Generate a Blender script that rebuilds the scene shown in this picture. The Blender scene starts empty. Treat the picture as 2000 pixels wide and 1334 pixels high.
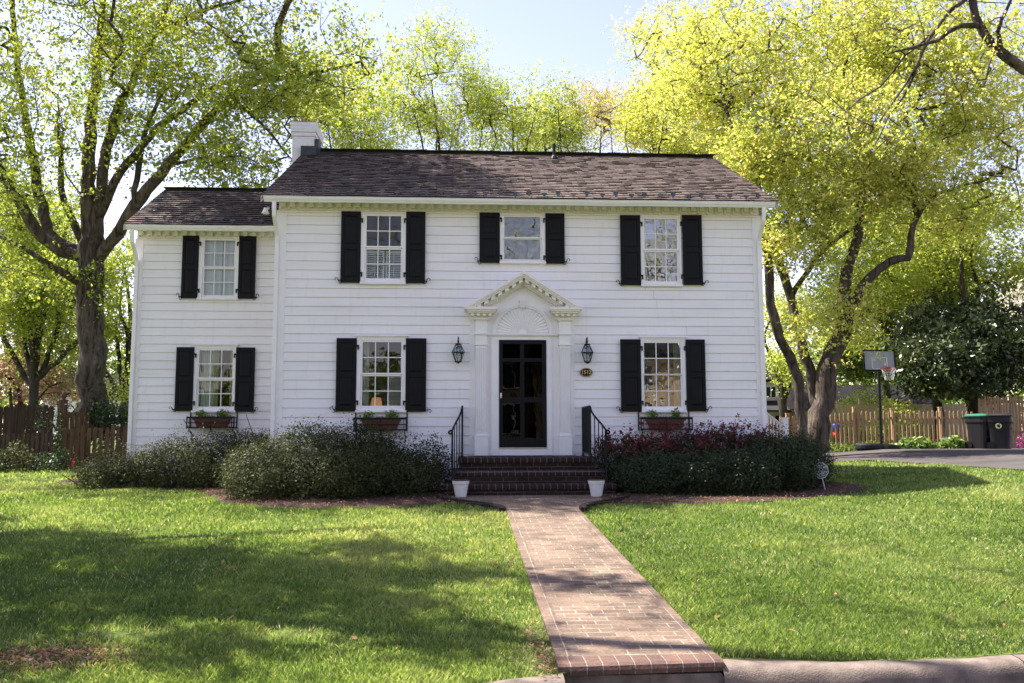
import bpy, math, random
import numpy as np
from mathutils import Vector, Matrix, noise

random.seed(7)
RNG = np.random.default_rng(11)
SC = bpy.context.scene
COL = SC.collection
R = math.radians

# ------------------------------------------------------------------ camera, sky, sun, exposure
CAM = Vector((-1.124, -16.54, 1.09))
PITCH, YAW, ROLL, FPX = R(5.808), R(3.197), R(-0.1315), 1720.0
_F = Vector((math.sin(YAW)*math.cos(PITCH), math.cos(YAW)*math.cos(PITCH), math.sin(PITCH)))
_R = Vector((math.cos(YAW), -math.sin(YAW), 0))
_U = _R.cross(_F)
_R, _U = math.cos(ROLL)*_R + math.sin(ROLL)*_U, -math.sin(ROLL)*_R + math.cos(ROLL)*_U
cam_d = bpy.data.cameras.new('camera')
cam = bpy.data.objects.new('camera', cam_d)
COL.objects.link(cam)
cam_d.sensor_width = 36.0
cam_d.lens = FPX*36.0/2000.0
cam_d.clip_end = 2000.0
m3 = Matrix((_R, _U, -_F)).transposed()
cam.matrix_world = Matrix.Translation(CAM) @ m3.to_4x4()
SC.camera = cam

TO_SUN = Vector((-0.555, 0.32, 1.0)).normalized()
SUN_EL = math.asin(TO_SUN.z)
SUN_AZ = math.atan2(TO_SUN.x, TO_SUN.y)
world = bpy.data.worlds.new('World')
SC.world = world
world.use_nodes = True
nt = world.node_tree
sky = nt.nodes.new('ShaderNodeTexSky')
sky.sky_type = 'NISHITA'
sky.sun_disc = False
sky.sun_elevation = SUN_EL
sky.sun_rotation = SUN_AZ % (2*math.pi)
sky.air_density = 1.0
sky.dust_density = 0.3
sky.ozone_density = 1.0
tint = nt.nodes.new('ShaderNodeMixRGB')
tint.blend_type = 'MULTIPLY'
tint.inputs[0].default_value = 1.0
tint.inputs[2].default_value = (1.25, 0.92, 0.91, 1)      # air a little warmer than the clear-sky model
nt.links.new(sky.outputs[0], tint.inputs[1])
nt.links.new(tint.outputs[0], nt.nodes['Background'].inputs[0])
nt.nodes['Background'].inputs[1].default_value = 0.105
sun_d = bpy.data.lights.new('sun', 'SUN')
sun_d.energy = 5.0
sun_d.angle = R(0.53)
sun_d.color = (1.0, 0.94, 0.85)
sun = bpy.data.objects.new('sun', sun_d)
COL.objects.link(sun)
sun.rotation_euler = (-TO_SUN).to_track_quat('-Z', 'Y').to_euler()
sun.location = (-20, 12, 40)
SC.view_settings.view_transform = 'Standard'
SC.view_settings.look = 'None'
SC.view_settings.gamma = 1.0
SC.view_settings.exposure = 1.78
SC.render.engine = 'CYCLES'
SC.cycles.max_bounces = 7
SC.cycles.diffuse_bounces = 4
SC.cycles.transparent_max_bounces = 10
SC.cycles.caustics_reflective = False
SC.cycles.caustics_refractive = False
SC.cycles.sample_clamp_indirect = 6.0


def at(u, v, d):
    """the point of the place seen at photo pixel (u, v), d metres ahead of the camera along Y"""
    r = _F + _R*((u-1000.0)/FPX) - _U*((v-667.0)/FPX)
    return CAM + r*(d/r.y)


def smooth01(x):
    x = np.clip(x, 0.0, 1.0)
    return x*x*(3-2*x)


def gz(X, Y):
    """height of the ground"""
    X = np.asarray(X, float); Y = np.asarray(Y, float)
    t = np.maximum(0.0, -1.8-Y)
    front = -0.051*np.sqrt(t*t + 0.01) + 0.0051
    rise = 0.5*np.clip((X-5.3)/6.2, 0, 1)*smooth01((Y+10.0)/7.0)
    left = 0.12*smooth01((Y-2.0)/5.0)*smooth01((-X-5.0)/3.0)
    back = 0.5*smooth01((Y-14.0)/20.0)
    return front + rise + left + back


def gzf(x, y):
    return float(gz(x, y))


# ------------------------------------------------------------------ object helpers
ORIG = {}


def set_props(o, label=None, cat=None, group=None, kind=None):
    if label: o['label'] = label
    if cat: o['category'] = cat
    if group: o['group'] = group
    if kind: o['kind'] = kind
    return o


def thing(name, loc, label, cat, group=None):
    o = bpy.data.objects.new(name, None)
    COL.objects.link(o)
    o.location = loc
    o.empty_display_size = 0.2
    ORIG[o.name] = Vector(loc)
    return set_props(o, label, cat, group)


def link_mesh(name, me, mat, parent=None):
    o = bpy.data.objects.new(name, me)
    COL.objects.link(o)
    if mat is not None:
        me.materials.append(mat)
    if parent is not None:
        o.parent = parent
        ORIG[o.name] = ORIG[parent.name]
    else:
        ORIG[o.name] = Vector((0, 0, 0))
    return o


def copy_tree(o, loc=None, rotz=None, parent=None):
    c = o.copy()
    COL.objects.link(c)
    if parent is not None:
        c.parent = parent
    if loc is not None:
        c.location = loc
    if rotz is not None:
        c.rotation_euler = (0, 0, rotz)
    ORIG[c.name] = Vector(loc) if loc is not None else ORIG.get(o.name, Vector())
    for ch in list(o.children):
        copy_tree(ch, parent=c)
    return c


def np_mesh(name, V, Fq, uv=None, attr=None, smooth=False):
    """fast mesh from numpy arrays; Fq is (M, k)"""
    V = np.asarray(V, np.float32); Fq = np.asarray(Fq, np.int32)
    k = Fq.shape[1]; M = len(Fq)
    me = bpy.data.meshes.new(name)
    me.vertices.add(len(V)); me.vertices.foreach_set('co', V.ravel())
    me.loops.add(M*k); me.loops.foreach_set('vertex_index', Fq.ravel())
    me.polygons.add(M)
    me.polygons.foreach_set('loop_start', np.arange(0, M*k, k, dtype=np.int32))
    if smooth:
        me.polygons.foreach_set('use_smooth', np.ones(M, bool))
    me.update(calc_edges=True)
    if attr is not None:
        for an, arr in attr.items():
            a = me.attributes.new(an, 'FLOAT', 'FACE')
            a.data.foreach_set('value', np.asarray(arr, np.float32))
    return me


class MB:
    """collects shapes; build() links them as ONE mesh object"""
    def __init__(s):
        s.v = []; s.f = []; s.uv = {}

    def quad(s, *p):
        n = len(s.v); s.v.extend([tuple(q) for q in p]); s.f.append(tuple(range(n, n+len(p)))); return s

    def box(s, x0, x1, y0, y1, z0, z1):
        n = len(s.v)
        s.v += [(x0,y0,z0),(x1,y0,z0),(x1,y1,z0),(x0,y1,z0),(x0,y0,z1),(x1,y0,z1),(x1,y1,z1),(x0,y1,z1)]
        s.f += [(n,n+3,n+2,n+1),(n+4,n+5,n+6,n+7),(n,n+1,n+5,n+4),(n+1,n+2,n+6,n+5),(n+2,n+3,n+7,n+6),(n+3,n,n+4,n+7)]
        return s

    def obox(s, c, ax, ay, az):
        """box with centre c and half-axis vectors"""
        c, ax, ay, az = map(Vector, (c, ax, ay, az)); n = len(s.v)
        for k in (-1, 1):
            for i, j in ((-1,-1),(1,-1),(1,1),(-1,1)):
                s.v.append(tuple(c+ax*i+ay*j+az*k))
        s.f += [(n,n+3,n+2,n+1),(n+4,n+5,n+6,n+7),(n,n+1,n+5,n+4),(n+1,n+2,n+6,n+5),(n+2,n+3,n+7,n+6),(n+3,n,n+4,n+7)]
        return s

    def prism(s, poly, y0, y1):
        """polygon in XZ (counter-clockwise seen from -Y) between y0 (front) and y1"""
        n = len(s.v); k = len(poly)
        s.v += [(x, y0, z) for x, z in poly] + [(x, y1, z) for x, z in poly]
        s.f.append(tuple(range(n, n+k))); s.f.append(tuple(range(n+2*k-1, n+k-1, -1)))
        for i in range(k):
            j = (i+1) % k
            s.f.append((n+i, n+k+i, n+k+j, n+j))
        return s

    def ring(s, cx, cz, ro, ri, y0, y1, a0, a1, n=24):
        """arch segment in XZ"""
        for i in range(n):
            t0 = a0+(a1-a0)*i/n; t1 = a0+(a1-a0)*(i+1)/n
            P = [(cx+ri*math.cos(t0), cz+ri*math.sin(t0)), (cx+ro*math.cos(t0), cz+ro*math.sin(t0)),
                 (cx+ro*math.cos(t1), cz+ro*math.sin(t1)), (cx+ri*math.cos(t1), cz+ri*math.sin(t1))]
            s.quad(*[(x, y0, z) for x, z in P])
            s.quad((P[1][0],y0,P[1][1]), (P[1][0],y1,P[1][1]), (P[2][0],y1,P[2][1]), (P[2][0],y0,P[2][1]))
            s.quad((P[0][0],y1,P[0][1]), (P[0][0],y0,P[0][1]), (P[3][0],y0,P[3][1]), (P[3][0],y1,P[3][1]))
        return s

    def tube(s, pts, r, n=6, r1=None, cap=True, rough=0.0):
        pts = [Vector(p) for p in pts]; m = len(pts)
        rad = r if isinstance(r, (list, tuple)) else [r+(0 if r1 is None else (r1-r)*i/max(1, m-1)) for i in range(m)]
        base = len(s.v); up = None
        for i, p in enumerate(pts):
            t = (pts[min(i+1, m-1)]-pts[max(i-1, 0)])
            if t.length < 1e-9: t = Vector((0,0,1))
            t.normalize()
            if up is None:
                up = Vector((0,0,1)) if abs(t.z) < .9 else Vector((1,0,0))
            a = t.cross(up)
            if a.length < 1e-4: a = t.cross(Vector((0.3,1,0.2)))
            a.normalize(); b = a.cross(t); up = b
            b = b.normalized()
            for k in range(n):
                th = 2*math.pi*k/n
                q = p+(a*math.cos(th)+b*math.sin(th))*rad[i]
                if rough:
                    w = 1+rough*(noise.noise(q*2.6)+.7*noise.noise(Vector((q.x*11, q.y*11, q.z*2.4))))
                    q = p+(a*math.cos(th)+b*math.sin(th))*rad[i]*w
                s.v.append(tuple(q))
        for i in range(m-1):
            for k in range(n):
                k2 = (k+1) % n
                s.f.append((base+i*n+k, base+i*n+k2, base+(i+1)*n+k2, base+(i+1)*n+k))
        if cap:
            s.f.append(tuple(base+k for k in range(n-1, -1, -1)))
            s.f.append(tuple(base+(m-1)*n+k for k in range(n)))
        return s

    def lathe(s, prof, c, n=12, sx=1.0, sy=1.0, rot=0.0):
        c = Vector(c); base = len(s.v); m = len(prof)
        for r, z in prof:
            for k in range(n):
                th = 2*math.pi*k/n+rot
                s.v.append((c.x+r*sx*math.cos(th), c.y+r*sy*math.sin(th), c.z+z))
        for i in range(m-1):
            for k in range(n):
                k2 = (k+1) % n
                s.f.append((base+i*n+k, base+i*n+k2, base+(i+1)*n+k2, base+(i+1)*n+k))
        s.f.append(tuple(base+k for k in range(n-1, -1, -1)))
        s.f.append(tuple(base+(m-1)*n+k for k in range(n)))
        return s

    def build(s, name, mat, parent=None, smooth=False, bevel=0.0):
        me = bpy.data.meshes.new(name)
        o0 = ORIG[parent.name] if parent is not None else Vector((0,0,0))
        V = np.array(s.v, float)
        me.from_pydata((V-np.array(o0)).tolist(), [], s.f)
        uvl = me.uv_layers.new(name='UVMap')
        me.update()
        uvs = np.zeros((len(me.loops), 2), np.float32)
        for p in me.polygons:
            nx, ny, nz = abs(p.normal.x), abs(p.normal.y), abs(p.normal.z)
            for li in p.loop_indices:
                x, y, z = V[me.loops[li].vertex_index]
                if nz >= nx and nz >= ny: uvs[li] = (x, y)
                elif ny >= nx: uvs[li] = (x, z)
                else: uvs[li] = (y, z)
        uvl.data.foreach_set('uv', uvs.ravel())
        if smooth:
            me.polygons.foreach_set('use_smooth', np.ones(len(me.polygons), bool))
        o = link_mesh(name, me, mat, parent)
        if bevel:
            b = o.modifiers.new('bevel', 'BEVEL'); b.width = bevel; b.segments = 2; b.limit_method = 'ANGLE'
        return o


def text_shape(body, size, extrude=0.004, bold=0.0):
    """(verts, faces) of flat lettering centred on the origin in XZ, facing -Y"""
    cu = bpy.data.curves.new('lettering', 'FONT')
    cu.body = body; cu.size = size; cu.align_x = 'CENTER'; cu.align_y = 'CENTER'
    cu.extrude = extrude; cu.offset = bold
    o = bpy.data.objects.new('lettering', cu)
    COL.objects.link(o)
    dg = bpy.context.evaluated_depsgraph_get()
    me = bpy.data.meshes.new_from_object(o.evaluated_get(dg))
    V = [(v.co.x, -v.co.z, v.co.y) for v in me.vertices]
    Fs = [tuple(p.vertices) for p in me.polygons]
    bpy.data.objects.remove(o); bpy.data.curves.remove(cu); bpy.data.meshes.remove(me)
    return V, Fs


# ------------------------------------------------------------------ materials
def new_mat(name):
    m = bpy.data.materials.new(name); m.use_nodes = True
    n = m.node_tree.nodes; l = m.node_tree.links
    return m, n, l, n['Principled BSDF']


def ramp(n, stops):
    r = n.new('ShaderNodeValToRGB')
    e = r.color_ramp.elements
    while len(e) < len(stops): e.new(0.5)
    for i, (p, c) in enumerate(stops):
        e[i].position = p; e[i].color = (*c, 1)
    return r


def paint(name, col, rough=0.55, var=0.06, scale=3.0, bump=0.0, bscale=60.0, spec=0.4, metal=0.0):
    """painted or plain surface with soft mottling"""
    m, n, l, b = new_mat(name)
    tc = n.new('ShaderNodeTexCoord')
    no = n.new('ShaderNodeTexNoise'); no.inputs['Scale'].default_value = scale; no.inputs['Detail'].default_value = 6
    l.new(tc.outputs['Object'], no.inputs['Vector'])
    r = ramp(n, [(0.3, tuple(c*(1-var) for c in col)), (0.7, tuple(min(1, c*(1+var)) for c in col))])
    l.new(no.outputs[0], r.inputs[0]); l.new(r.outputs[0], b.inputs['Base Color'])
    b.inputs['Roughness'].default_value = rough
    b.inputs['Specular IOR Level'].default_value = spec
    b.inputs['Metallic'].default_value = metal
    if bump:
        n2 = n.new('ShaderNodeTexNoise'); n2.inputs['Scale'].default_value = bscale; n2.inputs['Detail'].default_value = 5
        l.new(tc.outputs['Object'], n2.inputs['Vector'])
        bp = n.new('ShaderNodeBump'); bp.inputs['Strength'].default_value = bump; bp.inputs['Distance'].default_value = 0.02
        l.new(n2.outputs[0], bp.inputs['Height']); l.new(bp.outputs[0], b.inputs['Normal'])
    return m


def siding_mat(name, col):
    m, n, l, b = new_mat(name)
    tc = n.new('ShaderNodeTexCoord')
    mp = n.new('ShaderNodeMapping'); mp.inputs['Scale'].default_value = (0.35, 0.35, 2.2)
    no = n.new('ShaderNodeTexNoise'); no.inputs['Scale'].default_value = 2.2; no.inputs['Detail'].default_value = 8
    l.new(tc.outputs['Object'], mp.inputs[0]); l.new(mp.outputs[0], no.inputs['Vector'])
    r = ramp(n, [(0.28, tuple(c*0.93 for c in col)), (0.5, col), (0.75, tuple(min(.9, c*1.03) for c in col))])
    l.new(no.outputs[0], r.inputs[0])
    # dirt specks and faint streaks
    mp2 = n.new('ShaderNodeMapping'); mp2.inputs['Scale'].default_value = (9, 9, 1.2)
    n2 = n.new('ShaderNodeTexNoise'); n2.inputs['Scale'].default_value = 1.6; n2.inputs['Detail'].default_value = 6
    l.new(tc.outputs['Object'], mp2.inputs[0]); l.new(mp2.outputs[0], n2.inputs['Vector'])
    r2 = ramp(n, [(0.55, (1, 1, 1)), (0.8, (0.9, 0.885, 0.85))])
    l.new(n2.outputs[0], r2.inputs[0])
    mx = n.new('ShaderNodeMixRGB'); mx.blend_type = 'MULTIPLY'; mx.inputs[0].default_value = 0.8
    l.new(r.outputs[0], mx.inputs[1]); l.new(r2.outputs[0], mx.inputs[2])
    l.new(mx.outputs[0], b.inputs['Base Color'])
    b.inputs['Roughness'].default_value = 0.5; b.inputs['Specular IOR Level'].default_value = 0.35
    n3 = n.new('ShaderNodeTexNoise'); n3.inputs['Scale'].default_value = 3.0; n3.inputs['Detail'].default_value = 3
    l.new(mp.outputs[0], n3.inputs['Vector'])
    bp = n.new('ShaderNodeBump'); bp.inputs['Strength'].default_value = 0.10; bp.inputs['Distance'].default_value = 0.03
    l.new(n3.outputs[0], bp.inputs['Height']); l.new(bp.outputs[0], b.inputs['Normal'])
    return m


def brick_mat(name, c1, c2, mortar, bw, bh, msize, rough=0.85, var=0.5, bump=0.6, rot=0.0, stain=0.5, mvar=0.0, offs=0.5):
    m, n, l, b = new_mat(name)
    uv = n.new('ShaderNodeUVMap')
    mp = n.new('ShaderNodeMapping'); mp.inputs['Rotation'].default_value = (0, 0, rot)
    # a little wander so joints are not ruled
    nw = n.new('ShaderNodeTexNoise'); nw.inputs['Scale'].default_value = 5.0
    l.new(uv.outputs[0], nw.inputs['Vector'])
    sb = n.new('ShaderNodeVectorMath'); sb.operation = 'SUBTRACT'; sb.inputs[1].default_value = (.5, .5, .5)
    l.new(nw.outputs[1], sb.inputs[0])
    sc = n.new('ShaderNodeVectorMath'); sc.operation = 'SCALE'; sc.inputs['Scale'].default_value = 0.012
    l.new(sb.outputs[0], sc.inputs[0])
    ad = n.new('ShaderNodeVectorMath'); ad.operation = 'ADD'
    l.new(uv.outputs[0], ad.inputs[0]); l.new(sc.outputs[0], ad.inputs[1])
    l.new(ad.outputs[0], mp.inputs[0])
    br = n.new('ShaderNodeTexBrick')
    br.inputs['Scale'].default_value = 1.0
    br.inputs['Brick Width'].default_value = bw; br.inputs['Row Height'].default_value = bh
    br.inputs['Mortar Size'].default_value = msize; br.inputs['Mortar Smooth'].default_value = 0.25
    br.inputs['Bias'].default_value = 0.0
    br.offset = offs
    br.inputs['Color1'].default_value = (*c1, 1); br.inputs['Color2'].default_value = (*c2, 1)
    br.inputs['Mortar'].default_value = (*mortar, 1)
    l.new(mp.outputs[0], br.inputs['Vector'])
    if mvar:
        nm = n.new('ShaderNodeTexNoise'); nm.inputs['Scale'].default_value = 2.6; nm.inputs['Detail'].default_value = 7
        l.new(uv.outputs[0], nm.inputs['Vector'])
        rm = ramp(n, [(0.36, tuple(a*.55+q*.45 for a, q in zip(c2, c1))), (0.56, mortar)])
        l.new(nm.outputs[0], rm.inputs[0]); l.new(rm.outputs[0], br.inputs['Mortar'])
    no = n.new('ShaderNodeTexNoise'); no.inputs['Scale'].default_value = 1.7; no.inputs['Detail'].default_value = 9
    no.inputs['Roughness'].default_value = 0.65
    l.new(uv.outputs[0], no.inputs['Vector'])
    r = ramp(n, [(0.3, (1-stain,)*3), (0.55, (1, 1, 1)), (0.8, (1+stain*.4, 1+stain*.38, 1+stain*.33))])
    l.new(no.outputs[0], r.inputs[0])
    mx = n.new('ShaderNodeMixRGB'); mx.blend_type = 'MULTIPLY'; mx.inputs[0].default_value = 1.0
    l.new(br.outputs[0], mx.inputs[1]); l.new(r.outputs[0], mx.inputs[2])
    n4 = n.new('ShaderNodeTexNoise'); n4.inputs['Scale'].default_value = 45; n4.inputs['Detail'].default_value = 5
    l.new(uv.outputs[0], n4.inputs['Vector'])
    r4 = ramp(n, [(0.3, (1-var*.5,)*3), (0.7, (1+var*.4,)*3)])
    l.new(n4.outputs[0], r4.inputs[0])
    mx2 = n.new('ShaderNodeMixRGB'); mx2.blend_type = 'MULTIPLY'; mx2.inputs[0].default_value = 1.0
    l.new(mx.outputs[0], mx2.inputs[1]); l.new(r4.outputs[0], mx2.inputs[2])
    l.new(mx2.outputs[0], b.inputs['Base Color'])
    b.inputs['Roughness'].default_value = rough; b.inputs['Specular IOR Level'].default_value = 0.25
    inv = n.new('ShaderNodeMath'); inv.operation = 'MULTIPLY_ADD'; inv.inputs[1].default_value = -1.0
    l.new(br.outputs['Fac'], inv.inputs[0])
    h4 = n.new('ShaderNodeMath'); h4.operation = 'MULTIPLY'; h4.inputs[1].default_value = 0.5
    l.new(n4.outputs[0], h4.inputs[0]); l.new(h4.outputs[0], inv.inputs[2])
    bp = n.new('ShaderNodeBump'); bp.inputs['Strength'].default_value = bump; bp.inputs['Distance'].default_value = 0.01
    l.new(inv.outputs[0], bp.inputs['Height']); l.new(bp.outputs[0], b.inputs['Normal'])
    return m


def leaf_mat(name, stops, trans=0.45, gloss=0.12, rough=0.45, tcol=1.25):
    """leaf colour follows the leaf's own 'tone'"""
    m = bpy.data.materials.new(name); m.use_nodes = True
    n = m.node_tree.nodes; l = m.node_tree.links; n.clear()
    out = n.new('ShaderNodeOutputMaterial')
    a = n.new('ShaderNodeAttribute'); a.attribute_name = 'tone'
    r = ramp(n, stops); l.new(a.outputs['Fac'], r.inputs[0])
    df = n.new('ShaderNodeBsdfDiffuse'); l.new(r.outputs[0], df.inputs[0])
    tr = n.new('ShaderNodeBsdfTranslucent')
    g = n.new('ShaderNodeMixRGB'); g.blend_type = 'MULTIPLY'; g.inputs[0].default_value = 1
    g.inputs[2].default_value = (tcol*1.05, tcol, tcol*0.68, 1)
    l.new(r.outputs[0], g.inputs[1]); l.new(g.outputs[0], tr.inputs[0])
    mx = n.new('ShaderNodeMixShader'); mx.inputs[0].default_value = trans
    l.new(df.outputs[0], mx.inputs[1]); l.new(tr.outputs[0], mx.inputs[2])
    gl = n.new('ShaderNodeBsdfGlossy'); gl.inputs['Roughness'].default_value = rough
    gl.inputs[0].default_value = (1, 1, 1, 1)
    fr = n.new('ShaderNodeLayerWeight'); fr.inputs[0].default_value = 0.5
    fm = n.new('ShaderNodeMath'); fm.operation = 'MULTIPLY_ADD'; fm.inputs[1].default_value = gloss*0.35; fm.inputs[2].default_value = gloss*0.06
    l.new(fr.outputs['Facing'], fm.inputs[0])
    m2 = n.new('ShaderNodeMixShader'); l.new(fm.outputs[0], m2.inputs[0])
    l.new(mx.outputs[0], m2.inputs[1]); l.new(gl.outputs[0], m2.inputs[2])
    l.new(m2.outputs[0], out.inputs[0])
    return m


def bark_mat(name, dark, light, scale=7.0):
    m, n, l, b = new_mat(name)
    tc = n.new('ShaderNodeTexCoord')
    mp = n.new('ShaderNodeMapping'); mp.inputs['Scale'].default_value = (1, 1, 0.16)
    l.new(tc.outputs['Object'], mp.inputs[0])
    no = n.new('ShaderNodeTexNoise'); no.inputs['Scale'].default_value = scale; no.inputs['Detail'].default_value = 9
    no.inputs['Roughness'].default_value = 0.7
    l.new(mp.outputs[0], no.inputs['Vector'])
    r = ramp(n, [(0.35, dark), (0.62, light)])
    l.new(no.outputs[0], r.inputs[0])
    n2 = n.new('ShaderNodeTexNoise'); n2.inputs['Scale'].default_value = 2.3; n2.inputs['Detail'].default_value = 6
    l.new(tc.outputs['Object'], n2.inputs['Vector'])
    r2 = ramp(n, [(0.52, (1, 1, 1)), (0.66, (1.5, 1.55, 1.45))])
    l.new(n2.outputs[0], r2.inputs[0])
    mx = n.new('ShaderNodeMixRGB'); mx.blend_type = 'MULTIPLY'; mx.inputs[0].default_value = 1
    l.new(r.outputs[0], mx.inputs[1]); l.new(r2.outputs[0], mx.inputs[2])
    l.new(mx.outputs[0], b.inputs['Base Color'])
    b.inputs['Roughness'].default_value = 0.9; b.inputs['Specular IOR Level'].default_value = 0.15
    bp = n.new('ShaderNodeBump'); bp.inputs['Strength'].default_value = 0.9; bp.inputs['Distance'].default_value = 0.06
    l.new(no.outputs[0], bp.inputs['Height']); l.new(bp.outputs[0], b.inputs['Normal'])
    return m


def wood_mat(name, dark, light, vertical=True):
    m, n, l, b = new_mat(name)
    tc = n.new('ShaderNodeTexCoord')
    mp = n.new('ShaderNodeMapping')
    mp.inputs['Scale'].default_value = (14, 14, 0.9) if vertical else (0.9, 14, 14)
    l.new(tc.outputs['Object'], mp.inputs[0])
    no = n.new('ShaderNodeTexNoise'); no.inputs['Scale'].default_value = 1.6; no.inputs['Detail'].default_value = 8
    l.new(mp.outputs[0], no.inputs['Vector'])
    r = ramp(n, [(0.32, dark), (0.68, light)])
    l.new(no.outputs[0], r.inputs[0]); l.new(r.outputs[0], b.inputs['Base Color'])
    b.inputs['Roughness'].default_value = 0.85; b.inputs['Specular IOR Level'].default_value = 0.2
    bp = n.new('ShaderNodeBump'); bp.inputs['Strength'].default_value = 0.4; bp.inputs['Distance'].default_value = 0.01
    l.new(no.outputs[0], bp.inputs['Height']); l.new(bp.outputs[0], b.inputs['Normal'])
    return m


def glass_mat(name, tint=(0.86, 0.9, 0.88), wob=0.02, wscale=3.0, refl=1.0, ior=1.5, base=0.0):
    m = bpy.data.materials.new(name); m.use_nodes = True
    n = m.node_tree.nodes; l = m.node_tree.links; n.clear()
    out = n.new('ShaderNodeOutputMaterial')
    t = n.new('ShaderNodeBsdfTransparent'); t.inputs[0].default_value = (*tint, 1)
    g = n.new('ShaderNodeBsdfGlossy'); g.inputs['Roughness'].default_value = 0.0
    g.inputs[0].default_value = (1, 1, 1, 1)
    tc = n.new('ShaderNodeTexCoord')
    no = n.new('ShaderNodeTexNoise'); no.inputs['Scale'].default_value = wscale; no.inputs['Detail'].default_value = 2
    l.new(tc.outputs['Object'], no.inputs['Vector'])
    bp = n.new('ShaderNodeBump'); bp.inputs['Strength'].default_value = 1.0; bp.inputs['Distance'].default_value = wob
    l.new(no.outputs[0], bp.inputs['Height']); l.new(bp.outputs[0], g.inputs['Normal'])
    fr = n.new('ShaderNodeFresnel'); fr.inputs[0].default_value = ior
    mu = n.new('ShaderNodeMath'); mu.operation = 'MULTIPLY_ADD'; mu.inputs[1].default_value = refl; mu.inputs[2].default_value = base
    l.new(fr.outputs[0], mu.inputs[0])
    mx = n.new('ShaderNodeMixShader')
    l.new(mu.outputs[0], mx.inputs[0]); l.new(t.outputs[0], mx.inputs[1]); l.new(g.outputs[0], mx.inputs[2])
    l.new(mx.outputs[0], out.inputs[0])
    return m


M = {}
M['siding'] = siding_mat('white_clapboard', (0.86, 0.82, 0.825))
M['trim'] = paint('white_trim', (0.85, 0.815, 0.805), 0.45, 0.04, 5.0, 0.06, 25)
M['bounce_warm'] = paint('bounce_warmed_trim', (0.85, 0.80, 0.745), 0.5, 0.06, 6.0, 0.06, 25)  # white trim warmed to stand in for light bounced off the lawn
M['sash'] = paint('white_sash', (0.86, 0.83, 0.83), 0.4, 0.03, 8.0)
M['black'] = paint('black_paint', (0.0065, 0.006, 0.0075), 0.5, 0.2, 4.0, 0.1, 40, spec=0.16)
M['iron'] = paint('black_iron', (0.008, 0.008, 0.009), 0.5, 0.2, 10.0, 0.15, 90, spec=0.2)
M['metal'] = paint('brushed_metal', (0.6, 0.6, 0.58), 0.3, 0.05, 10, metal=0.9)
M['flash'] = paint('lead_flashing', (0.035, 0.045, 0.05), 0.6, 0.2, 6)
M['guard'] = paint('snow_guard_metal', (0.085, 0.088, 0.082), 0.6, 0.2, 12, metal=0.2)
M['glass'] = glass_mat('window_glass', wob=0.004, refl=1.3)
M['glass_lit'] = glass_mat('sky_window_glass', wob=0.004, refl=4.0, base=0.1)
M['glass_wavy'] = glass_mat('wavy_glass', (0.8, 0.85, 0.85), 0.03, 2.2, 2.2, base=0.08)
M['glass_door'] = glass_mat('door_glass', (0.12, 0.12, 0.13), 0.002, 2.0, 0.28)
M['glass_lamp'] = glass_mat('lantern_glass', (0.75, 0.85, 0.9), 0.05, 20.0, 3.0)
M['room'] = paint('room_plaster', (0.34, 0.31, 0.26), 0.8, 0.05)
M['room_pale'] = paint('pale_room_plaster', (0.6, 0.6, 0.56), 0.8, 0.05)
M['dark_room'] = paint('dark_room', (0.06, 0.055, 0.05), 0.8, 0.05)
M['curtain'] = paint('sheer_curtain', (0.62, 0.66, 0.58), 0.9, 0.05, 2)
M['green_curtain'] = paint('green_curtain', (0.40, 0.42, 0.20), 0.9, 0.12, 8)
M['blind'] = paint('white_blind', (0.85, 0.84, 0.79), 0.5, 0.03)
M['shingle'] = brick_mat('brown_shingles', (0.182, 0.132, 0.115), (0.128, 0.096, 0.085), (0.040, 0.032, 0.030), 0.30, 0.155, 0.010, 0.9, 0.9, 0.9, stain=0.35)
M['shingle_shade'] = brick_mat('brown_shingles_tree_shade', (0.125, 0.090, 0.080), (0.075, 0.056, 0.052), (0.022, 0.018, 0.018), 0.30, 0.155, 0.010, 0.9, 0.9, 0.9, stain=0.35)  # same shingles in darker colours, standing in for tree shade on the wing
M['ridge'] = paint('ridge_cap', (0.02, 0.02, 0.022), 0.8, 0.3, 12, 0.3, 60)
M['white_brick'] = brick_mat('painted_white_brick', (0.78, 0.77, 0.76), (0.74, 0.73, 0.73), (0.68, 0.67, 0.66), 0.21, 0.075, 0.008, 0.7, 0.12, 0.5, stain=0.12)
M['red_brick'] = brick_mat('red_brick_cap', (0.34, 0.12, 0.07), (0.28, 0.1, 0.06), (0.4, 0.36, 0.3), 0.21, 0.075, 0.008)
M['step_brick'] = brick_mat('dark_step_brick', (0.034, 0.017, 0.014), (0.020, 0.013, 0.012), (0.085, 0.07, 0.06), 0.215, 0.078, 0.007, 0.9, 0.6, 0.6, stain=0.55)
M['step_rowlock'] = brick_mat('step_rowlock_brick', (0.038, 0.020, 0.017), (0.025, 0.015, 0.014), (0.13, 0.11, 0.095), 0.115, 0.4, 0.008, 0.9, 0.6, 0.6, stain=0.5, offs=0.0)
M['path_brick'] = brick_mat('path_brick', (0.205, 0.140, 0.100), (0.128, 0.089, 0.066), (0.34, 0.30, 0.23), 0.215, 0.108, 0.006, 0.85, 0.6, 0.8, stain=0.45, mvar=1)
M['path_edge'] = brick_mat('path_border_brick', (0.19, 0.126, 0.092), (0.125, 0.087, 0.066), (0.31, 0.275, 0.21), 0.215, 0.104, 0.0055, 0.85, 0.6, 0.8, rot=math.pi/2, stain=0.45, offs=0.0, mvar=1)
M['path_nose'] = brick_mat('path_end_brick', (0.155, 0.088, 0.066), (0.100, 0.061, 0.051), (0.23, 0.19, 0.155), 0.106, 1.0, 0.0045, 0.85, 0.5, 0.8, stain=0.4, offs=0.0)
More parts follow.
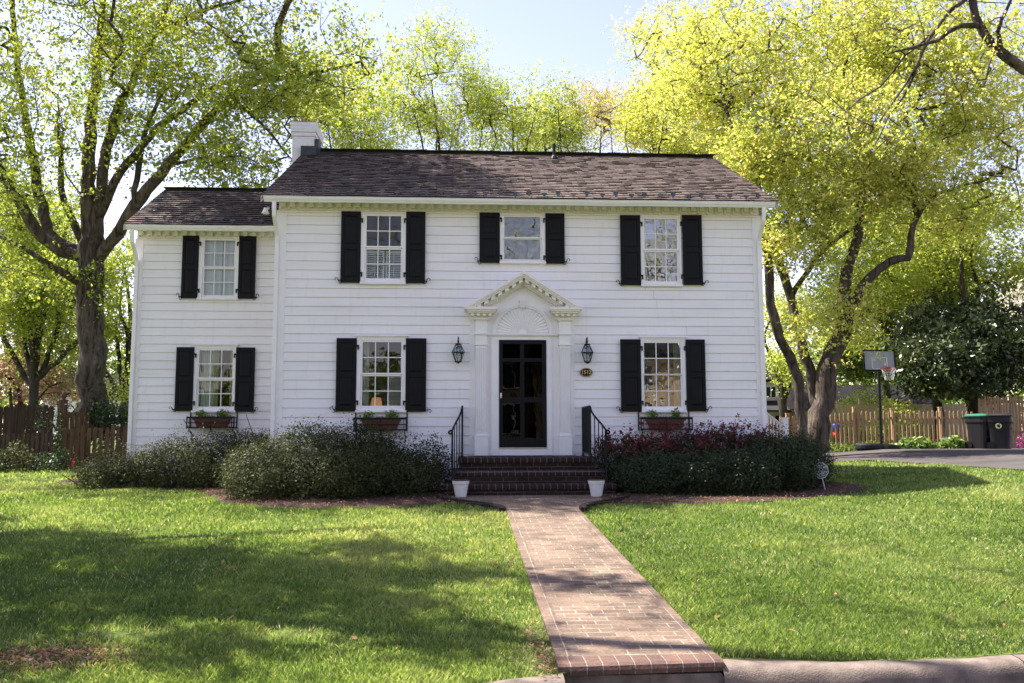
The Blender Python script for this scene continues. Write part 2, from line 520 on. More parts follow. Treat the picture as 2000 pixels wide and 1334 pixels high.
M['concrete'] = paint('kerb_concrete', (0.155, 0.120, 0.098), 0.92, 0.35, 9, 0.35, 90)
M['asphalt'] = paint('asphalt', (0.10, 0.10, 0.10), 0.9, 0.3, 2.5, 0.8, 130)
M['drive'] = paint('shade_darkened_asphalt', (0.060, 0.050, 0.047), 0.9, 0.3, 1.2, 0.6, 90)  # asphalt colour lowered to stand in for shade from the trees
M['mulch'] = paint('bark_mulch', (0.045, 0.023, 0.017), 0.95, 0.7, 24, 1.0, 40)
M['terracotta'] = paint('terracotta', (0.105, 0.040, 0.024), 0.75, 0.25, 9)
M['white_pot'] = paint('white_pot', (0.66, 0.66, 0.64), 0.5, 0.08, 12)
M['fence_dark'] = wood_mat('weathered_brown_boards', (0.028, 0.017, 0.011), (0.068, 0.044, 0.030))
M['fence_low'] = wood_mat('old_low_pickets', (0.04, 0.025, 0.017), (0.10, 0.066, 0.044))
M['fence_mid'] = wood_mat('weathered_picket', (0.06, 0.036, 0.020), (0.145, 0.092, 0.050))
M['fence_tan'] = wood_mat('tan_picket', (0.25, 0.155, 0.08), (0.44, 0.29, 0.165))
M['fence_pale'] = wood_mat('pale_boards', (0.46, 0.37, 0.25), (0.62, 0.51, 0.36))
M['bark_maple'] = bark_mat('maple_bark', (0.016, 0.012, 0.010), (0.125, 0.098, 0.080), 9.5)
M['bark_pale'] = bark_mat('pale_bark', (0.026, 0.020, 0.016), (0.13, 0.098, 0.078), 6)
M['bark_dark'] = bark_mat('dark_bark', (0.022, 0.018, 0.015), (0.07, 0.056, 0.045))
M['bark_tan'] = bark_mat('tan_bark', (0.09, 0.065, 0.045), (0.24, 0.175, 0.115))
M['stem'] = paint('shrub_stem', (0.05, 0.036, 0.026), 0.9, 0.3, 20)
M['leaf_maple'] = leaf_mat('maple_leaf', [(0, (0.12, 0.19, 0.03)), (0.5, (0.30, 0.37, 0.065)), (0.85, (0.47, 0.48, 0.12)), (1, (0.58, 0.42, 0.17))], 0.54)
M['leaf_yellow'] = leaf_mat('yellow_green_leaf', [(0, (0.16, 0.25, 0.035)), (0.4, (0.41, 0.47, 0.10)), (0.8, (0.65, 0.60, 0.19)), (1, (0.73, 0.50, 0.23))], 0.52)
M['leaf_bg'] = leaf_mat('spring_leaf', [(0, (0.18, 0.26, 0.04)), (0.5, (0.35, 0.42, 0.08)), (1, (0.54, 0.53, 0.15))], 0.52)
M['leaf_bud'] = leaf_mat('red_budding_leaf', [(0, (0.32, 0.33, 0.08)), (0.6, (0.50, 0.43, 0.13)), (1, (0.52, 0.35, 0.14))], 0.4)
M['leaf_mid'] = leaf_mat('mid_green_leaf', [(0, (0.06, 0.11, 0.02)), (0.6, (0.13, 0.19, 0.03)), (1, (0.25, 0.29, 0.05))], 0.4)
M['leaf_magnolia'] = leaf_mat('glossy_evergreen_leaf', [(0, (0.022, 0.040, 0.014)), (0.55, (0.050, 0.078, 0.026)), (0.85, (0.12, 0.145, 0.05)), (1, (0.27, 0.21, 0.12))], 0.2, 0.3, 0.38)
M['leaf_shrub'] = leaf_mat('holly_leaf', [(0, (0.020, 0.027, 0.009)), (0.6, (0.050, 0.060, 0.022)), (1, (0.11, 0.115, 0.045))], 0.25, 0.06, 0.5)
M['leaf_shrub_pale'] = leaf_mat('pale_holly_leaf', [(0, (0.020, 0.028, 0.009)), (0.55, (0.078, 0.088, 0.036)), (1, (0.20, 0.205, 0.095))], 0.25, 0.07, 0.5)
M['leaf_azalea'] = leaf_mat('azalea_leaf', [(0, (0.018, 0.029, 0.011)), (0.7, (0.036, 0.052, 0.020)), (1, (0.07, 0.085, 0.034))], 0.2, 0.10, 0.5)
M['petal_red'] = leaf_mat('azalea_petal', [(0, (0.12, 0.026, 0.034)), (0.6, (0.19, 0.050, 0.062)), (1, (0.27, 0.10, 0.11))], 0.4, 0.03)
M['petal_pink'] = leaf_mat('pink_blossom', [(0, (0.30, 0.13, 0.16)), (0.4, (0.44, 0.23, 0.26)), (0.55, (0.40, 0.29, 0.22)), (0.65, (0.22, 0.27, 0.06)), (1, (0.20, 0.27, 0.05))], 0.45, 0.05)
M['petal_white'] = leaf_mat('white_blossom', [(0, (0.55, 0.52, 0.45)), (0.6, (0.75, 0.72, 0.66)), (1, (0.35, 0.38, 0.15))], 0.4, 0.05)
M['petal_magenta'] = leaf_mat('magenta_petal', [(0, (0.35, 0.03, 0.22)), (1, (0.55, 0.08, 0.38))], 0.4, 0.05)
M['leaf_hosta'] = leaf_mat('hosta_leaf', [(0, (0.07, 0.14, 0.035)), (0.6, (0.16, 0.25, 0.05)), (1, (0.40, 0.45, 0.12))], 0.35, 0.25)
M['leaf_ivy'] = leaf_mat('ivy_leaf', [(0, (0.02, 0.04, 0.014)), (0.7, (0.045, 0.08, 0.022)), (1, (0.11, 0.15, 0.04))], 0.25, 0.3)
M['grass'] = leaf_mat('grass_blade', [(0, (0.048, 0.098, 0.017)), (0.4, (0.138, 0.218, 0.042)), (0.78, (0.29, 0.365, 0.105)), (0.93, (0.42, 0.41, 0.18)), (1, (0.50, 0.42, 0.27))], 0.55, 0.18, 0.45, 1.3)
M['litter'] = leaf_mat('dry_leaf', [(0, (0.13, 0.06, 0.03)), (0.5, (0.30, 0.16, 0.08)), (1, (0.52, 0.40, 0.26))], 0.2, 0.05)


def lawn_mat():
    m, n, l, b = new_mat('lawn_soil')
    tc = n.new('ShaderNodeTexCoord')
    no = n.new('ShaderNodeTexNoise'); no.inputs['Scale'].default_value = 0.55; no.inputs['Detail'].default_value = 10
    no.inputs['Roughness'].default_value = 0.7
    l.new(tc.outputs['Object'], no.inputs['Vector'])
    r = ramp(n, [(0.3, (0.042, 0.070, 0.014)), (0.5, (0.075, 0.108, 0.024)), (0.68, (0.108, 0.132, 0.036)), (0.8, (0.16, 0.135, 0.06))])
    l.new(no.outputs[0], r.inputs[0])
    n2 = n.new('ShaderNodeTexNoise'); n2.inputs['Scale'].default_value = 28; n2.inputs['Detail'].default_value = 6
    l.new(tc.outputs['Object'], n2.inputs['Vector'])
    r2 = ramp(n, [(0.3, (0.55, 0.6, 0.5)), (0.7, (1.45, 1.4, 1.3))])
    l.new(n2.outputs[0], r2.inputs[0])
    mx = n.new('ShaderNodeMixRGB'); mx.blend_type = 'MULTIPLY'; mx.inputs[0].default_value = 1
    l.new(r.outputs[0], mx.inputs[1]); l.new(r2.outputs[0], mx.inputs[2])
    l.new(mx.outputs[0], b.inputs['Base Color'])
    b.inputs['Roughness'].default_value = 0.95; b.inputs['Specular IOR Level'].default_value = 0.1
    bp = n.new('ShaderNodeBump'); bp.inputs['Strength'].default_value = 0.8; bp.inputs['Distance'].default_value = 0.03
    l.new(n2.outputs[0], bp.inputs['Height']); l.new(bp.outputs[0], b.inputs['Normal'])
    return m


M['lawn'] = lawn_mat()

# ------------------------------------------------------------------ ground, road, kerb, path, beds
def ground_at(u, v):
    """where the line of sight through photo pixel (u, v) meets the ground"""
    d = 4.0
    p = at(u, v, d)
    while d < 80:
        p = at(u, v, d)
        if p.z <= gzf(p.x, p.y): break
        d += 0.02
    return p


KB = [(-60, -14.0), (-14, -13.2), (-6, -12.4), (-3, -11.75), (-1.03, -10.98), (-0.56, -10.78), (-0.484, -10.755), (-0.46, -10.56), (0.56, -10.50), (0.69, -10.49), (1.46, -10.62), (2.8, -10.50), (6, -10.36), (60, -10.25)]
KX = [a for a, b in KB]; KY = [b for a, b in KB]


def kerb_back(x):
    return np.interp(x, KX, KY)


def structure(name, me, mat):
    o = link_mesh(name, me, mat); o['kind'] = 'structure'; return o


xs = np.concatenate([np.linspace(-90, -16, 20), np.linspace(-15.5, 16, 127), np.linspace(17, 90, 20)])
ts = np.concatenate([np.linspace(0, 1, 60)**1.0*0.28, 0.28+np.linspace(0.02, 1, 40)**1.6*0.72])
XX, TT = np.meshgrid(xs, ts)
YB = kerb_back(XX)
YY = YB+(90-YB)*TT
bump = 0.012*np.sin(XX*2.1+1.3*np.sin(YY*1.7))*np.cos(YY*1.9+XX*.6)
ZZ = gz(XX, YY)+bump*(np.abs(XX-0.05) > 1.2)-0.004
nx, ny = len(xs), len(ts)
idx = np.arange(nx*ny).reshape(ny, nx)
Fq = np.stack([idx[:-1, :-1], idx[:-1, 1:], idx[1:, 1:], idx[1:, :-1]], -1).reshape(-1, 4)
structure('lawn', np_mesh('lawn', np.stack([XX, YY, ZZ], -1).reshape(-1, 3), Fq, smooth=True), M['lawn'])

b = MB(); b.quad((-90, -19.5, -0.63), (90, -19.5, -0.63), (90, -10.0, -0.63), (-90, -10.0, -0.63))
o = b.build('road', M['asphalt']); o['kind'] = 'structure'
b = MB(); b.quad((-90, -90, -0.2), (90, -90, -0.2), (90, -19.5, -0.5), (-90, -19.5, -0.5)); b.quad((-90, -19.5, -0.5), (90, -19.5, -0.5), (90, -19.5, -0.7), (-90, -19.5, -0.7))
o = b.build('verge', M['lawn']); o['kind'] = 'structure'


def kerb(xa, xb, n):
    X = np.linspace(xa, xb, n)
    prof = [(0.02, -0.60), (0.0, -0.455), (-0.03, -0.44), (-0.10, -0.442), (-0.155, -0.455), (-0.185, -0.49), (-0.20, -0.54), (-0.215, -0.64)]
    V = []
    for i, x in enumerate(X):
        kb = float(kerb_back(x)); wob = 0.004*math.sin(x*5.1)+0.003*math.sin(x*13)
        for py, pz in prof:
            V.append((x, kb+py, pz+wob*(pz > -.6)))
    k = len(prof); Fs = []
    for i in range(len(X)-1):
        for j in range(k-1):
            a = i*k+j
            Fs.append((a, a+1, a+k+1, a+k))
    me = np_mesh('kerb', V, Fs, smooth=True)
    o = structure('kerb', me, M['concrete'])
    mb = MB()
    return o


for k_ in range(13):
    kerb(-40+k_*3.04, -40+(k_+1)*3.04-.009 if k_ < 12 else -0.485, 26)
for k_ in range(13):
    kerb(0.585+k_*3.04-(.0 if k_ == 0 else 1.0), 0.585+(k_+1)*3.04-1.0-.009, 26)

PX0, PX1 = -0.495, 0.585


def strip(b, x0, x1, y0, y1, n, h, top=0.028, thick=0.12, sides=True):
    """a slab strip following the ground from y0 (near) to y1"""
    ys = np.linspace(y0, y1, n)
    P = [(x0, x1, float(y), gzf(0, y)+top) for y in ys]
    for (a0, a1, ya, za), (b0, b1, yb, zb) in zip(P[:-1], P[1:]):
        b.quad((a0, ya, za), (a1, ya, za), (b1, yb, zb), (b0, yb, zb))
        if sides:
            b.quad((a0, yb, zb), (a0, yb, zb-thick), (a0, ya, za-thick), (a0, ya, za))
            b.quad((a1, ya, za), (a1, ya, za-thick), (a1, yb, zb-thick), (a1, yb, zb))


b = MB(); strip(b, PX0+0.107, PX1-0.107, -10.50, -3.62, 24, 0, sides=False)
path_o = b.build('path', M['path_brick']); path_o['kind'] = 'structure'
for x0, x1 in ((PX0, PX0+0.106), (PX1-0.106, PX1)):
    b = MB(); strip(b, x0, x1, -10.50, -3.62, 24, 0, top=0.029)
    o = b.build('path', M['path_edge']); o['kind'] = 'structure'
# rounded brick row and concrete footing at the street end
b = MB()
zt = gzf(0, -10.5)+0.03
prof = [(-10.50, zt), (-10.655, zt-0.004), (-10.685, zt-0.016), (-10.695, zt-0.04), (-10.685, zt-0.072), (-10.62, zt-0.082)]
nseg = 12
for i in range(len(prof)-1):
    for k in range(nseg):
        xa = PX0-0.01+(PX1-PX0+.02)*k/nseg; xb = PX0-0.01+(PX1-PX0+.02)*(k+1)/nseg
        (ya, za), (yb, zb) = prof[i], prof[i+1]
        b.quad((xa, yb+.05*xa, zb), (xb, yb+.05*xb, zb), (xb, ya+.05*xb*(i > 0), za), (xa, ya+.05*xa*(i > 0), za))
for x in (PX0-.01, PX1+.01):
    pts = [(x, y+.05*x, z) for y, z in prof]+[(x, -10.5, zt-.09)]
    b.quad(*(pts if x < 0 else pts[::-1]))
o = b.build('path', M['path_nose'], smooth=False); o['kind'] = 'structure'
b = MB()
b.prism([(PX0-.01, -0.66), (PX1+0.10, -0.66), (PX1-.01, zt-0.084), (PX0-.01, zt-0.084)], -10.66, -10.3)
o = b.build('kerb', M['concrete']); o['kind'] = 'structure'
# flared brick apron in front of the steps, edged with a raised curve of bricks
b = MB()
ys = np.linspace(-3.62, -1.72, 14)


def apron_half(y):
    t = (y+3.62)/1.9
    return 0.54+0.02*t+0.92*(smooth01(np.array((t-0.05)/0.8)).item())


for ya, yb in zip(ys[:-1], ys[1:]):
    wa, wb = apron_half(ya), apron_half(yb)
    za, zb = gzf(0, ya)+0.027, gzf(0, yb)+0.027
    b.quad((0.045-wa, ya, za), (0.045+wa, ya, za), (0.045+wb, yb, zb), (0.045-wb, yb, zb))
o = b.build('path', M['path_brick']); o['kind'] = 'structure'
for sgn in (-1, 1):
    b = MB(); N = 26
    for i in range(N):
        t0 = i/N; t1 = (i+0.93)/N
        ya = -3.66+1.75*t0; yb = -3.66+1.75*t1
        xa = 0.045+sgn*apron_half(max(-3.62, ya)); xb = 0.045+sgn*apron_half(max(-3.62, yb))
        c = Vector(((xa+xb)/2+sgn*.05, (ya+yb)/2, gzf(0, ya)+0.02))
        d = Vector((xb-xa, yb-ya, 0)); L = d.length; d.normalize(); nrm = Vector((d.y, -d.x, 0))
        b.obox(c, nrm*0.05, d*L*0.5, (0, 0, 0.055))
    o = b.build('border_edging', M['step_brick'])
    set_props(o, 'curved row of raised bricks on the %s side of the brick apron' % ('left' if sgn < 0 else 'right'), 'edging', 'curved brick edgings by the steps')


def bed(front, back, name='mulch_bed'):
    """mulch sheet between a front outline and a back line (same number of points)"""
    V = []; Fs = []; k = 6
    for (fx, fy), (bx, by) in zip(front, back):
        for j in range(k):
            t = j/(k-1); x = fx+(bx-fx)*t; y = fy+(by-fy)*t
            V.append((x, y, gzf(x, y)+0.012+0.03*math.sin(math.pi*min(1, t*1.2))))
    for i in range(len(front)-1):
        for j in range(k-1):
            a = i*k+j; Fs.append((a, a+k, a+k+1, a+1))
    me = np_mesh(name, V, Fs, smooth=True)
    o = link_mesh(name, me, M['mulch']); o['kind'] = 'structure'
    return o


BED_L = [tuple(ground_at(u, v).xy) for u, v in ((150, 936), (200, 950), (300, 957), (385, 959), (432, 984), (520, 993), (620, 996), (740, 994), (830, 989), (880, 984))]
BED_R = [tuple(ground_at(u, v).xy) for u, v in ((1186, 986), (1260, 987), (1380, 985), (1500, 980), (1600, 974), (1660, 966), (1705, 952))]
bed(BED_L, [(x if x < -5.0 else max(x, -6), 2.6 if x < -4.9 else 0.1) for x, y in BED_L])
bed(BED_R, [(x, 0.1) if x < 5 else (x-0.4, 2.0) for x, y in BED_R])


def in_poly(X, Y, poly):
    X = np.asarray(X); Y = np.asarray(Y); c = np.zeros(X.shape, bool); n = len(poly); j = n-1
    for i in range(n):
        xi, yi = poly[i]; xj, yj = poly[j]
        if yi != yj:
            c ^= ((yi > Y) != (yj > Y)) & (X < (xj-xi)*(Y-yi)/(yj-yi)+xi)
        j = i
    return c


POLY_L = BED_L+[(-1.2, 0.2), (-4.6, 0.2), (-4.7, 2.6), (-9, 3)]
POLY_R = BED_R+[(BED_R[-1][0]-.4, 2.0), (4.7, 2), (4.6, 0.2), (1.2, 0.2)]

# driveway
DR_F = [(6.6, 7.0), (7.6, 6.4)]+[tuple(ground_at(u, v).xy) for u, v in ((1700, 900), (1790, 906), (1880, 912), (2000, 920))]
DR_F += [(DR_F[-1][0]+3, DR_F[-1][1]-1.6), (DR_F[-1][0]+14, DR_F[-1][1]-6), (60, -4)]
print('drive', DR_F)
V = []; Fs = []; k = 40
dx_ = np.concatenate([np.linspace(6.6, 26, 120), np.linspace(27, 60, 20)])
for x, y in zip(dx_, np.interp(dx_, [q[0] for q in DR_F], [q[1] for q in DR_F])):
    for j in range(k):
        t = j/(k-1); yy = y+(10.75-y)*t; xx = x
        V.append((xx, yy, gzf(xx, yy)+0.022))
for i in range(len(dx_)-1):
    for j in range(k-1):
        a = i*k+j; Fs.append((a, a+k, a+k+1, a+1))
structure('driveway', np_mesh('driveway', V, Fs, smooth=True), M['drive'])
POLY_D = DR_F+[(40, 10.8), (DR_F[0][0], 10.8)]

# ------------------------------------------------------------------ the house
HOUSE = thing('house', (0, 0, 0), 'white clapboard house with black shutters, dark shingle roof and a lower left wing', 'house')
BX = 0.1726          # height of one board
MX0, MX1 = -4.64, 4.65
WY = 1.9             # front of the wing
WX0 = -7.93
DEPTH = 7.6


def subtract(a0, a1, cuts):
    segs = [(a0, a1)]
    for c0, c1 in cuts:
        out = []
        for s0, s1 in segs:
            if c1 <= s0 or c0 >= s1: out.append((s0, s1)); continue
            if c0 > s0: out.append((s0, c0))
            if c1 < s1: out.append((c1, s1))
        segs = out
    return segs


def clapboards(b, x0, x1, y, z0, z1, ztop_line, holes=(), seed=1):
    """lapped boards on a wall facing -Y; lines fall at ztop_line - k*BX"""
    rng = random.Random(seed)
    k0 = math.ceil((ztop_line-z1)/BX)-1
    z = ztop_line-k0*BX
    while z > z0:
        zt = min(z, z1); zb = max(z-BX, z0)
        if zt-zb > 0.004:
            cuts = [(h[0], h[1]) for h in holes if h[2] < zt-0.002 and h[3] > zb+0.002]
            # boards partly beside an opening are cut at its edges in height too
            levels = sorted({zb, zt} | {q for h in holes for q in (h[2], h[3]) if zb < q < zt})
            for a, c in zip(levels[:-1], levels[1:]):
                mid = (a+c)/2
                cut = [(h[0], h[1]) for h in holes if h[2] < mid < h[3]]
                ya = y-0.004-0.015*(zt-a)/BX; yc = y-0.004-0.015*(zt-c)/BX
                for s0, s1 in subtract(x0, x1, cut):
                    # long boards are butted now and then
                    n = max(1, int((s1-s0)/3.0)); xsn = [s0]+sorted(s0+(s1-s0)*(i+rng.uniform(.2, .8))/n for i in range(1, n))+[s1]
                    for p, q in zip(xsn[:-1], xsn[1:]):
                        g = 0.004 if q < s1 else 0
                        lo = a+(0.005 if a == zb else 0)
                        b.quad((p, ya, lo), (q-g, ya, lo), (q-g, yc, c), (p, yc, c))
                        if a == zb:      # under-edge and the dark slot where the next board tucks in
                            b.quad((p, y+0.012, lo), (q-g, y+0.012, lo), (q-g, ya, lo), (p, ya, lo))
                            b.quad((p, y+0.012, a), (q-g, y+0.012, a), (q-g, y+0.012, lo), (p, y+0.012, lo))
                            b.quad((p, y-0.004, a), (q-g, y-0.004, a), (q-g, y+0.012, a), (p, y+0.012, a))
        z -= BX


# window openings: x0, x1 casing; z0 sill bottom, z1 casing top; glass gx0, gx1, top, rail top, rail bottom, bottom
WIN = {
    'UL': dict(y=0, c=(-3.05, -2.215, 3.832, 5.235), g=(-2.955, -2.306, 5.158, 4.580, 4.515, 3.964), m=(3, 2)),
    'UR': dict(y=0, c=(2.28, 3.06, 3.826, 5.222), g=(2.357, 2.988, 5.158, 4.574, 4.514, 3.949), m=(3, 2)),
    'UC': dict(y=0, c=(-0.425, 0.435, 4.247, 5.220), g=(-0.345, 0.345, 5.167, 4.777, 4.736, 4.351), m=(1, 1)),
    'LL': dict(y=0, c=(-3.098, -2.182, 1.428, 2.858), g=(-2.997, -2.279, 2.753, 2.176, 2.113, 1.564), m=(3, 2)),
    'LR': dict(y=0, c=(2.25, 3.091, 1.422, 2.853), g=(2.308, 3.012, 2.755, 2.163, 2.135, 1.548), m=(3, 2)),
    'WU': dict(y=WY, c=(-6.615, -5.80, 3.80, 5.150), g=(-6.51, -5.895, 5.087, 4.515, 4.463, 3.913), m=(3, 2)),
    'WL': dict(y=WY, c=(-6.65, -5.785, 1.472, 2.862), g=(-6.545, -5.868, 2.760, 2.201, 2.134, 1.604), m=(3, 2)),
}


def hole(w):
    g = w['g']; return (g[0]-.03, g[1]+.03, g[5]-.03, g[2]+.03)


# line heights read off the front: a board line at z = 4.975 - k*BX
ZL = 3.885+1.09
b = MB()
door_hole = (-0.6, 0.55, 0.6, 2.9)
clapboards(b, -4.46, 4.48, 0.0, 0.30, 5.30, ZL, [hole(WIN[k]) for k in ('UL', 'UR', 'UC', 'LL', 'LR')]+[door_hole], 3)
# plain sides and back of the main block (boards on the sides as well)
o = b.build('wall', M['siding'], HOUSE)


def side_wall(name, x, y0, y1, z1, apex, facing, holes_below=0.0):
    b = MB(); z = ZL; k0 = math.ceil((ZL-z1)/BX)-1; z = ZL-k0*BX
    rid = (y0+y1)/2
    ztop = apex
    n = int((apex-0.0)/BX)+1
    for i in range(n+2):
        zb = ZL+16*BX-i*BX; zt = zb+BX
        if zb > apex or zt < 0.05: continue
        zb = max(zb, 0.05)
        def span(zq):
            if zq <= z1: return y0, y1
            t = min(1.0, (zq-z1)/(apex-z1)); return y0+(rid-y0)*t, y1+(rid-y1)*t
        a0, a1 = span(zb); c0, c1 = span(min(zt, apex))
        xo = x+facing*0.02; xi = x+facing*0.004
        P = [(xo, a0, zb), (xo, a1, zb), (xi, c1, min(zt, apex)), (xi, c0, min(zt, apex))]
        b.quad(*(P if facing > 0 else P[::-1]))
        Q = [(xi, a0, zb), (xi, a1, zb), (xo, a1, zb), (xo, a0, zb)]
        b.quad(*(Q if facing > 0 else Q[::-1]))
    return b.build(name, M['siding'], HOUSE)


side_wall('wall', MX1-0.02, 0.02, DEPTH, 5.40, 7.52, 1)
side_wall('wall', MX0+0.02, 0.02, DEPTH, 5.40, 7.52, -1)
b = MB(); b.box(MX0+.02, MX1-.02, DEPTH-.1, DEPTH, 0.0, 5.4); o = b.build('wall', M['siding'], HOUSE)
# wing
b = MB()
clapboards(b, WX0+0.16, MX0+0.02, WY, 0.30, 5.10, ZL-0.015, [hole(WIN[k]) for k in ('WU', 'WL')], 5)
b.build('wing_wall', M['siding'], HOUSE)
side_wall('wing_wall', WX0+0.02, WY+.02, 5.9, 5.20, 6.6, -1)
b = MB(); b.box(WX0+.02, MX0-.01, 5.8, 5.9, 0.0, 5.2); b.build('wing_wall', M['siding'], HOUSE)
# brick footing under the boards
for bx_ in ((MX0+.03, -1.25, 0.0, 0.12, -0.2, 0.30), (1.25, MX1-.03, 0.0, 0.12, -.2, .30), (WX0+.03, MX0, WY, WY+.1, -.2, .30)):
    b = MB(); b.box(*bx_); b.build('foundation', M['white_brick'], HOUSE)
# corner boards
for x0, x1, y, zt in ((MX0, -4.455, -0.026, 5.25), (4.475, MX1, -0.026, 5.25), (WX0, WX0+0.165, WY-0.026, 5.10)):
    b = MB(); b.box(x0, x1, y, y+0.06, 0.28, zt)
    xs_ = x0 if x0 < 0 else x1-.02
    b.box(xs_ - (0.004 if x0 < 0 else -0.004), xs_+.02+(0.004 if x0 > 0 else -.004), y+.002, y+0.2, 0.28, zt-.001)
    b.build('corner_board', M['trim'], HOUSE, bevel=0.004)


def cornice(x0, x1, y, zs, name='cornice'):
    """frieze, dentil course and soffit; zs = soffit height"""
    b = MB()
    b.box(x0, x1, y-0.030, y+0.02, zs-0.20, zs-0.001)             # frieze
    b.box(x0, x1, y-0.045, y-0.031, zs-0.205, zs-0.178)           # lower bead
    b.box(x0, x1, y-0.105, y-0.031, zs-0.030, zs-0.002)           # bed moulding
    b.box(x0-.12, x1+.12, y-0.36, y+0.02, zs, zs+0.02)            # soffit
    n = int(round((x1-x0)/0.1726)); s = (x1-x0)/n
    for i in range(n):
        xc = x0+s*(i+.5)
        b.box(xc-0.042, xc+0.042, y-0.098, y-0.032, zs-0.115, zs-0.032)
        b.box(xc-s/2+.004, xc-0.046, y-0.062, y-0.033, zs-0.150, zs-0.034)
        b.prism([(xc-s/2+.012, zs-.168), (xc+s/2-.012, zs-.168), (xc+s/2-.03, zs-.153), (xc-s/2+.03, zs-.153)], y-0.056, y-.034)
    return b.build(name, M['bounce_warm'], HOUSE)


cornice(MX0+.04, MX1-.04, 0.0, 5.42)
cornice(WX0+.04, MX0-.06, WY, 5.27)


def gutter(x0, x1, y, z):
    """ogee gutter hung along the eave; z = bottom, y = wall-side edge"""
    prof = [(0, 0.095), (0, 0.0), (-0.045, 0.0), (-0.055, 0.02), (-0.075, 0.045), (-0.085, 0.065), (-0.085, 0.09), (-0.10, 0.092), (-0.10, 0.098), (-0.078, 0.098), (-0.078, 0.075), (-.01, .06), (-0.01, 0.095)]
    b = MB(); n = len(b.v); k = len(prof); N = 40
    for i in range(N+1):
        x = x0+(x1-x0)*i/N; sag = -0.006*math.sin(math.pi*i/N)+0.002*math.sin(i*1.1)
        b.v += [(x, y+py, z+pz+sag) for py, pz in prof]
    for i in range(N):
        for j in range(k-1):
            a = n+i*k+j; b.f.append((a, a+1, a+k+1, a+k))
    b.f.append(tuple(n+j for j in range(7))); b.f.append(tuple(n+N*k+j for j in range(6, -1, -1)))
    return b.build('gutter', M['trim'], HOUSE)


gutter(-4.80, 4.80, -0.365, 5.318)
gutter(-7.99, -4.70, WY-0.365, 5.195)


def downspout(x, yg, zg, yw, zb):
    b = MB(); w, t = 0.036, 0.026
    pts = [(x, yg, zg), (x, yg, zg-0.12), (x, yg+.03, zg-0.25), (x, (yg+yw)/2+.05, zg-0.44), (x, yw-.03, zg-0.58), (x, yw, zg-0.72), (x, yw, zb)]
    for i, p in enumerate(pts):
        p = Vector(p); q = Vector(pts[min(i+1, len(pts)-1)])-Vector(pts[max(i-1, 0)]); q.normalize()
        nrm = Vector((0, q.z, -q.y))
        base = len(b.v)
        for sx, st in ((-1, -1), (1, -1), (1, 1), (-1, 1)):
            b.v.append(tuple(p+Vector((w*sx, 0, 0))+nrm*t*st))
        if i:
            for k in range(4):
                k2 = (k+1) % 4
                b.f.append((base-4+k, base-4+k2, base+k2, base+k))
    for z in (zg-1.2, (zg+zb)/2, zb+.6):
        b.box(x-w-.006, x+w+.006, yw-t-.004, yw+t+.004, z, z+.03)
    return b.build('downspout', M['trim'], HOUSE, bevel=0.003)


downspout(-4.615, -0.40, 5.32, -0.056, 0.25)
downspout(4.585, -0.40, 5.32, -0.056, 0.25)
downspout(-7.875, WY-0.40, 5.20, WY-0.056, 0.25)


def roof_slope(b, x0, x1, ye, ze, yr, zr, expo=0.155, seed=2, back=False):
    """courses of shingles, each a few millimetres proud of the one above"""
    L = math.hypot(yr-ye, zr-ze); n = int(L/expo); dy, dz = (yr-ye)/L, (zr-ze)/L
    ny_, nz_ = -dz, dy
    if nz_ < 0: ny_, nz_ = -ny_, -nz_
    rng = random.Random(seed)
    W = x1-x0; K = max(10, int(W/.15))
    for i in range(n+1):
        s0, s1 = i*expo, min(L, (i+1)*expo)
        for k in range(K):
            sh_ = .5*(i % 2)+.2*math.sin(i*2.7); xa = min(x1, max(x0, x0+W*(k+sh_-1)/(K-1))); xb = min(x1, max(x0, x0+W*(k+1+sh_-1)/(K-1)))
            if xb <= xa: continue
            t0 = rng.choice((0.016, 0.018, 0.020, 0.026))
            w0 = 0.003*math.sin(k*1.7+i*.6); w1 = 0.003*math.sin((k+1)*1.7+i*.6)
            A = (xa, ye+dy*(s0+w0)+ny_*t0, ze+dz*(s0+w0)+nz_*t0); B = (xb, ye+dy*(s0+w1)+ny_*t0, ze+dz*(s0+w1)+nz_*t0)
            Cc = (xb, ye+dy*(s1+w1)+ny_*.002, ze+dz*(s1+w1)+nz_*.002); D = (xa, ye+dy*(s1+w0)+ny_*.002, ze+dz*(s1+w0)+nz_*.002)
            A2 = (xa, ye+dy*(s0+w0), ze+dz*(s0+w0)); B2 = (xb, ye+dy*(s0+w1), ze+dz*(s0+w1))
            if not back:
                b.quad(A, B, Cc, D); b.quad(A2, B2, B, A)
            else:
                b.quad(B, A, D, Cc); b.quad(B2, A2, A, B)


def roof_uv(o, ye, ze, yr, zr):
    """lay the shingle pattern along the slope"""
    me = o.data; L = math.hypot(yr-ye, zr-ze); dy, dz = (yr-ye)/L, (zr-ze)/L
    uvl = me.uv_layers[0]
    for lp in me.loops:
        c = me.vertices[lp.vertex_index].co
        uvl.data[lp.index].uv = (c.x, (c.y-ye)*dy+(c.z-ze)*dz)


b = MB(); roof_slope(b, -4.84, 4.86, -0.45, 5.425, 3.80, 7.63)
ROOF = b.build('roof', M['shingle'], HOUSE); roof_uv(ROOF, -0.45, 5.425, 3.80, 7.63)
b = MB(); roof_slope(b, -4.84, 4.86, 8.05, 5.425, 3.80, 7.63, back=True)
o = b.build('roof', M['shingle'], HOUSE); roof_uv(o, 8.05, 5.425, 3.80, 7.63)
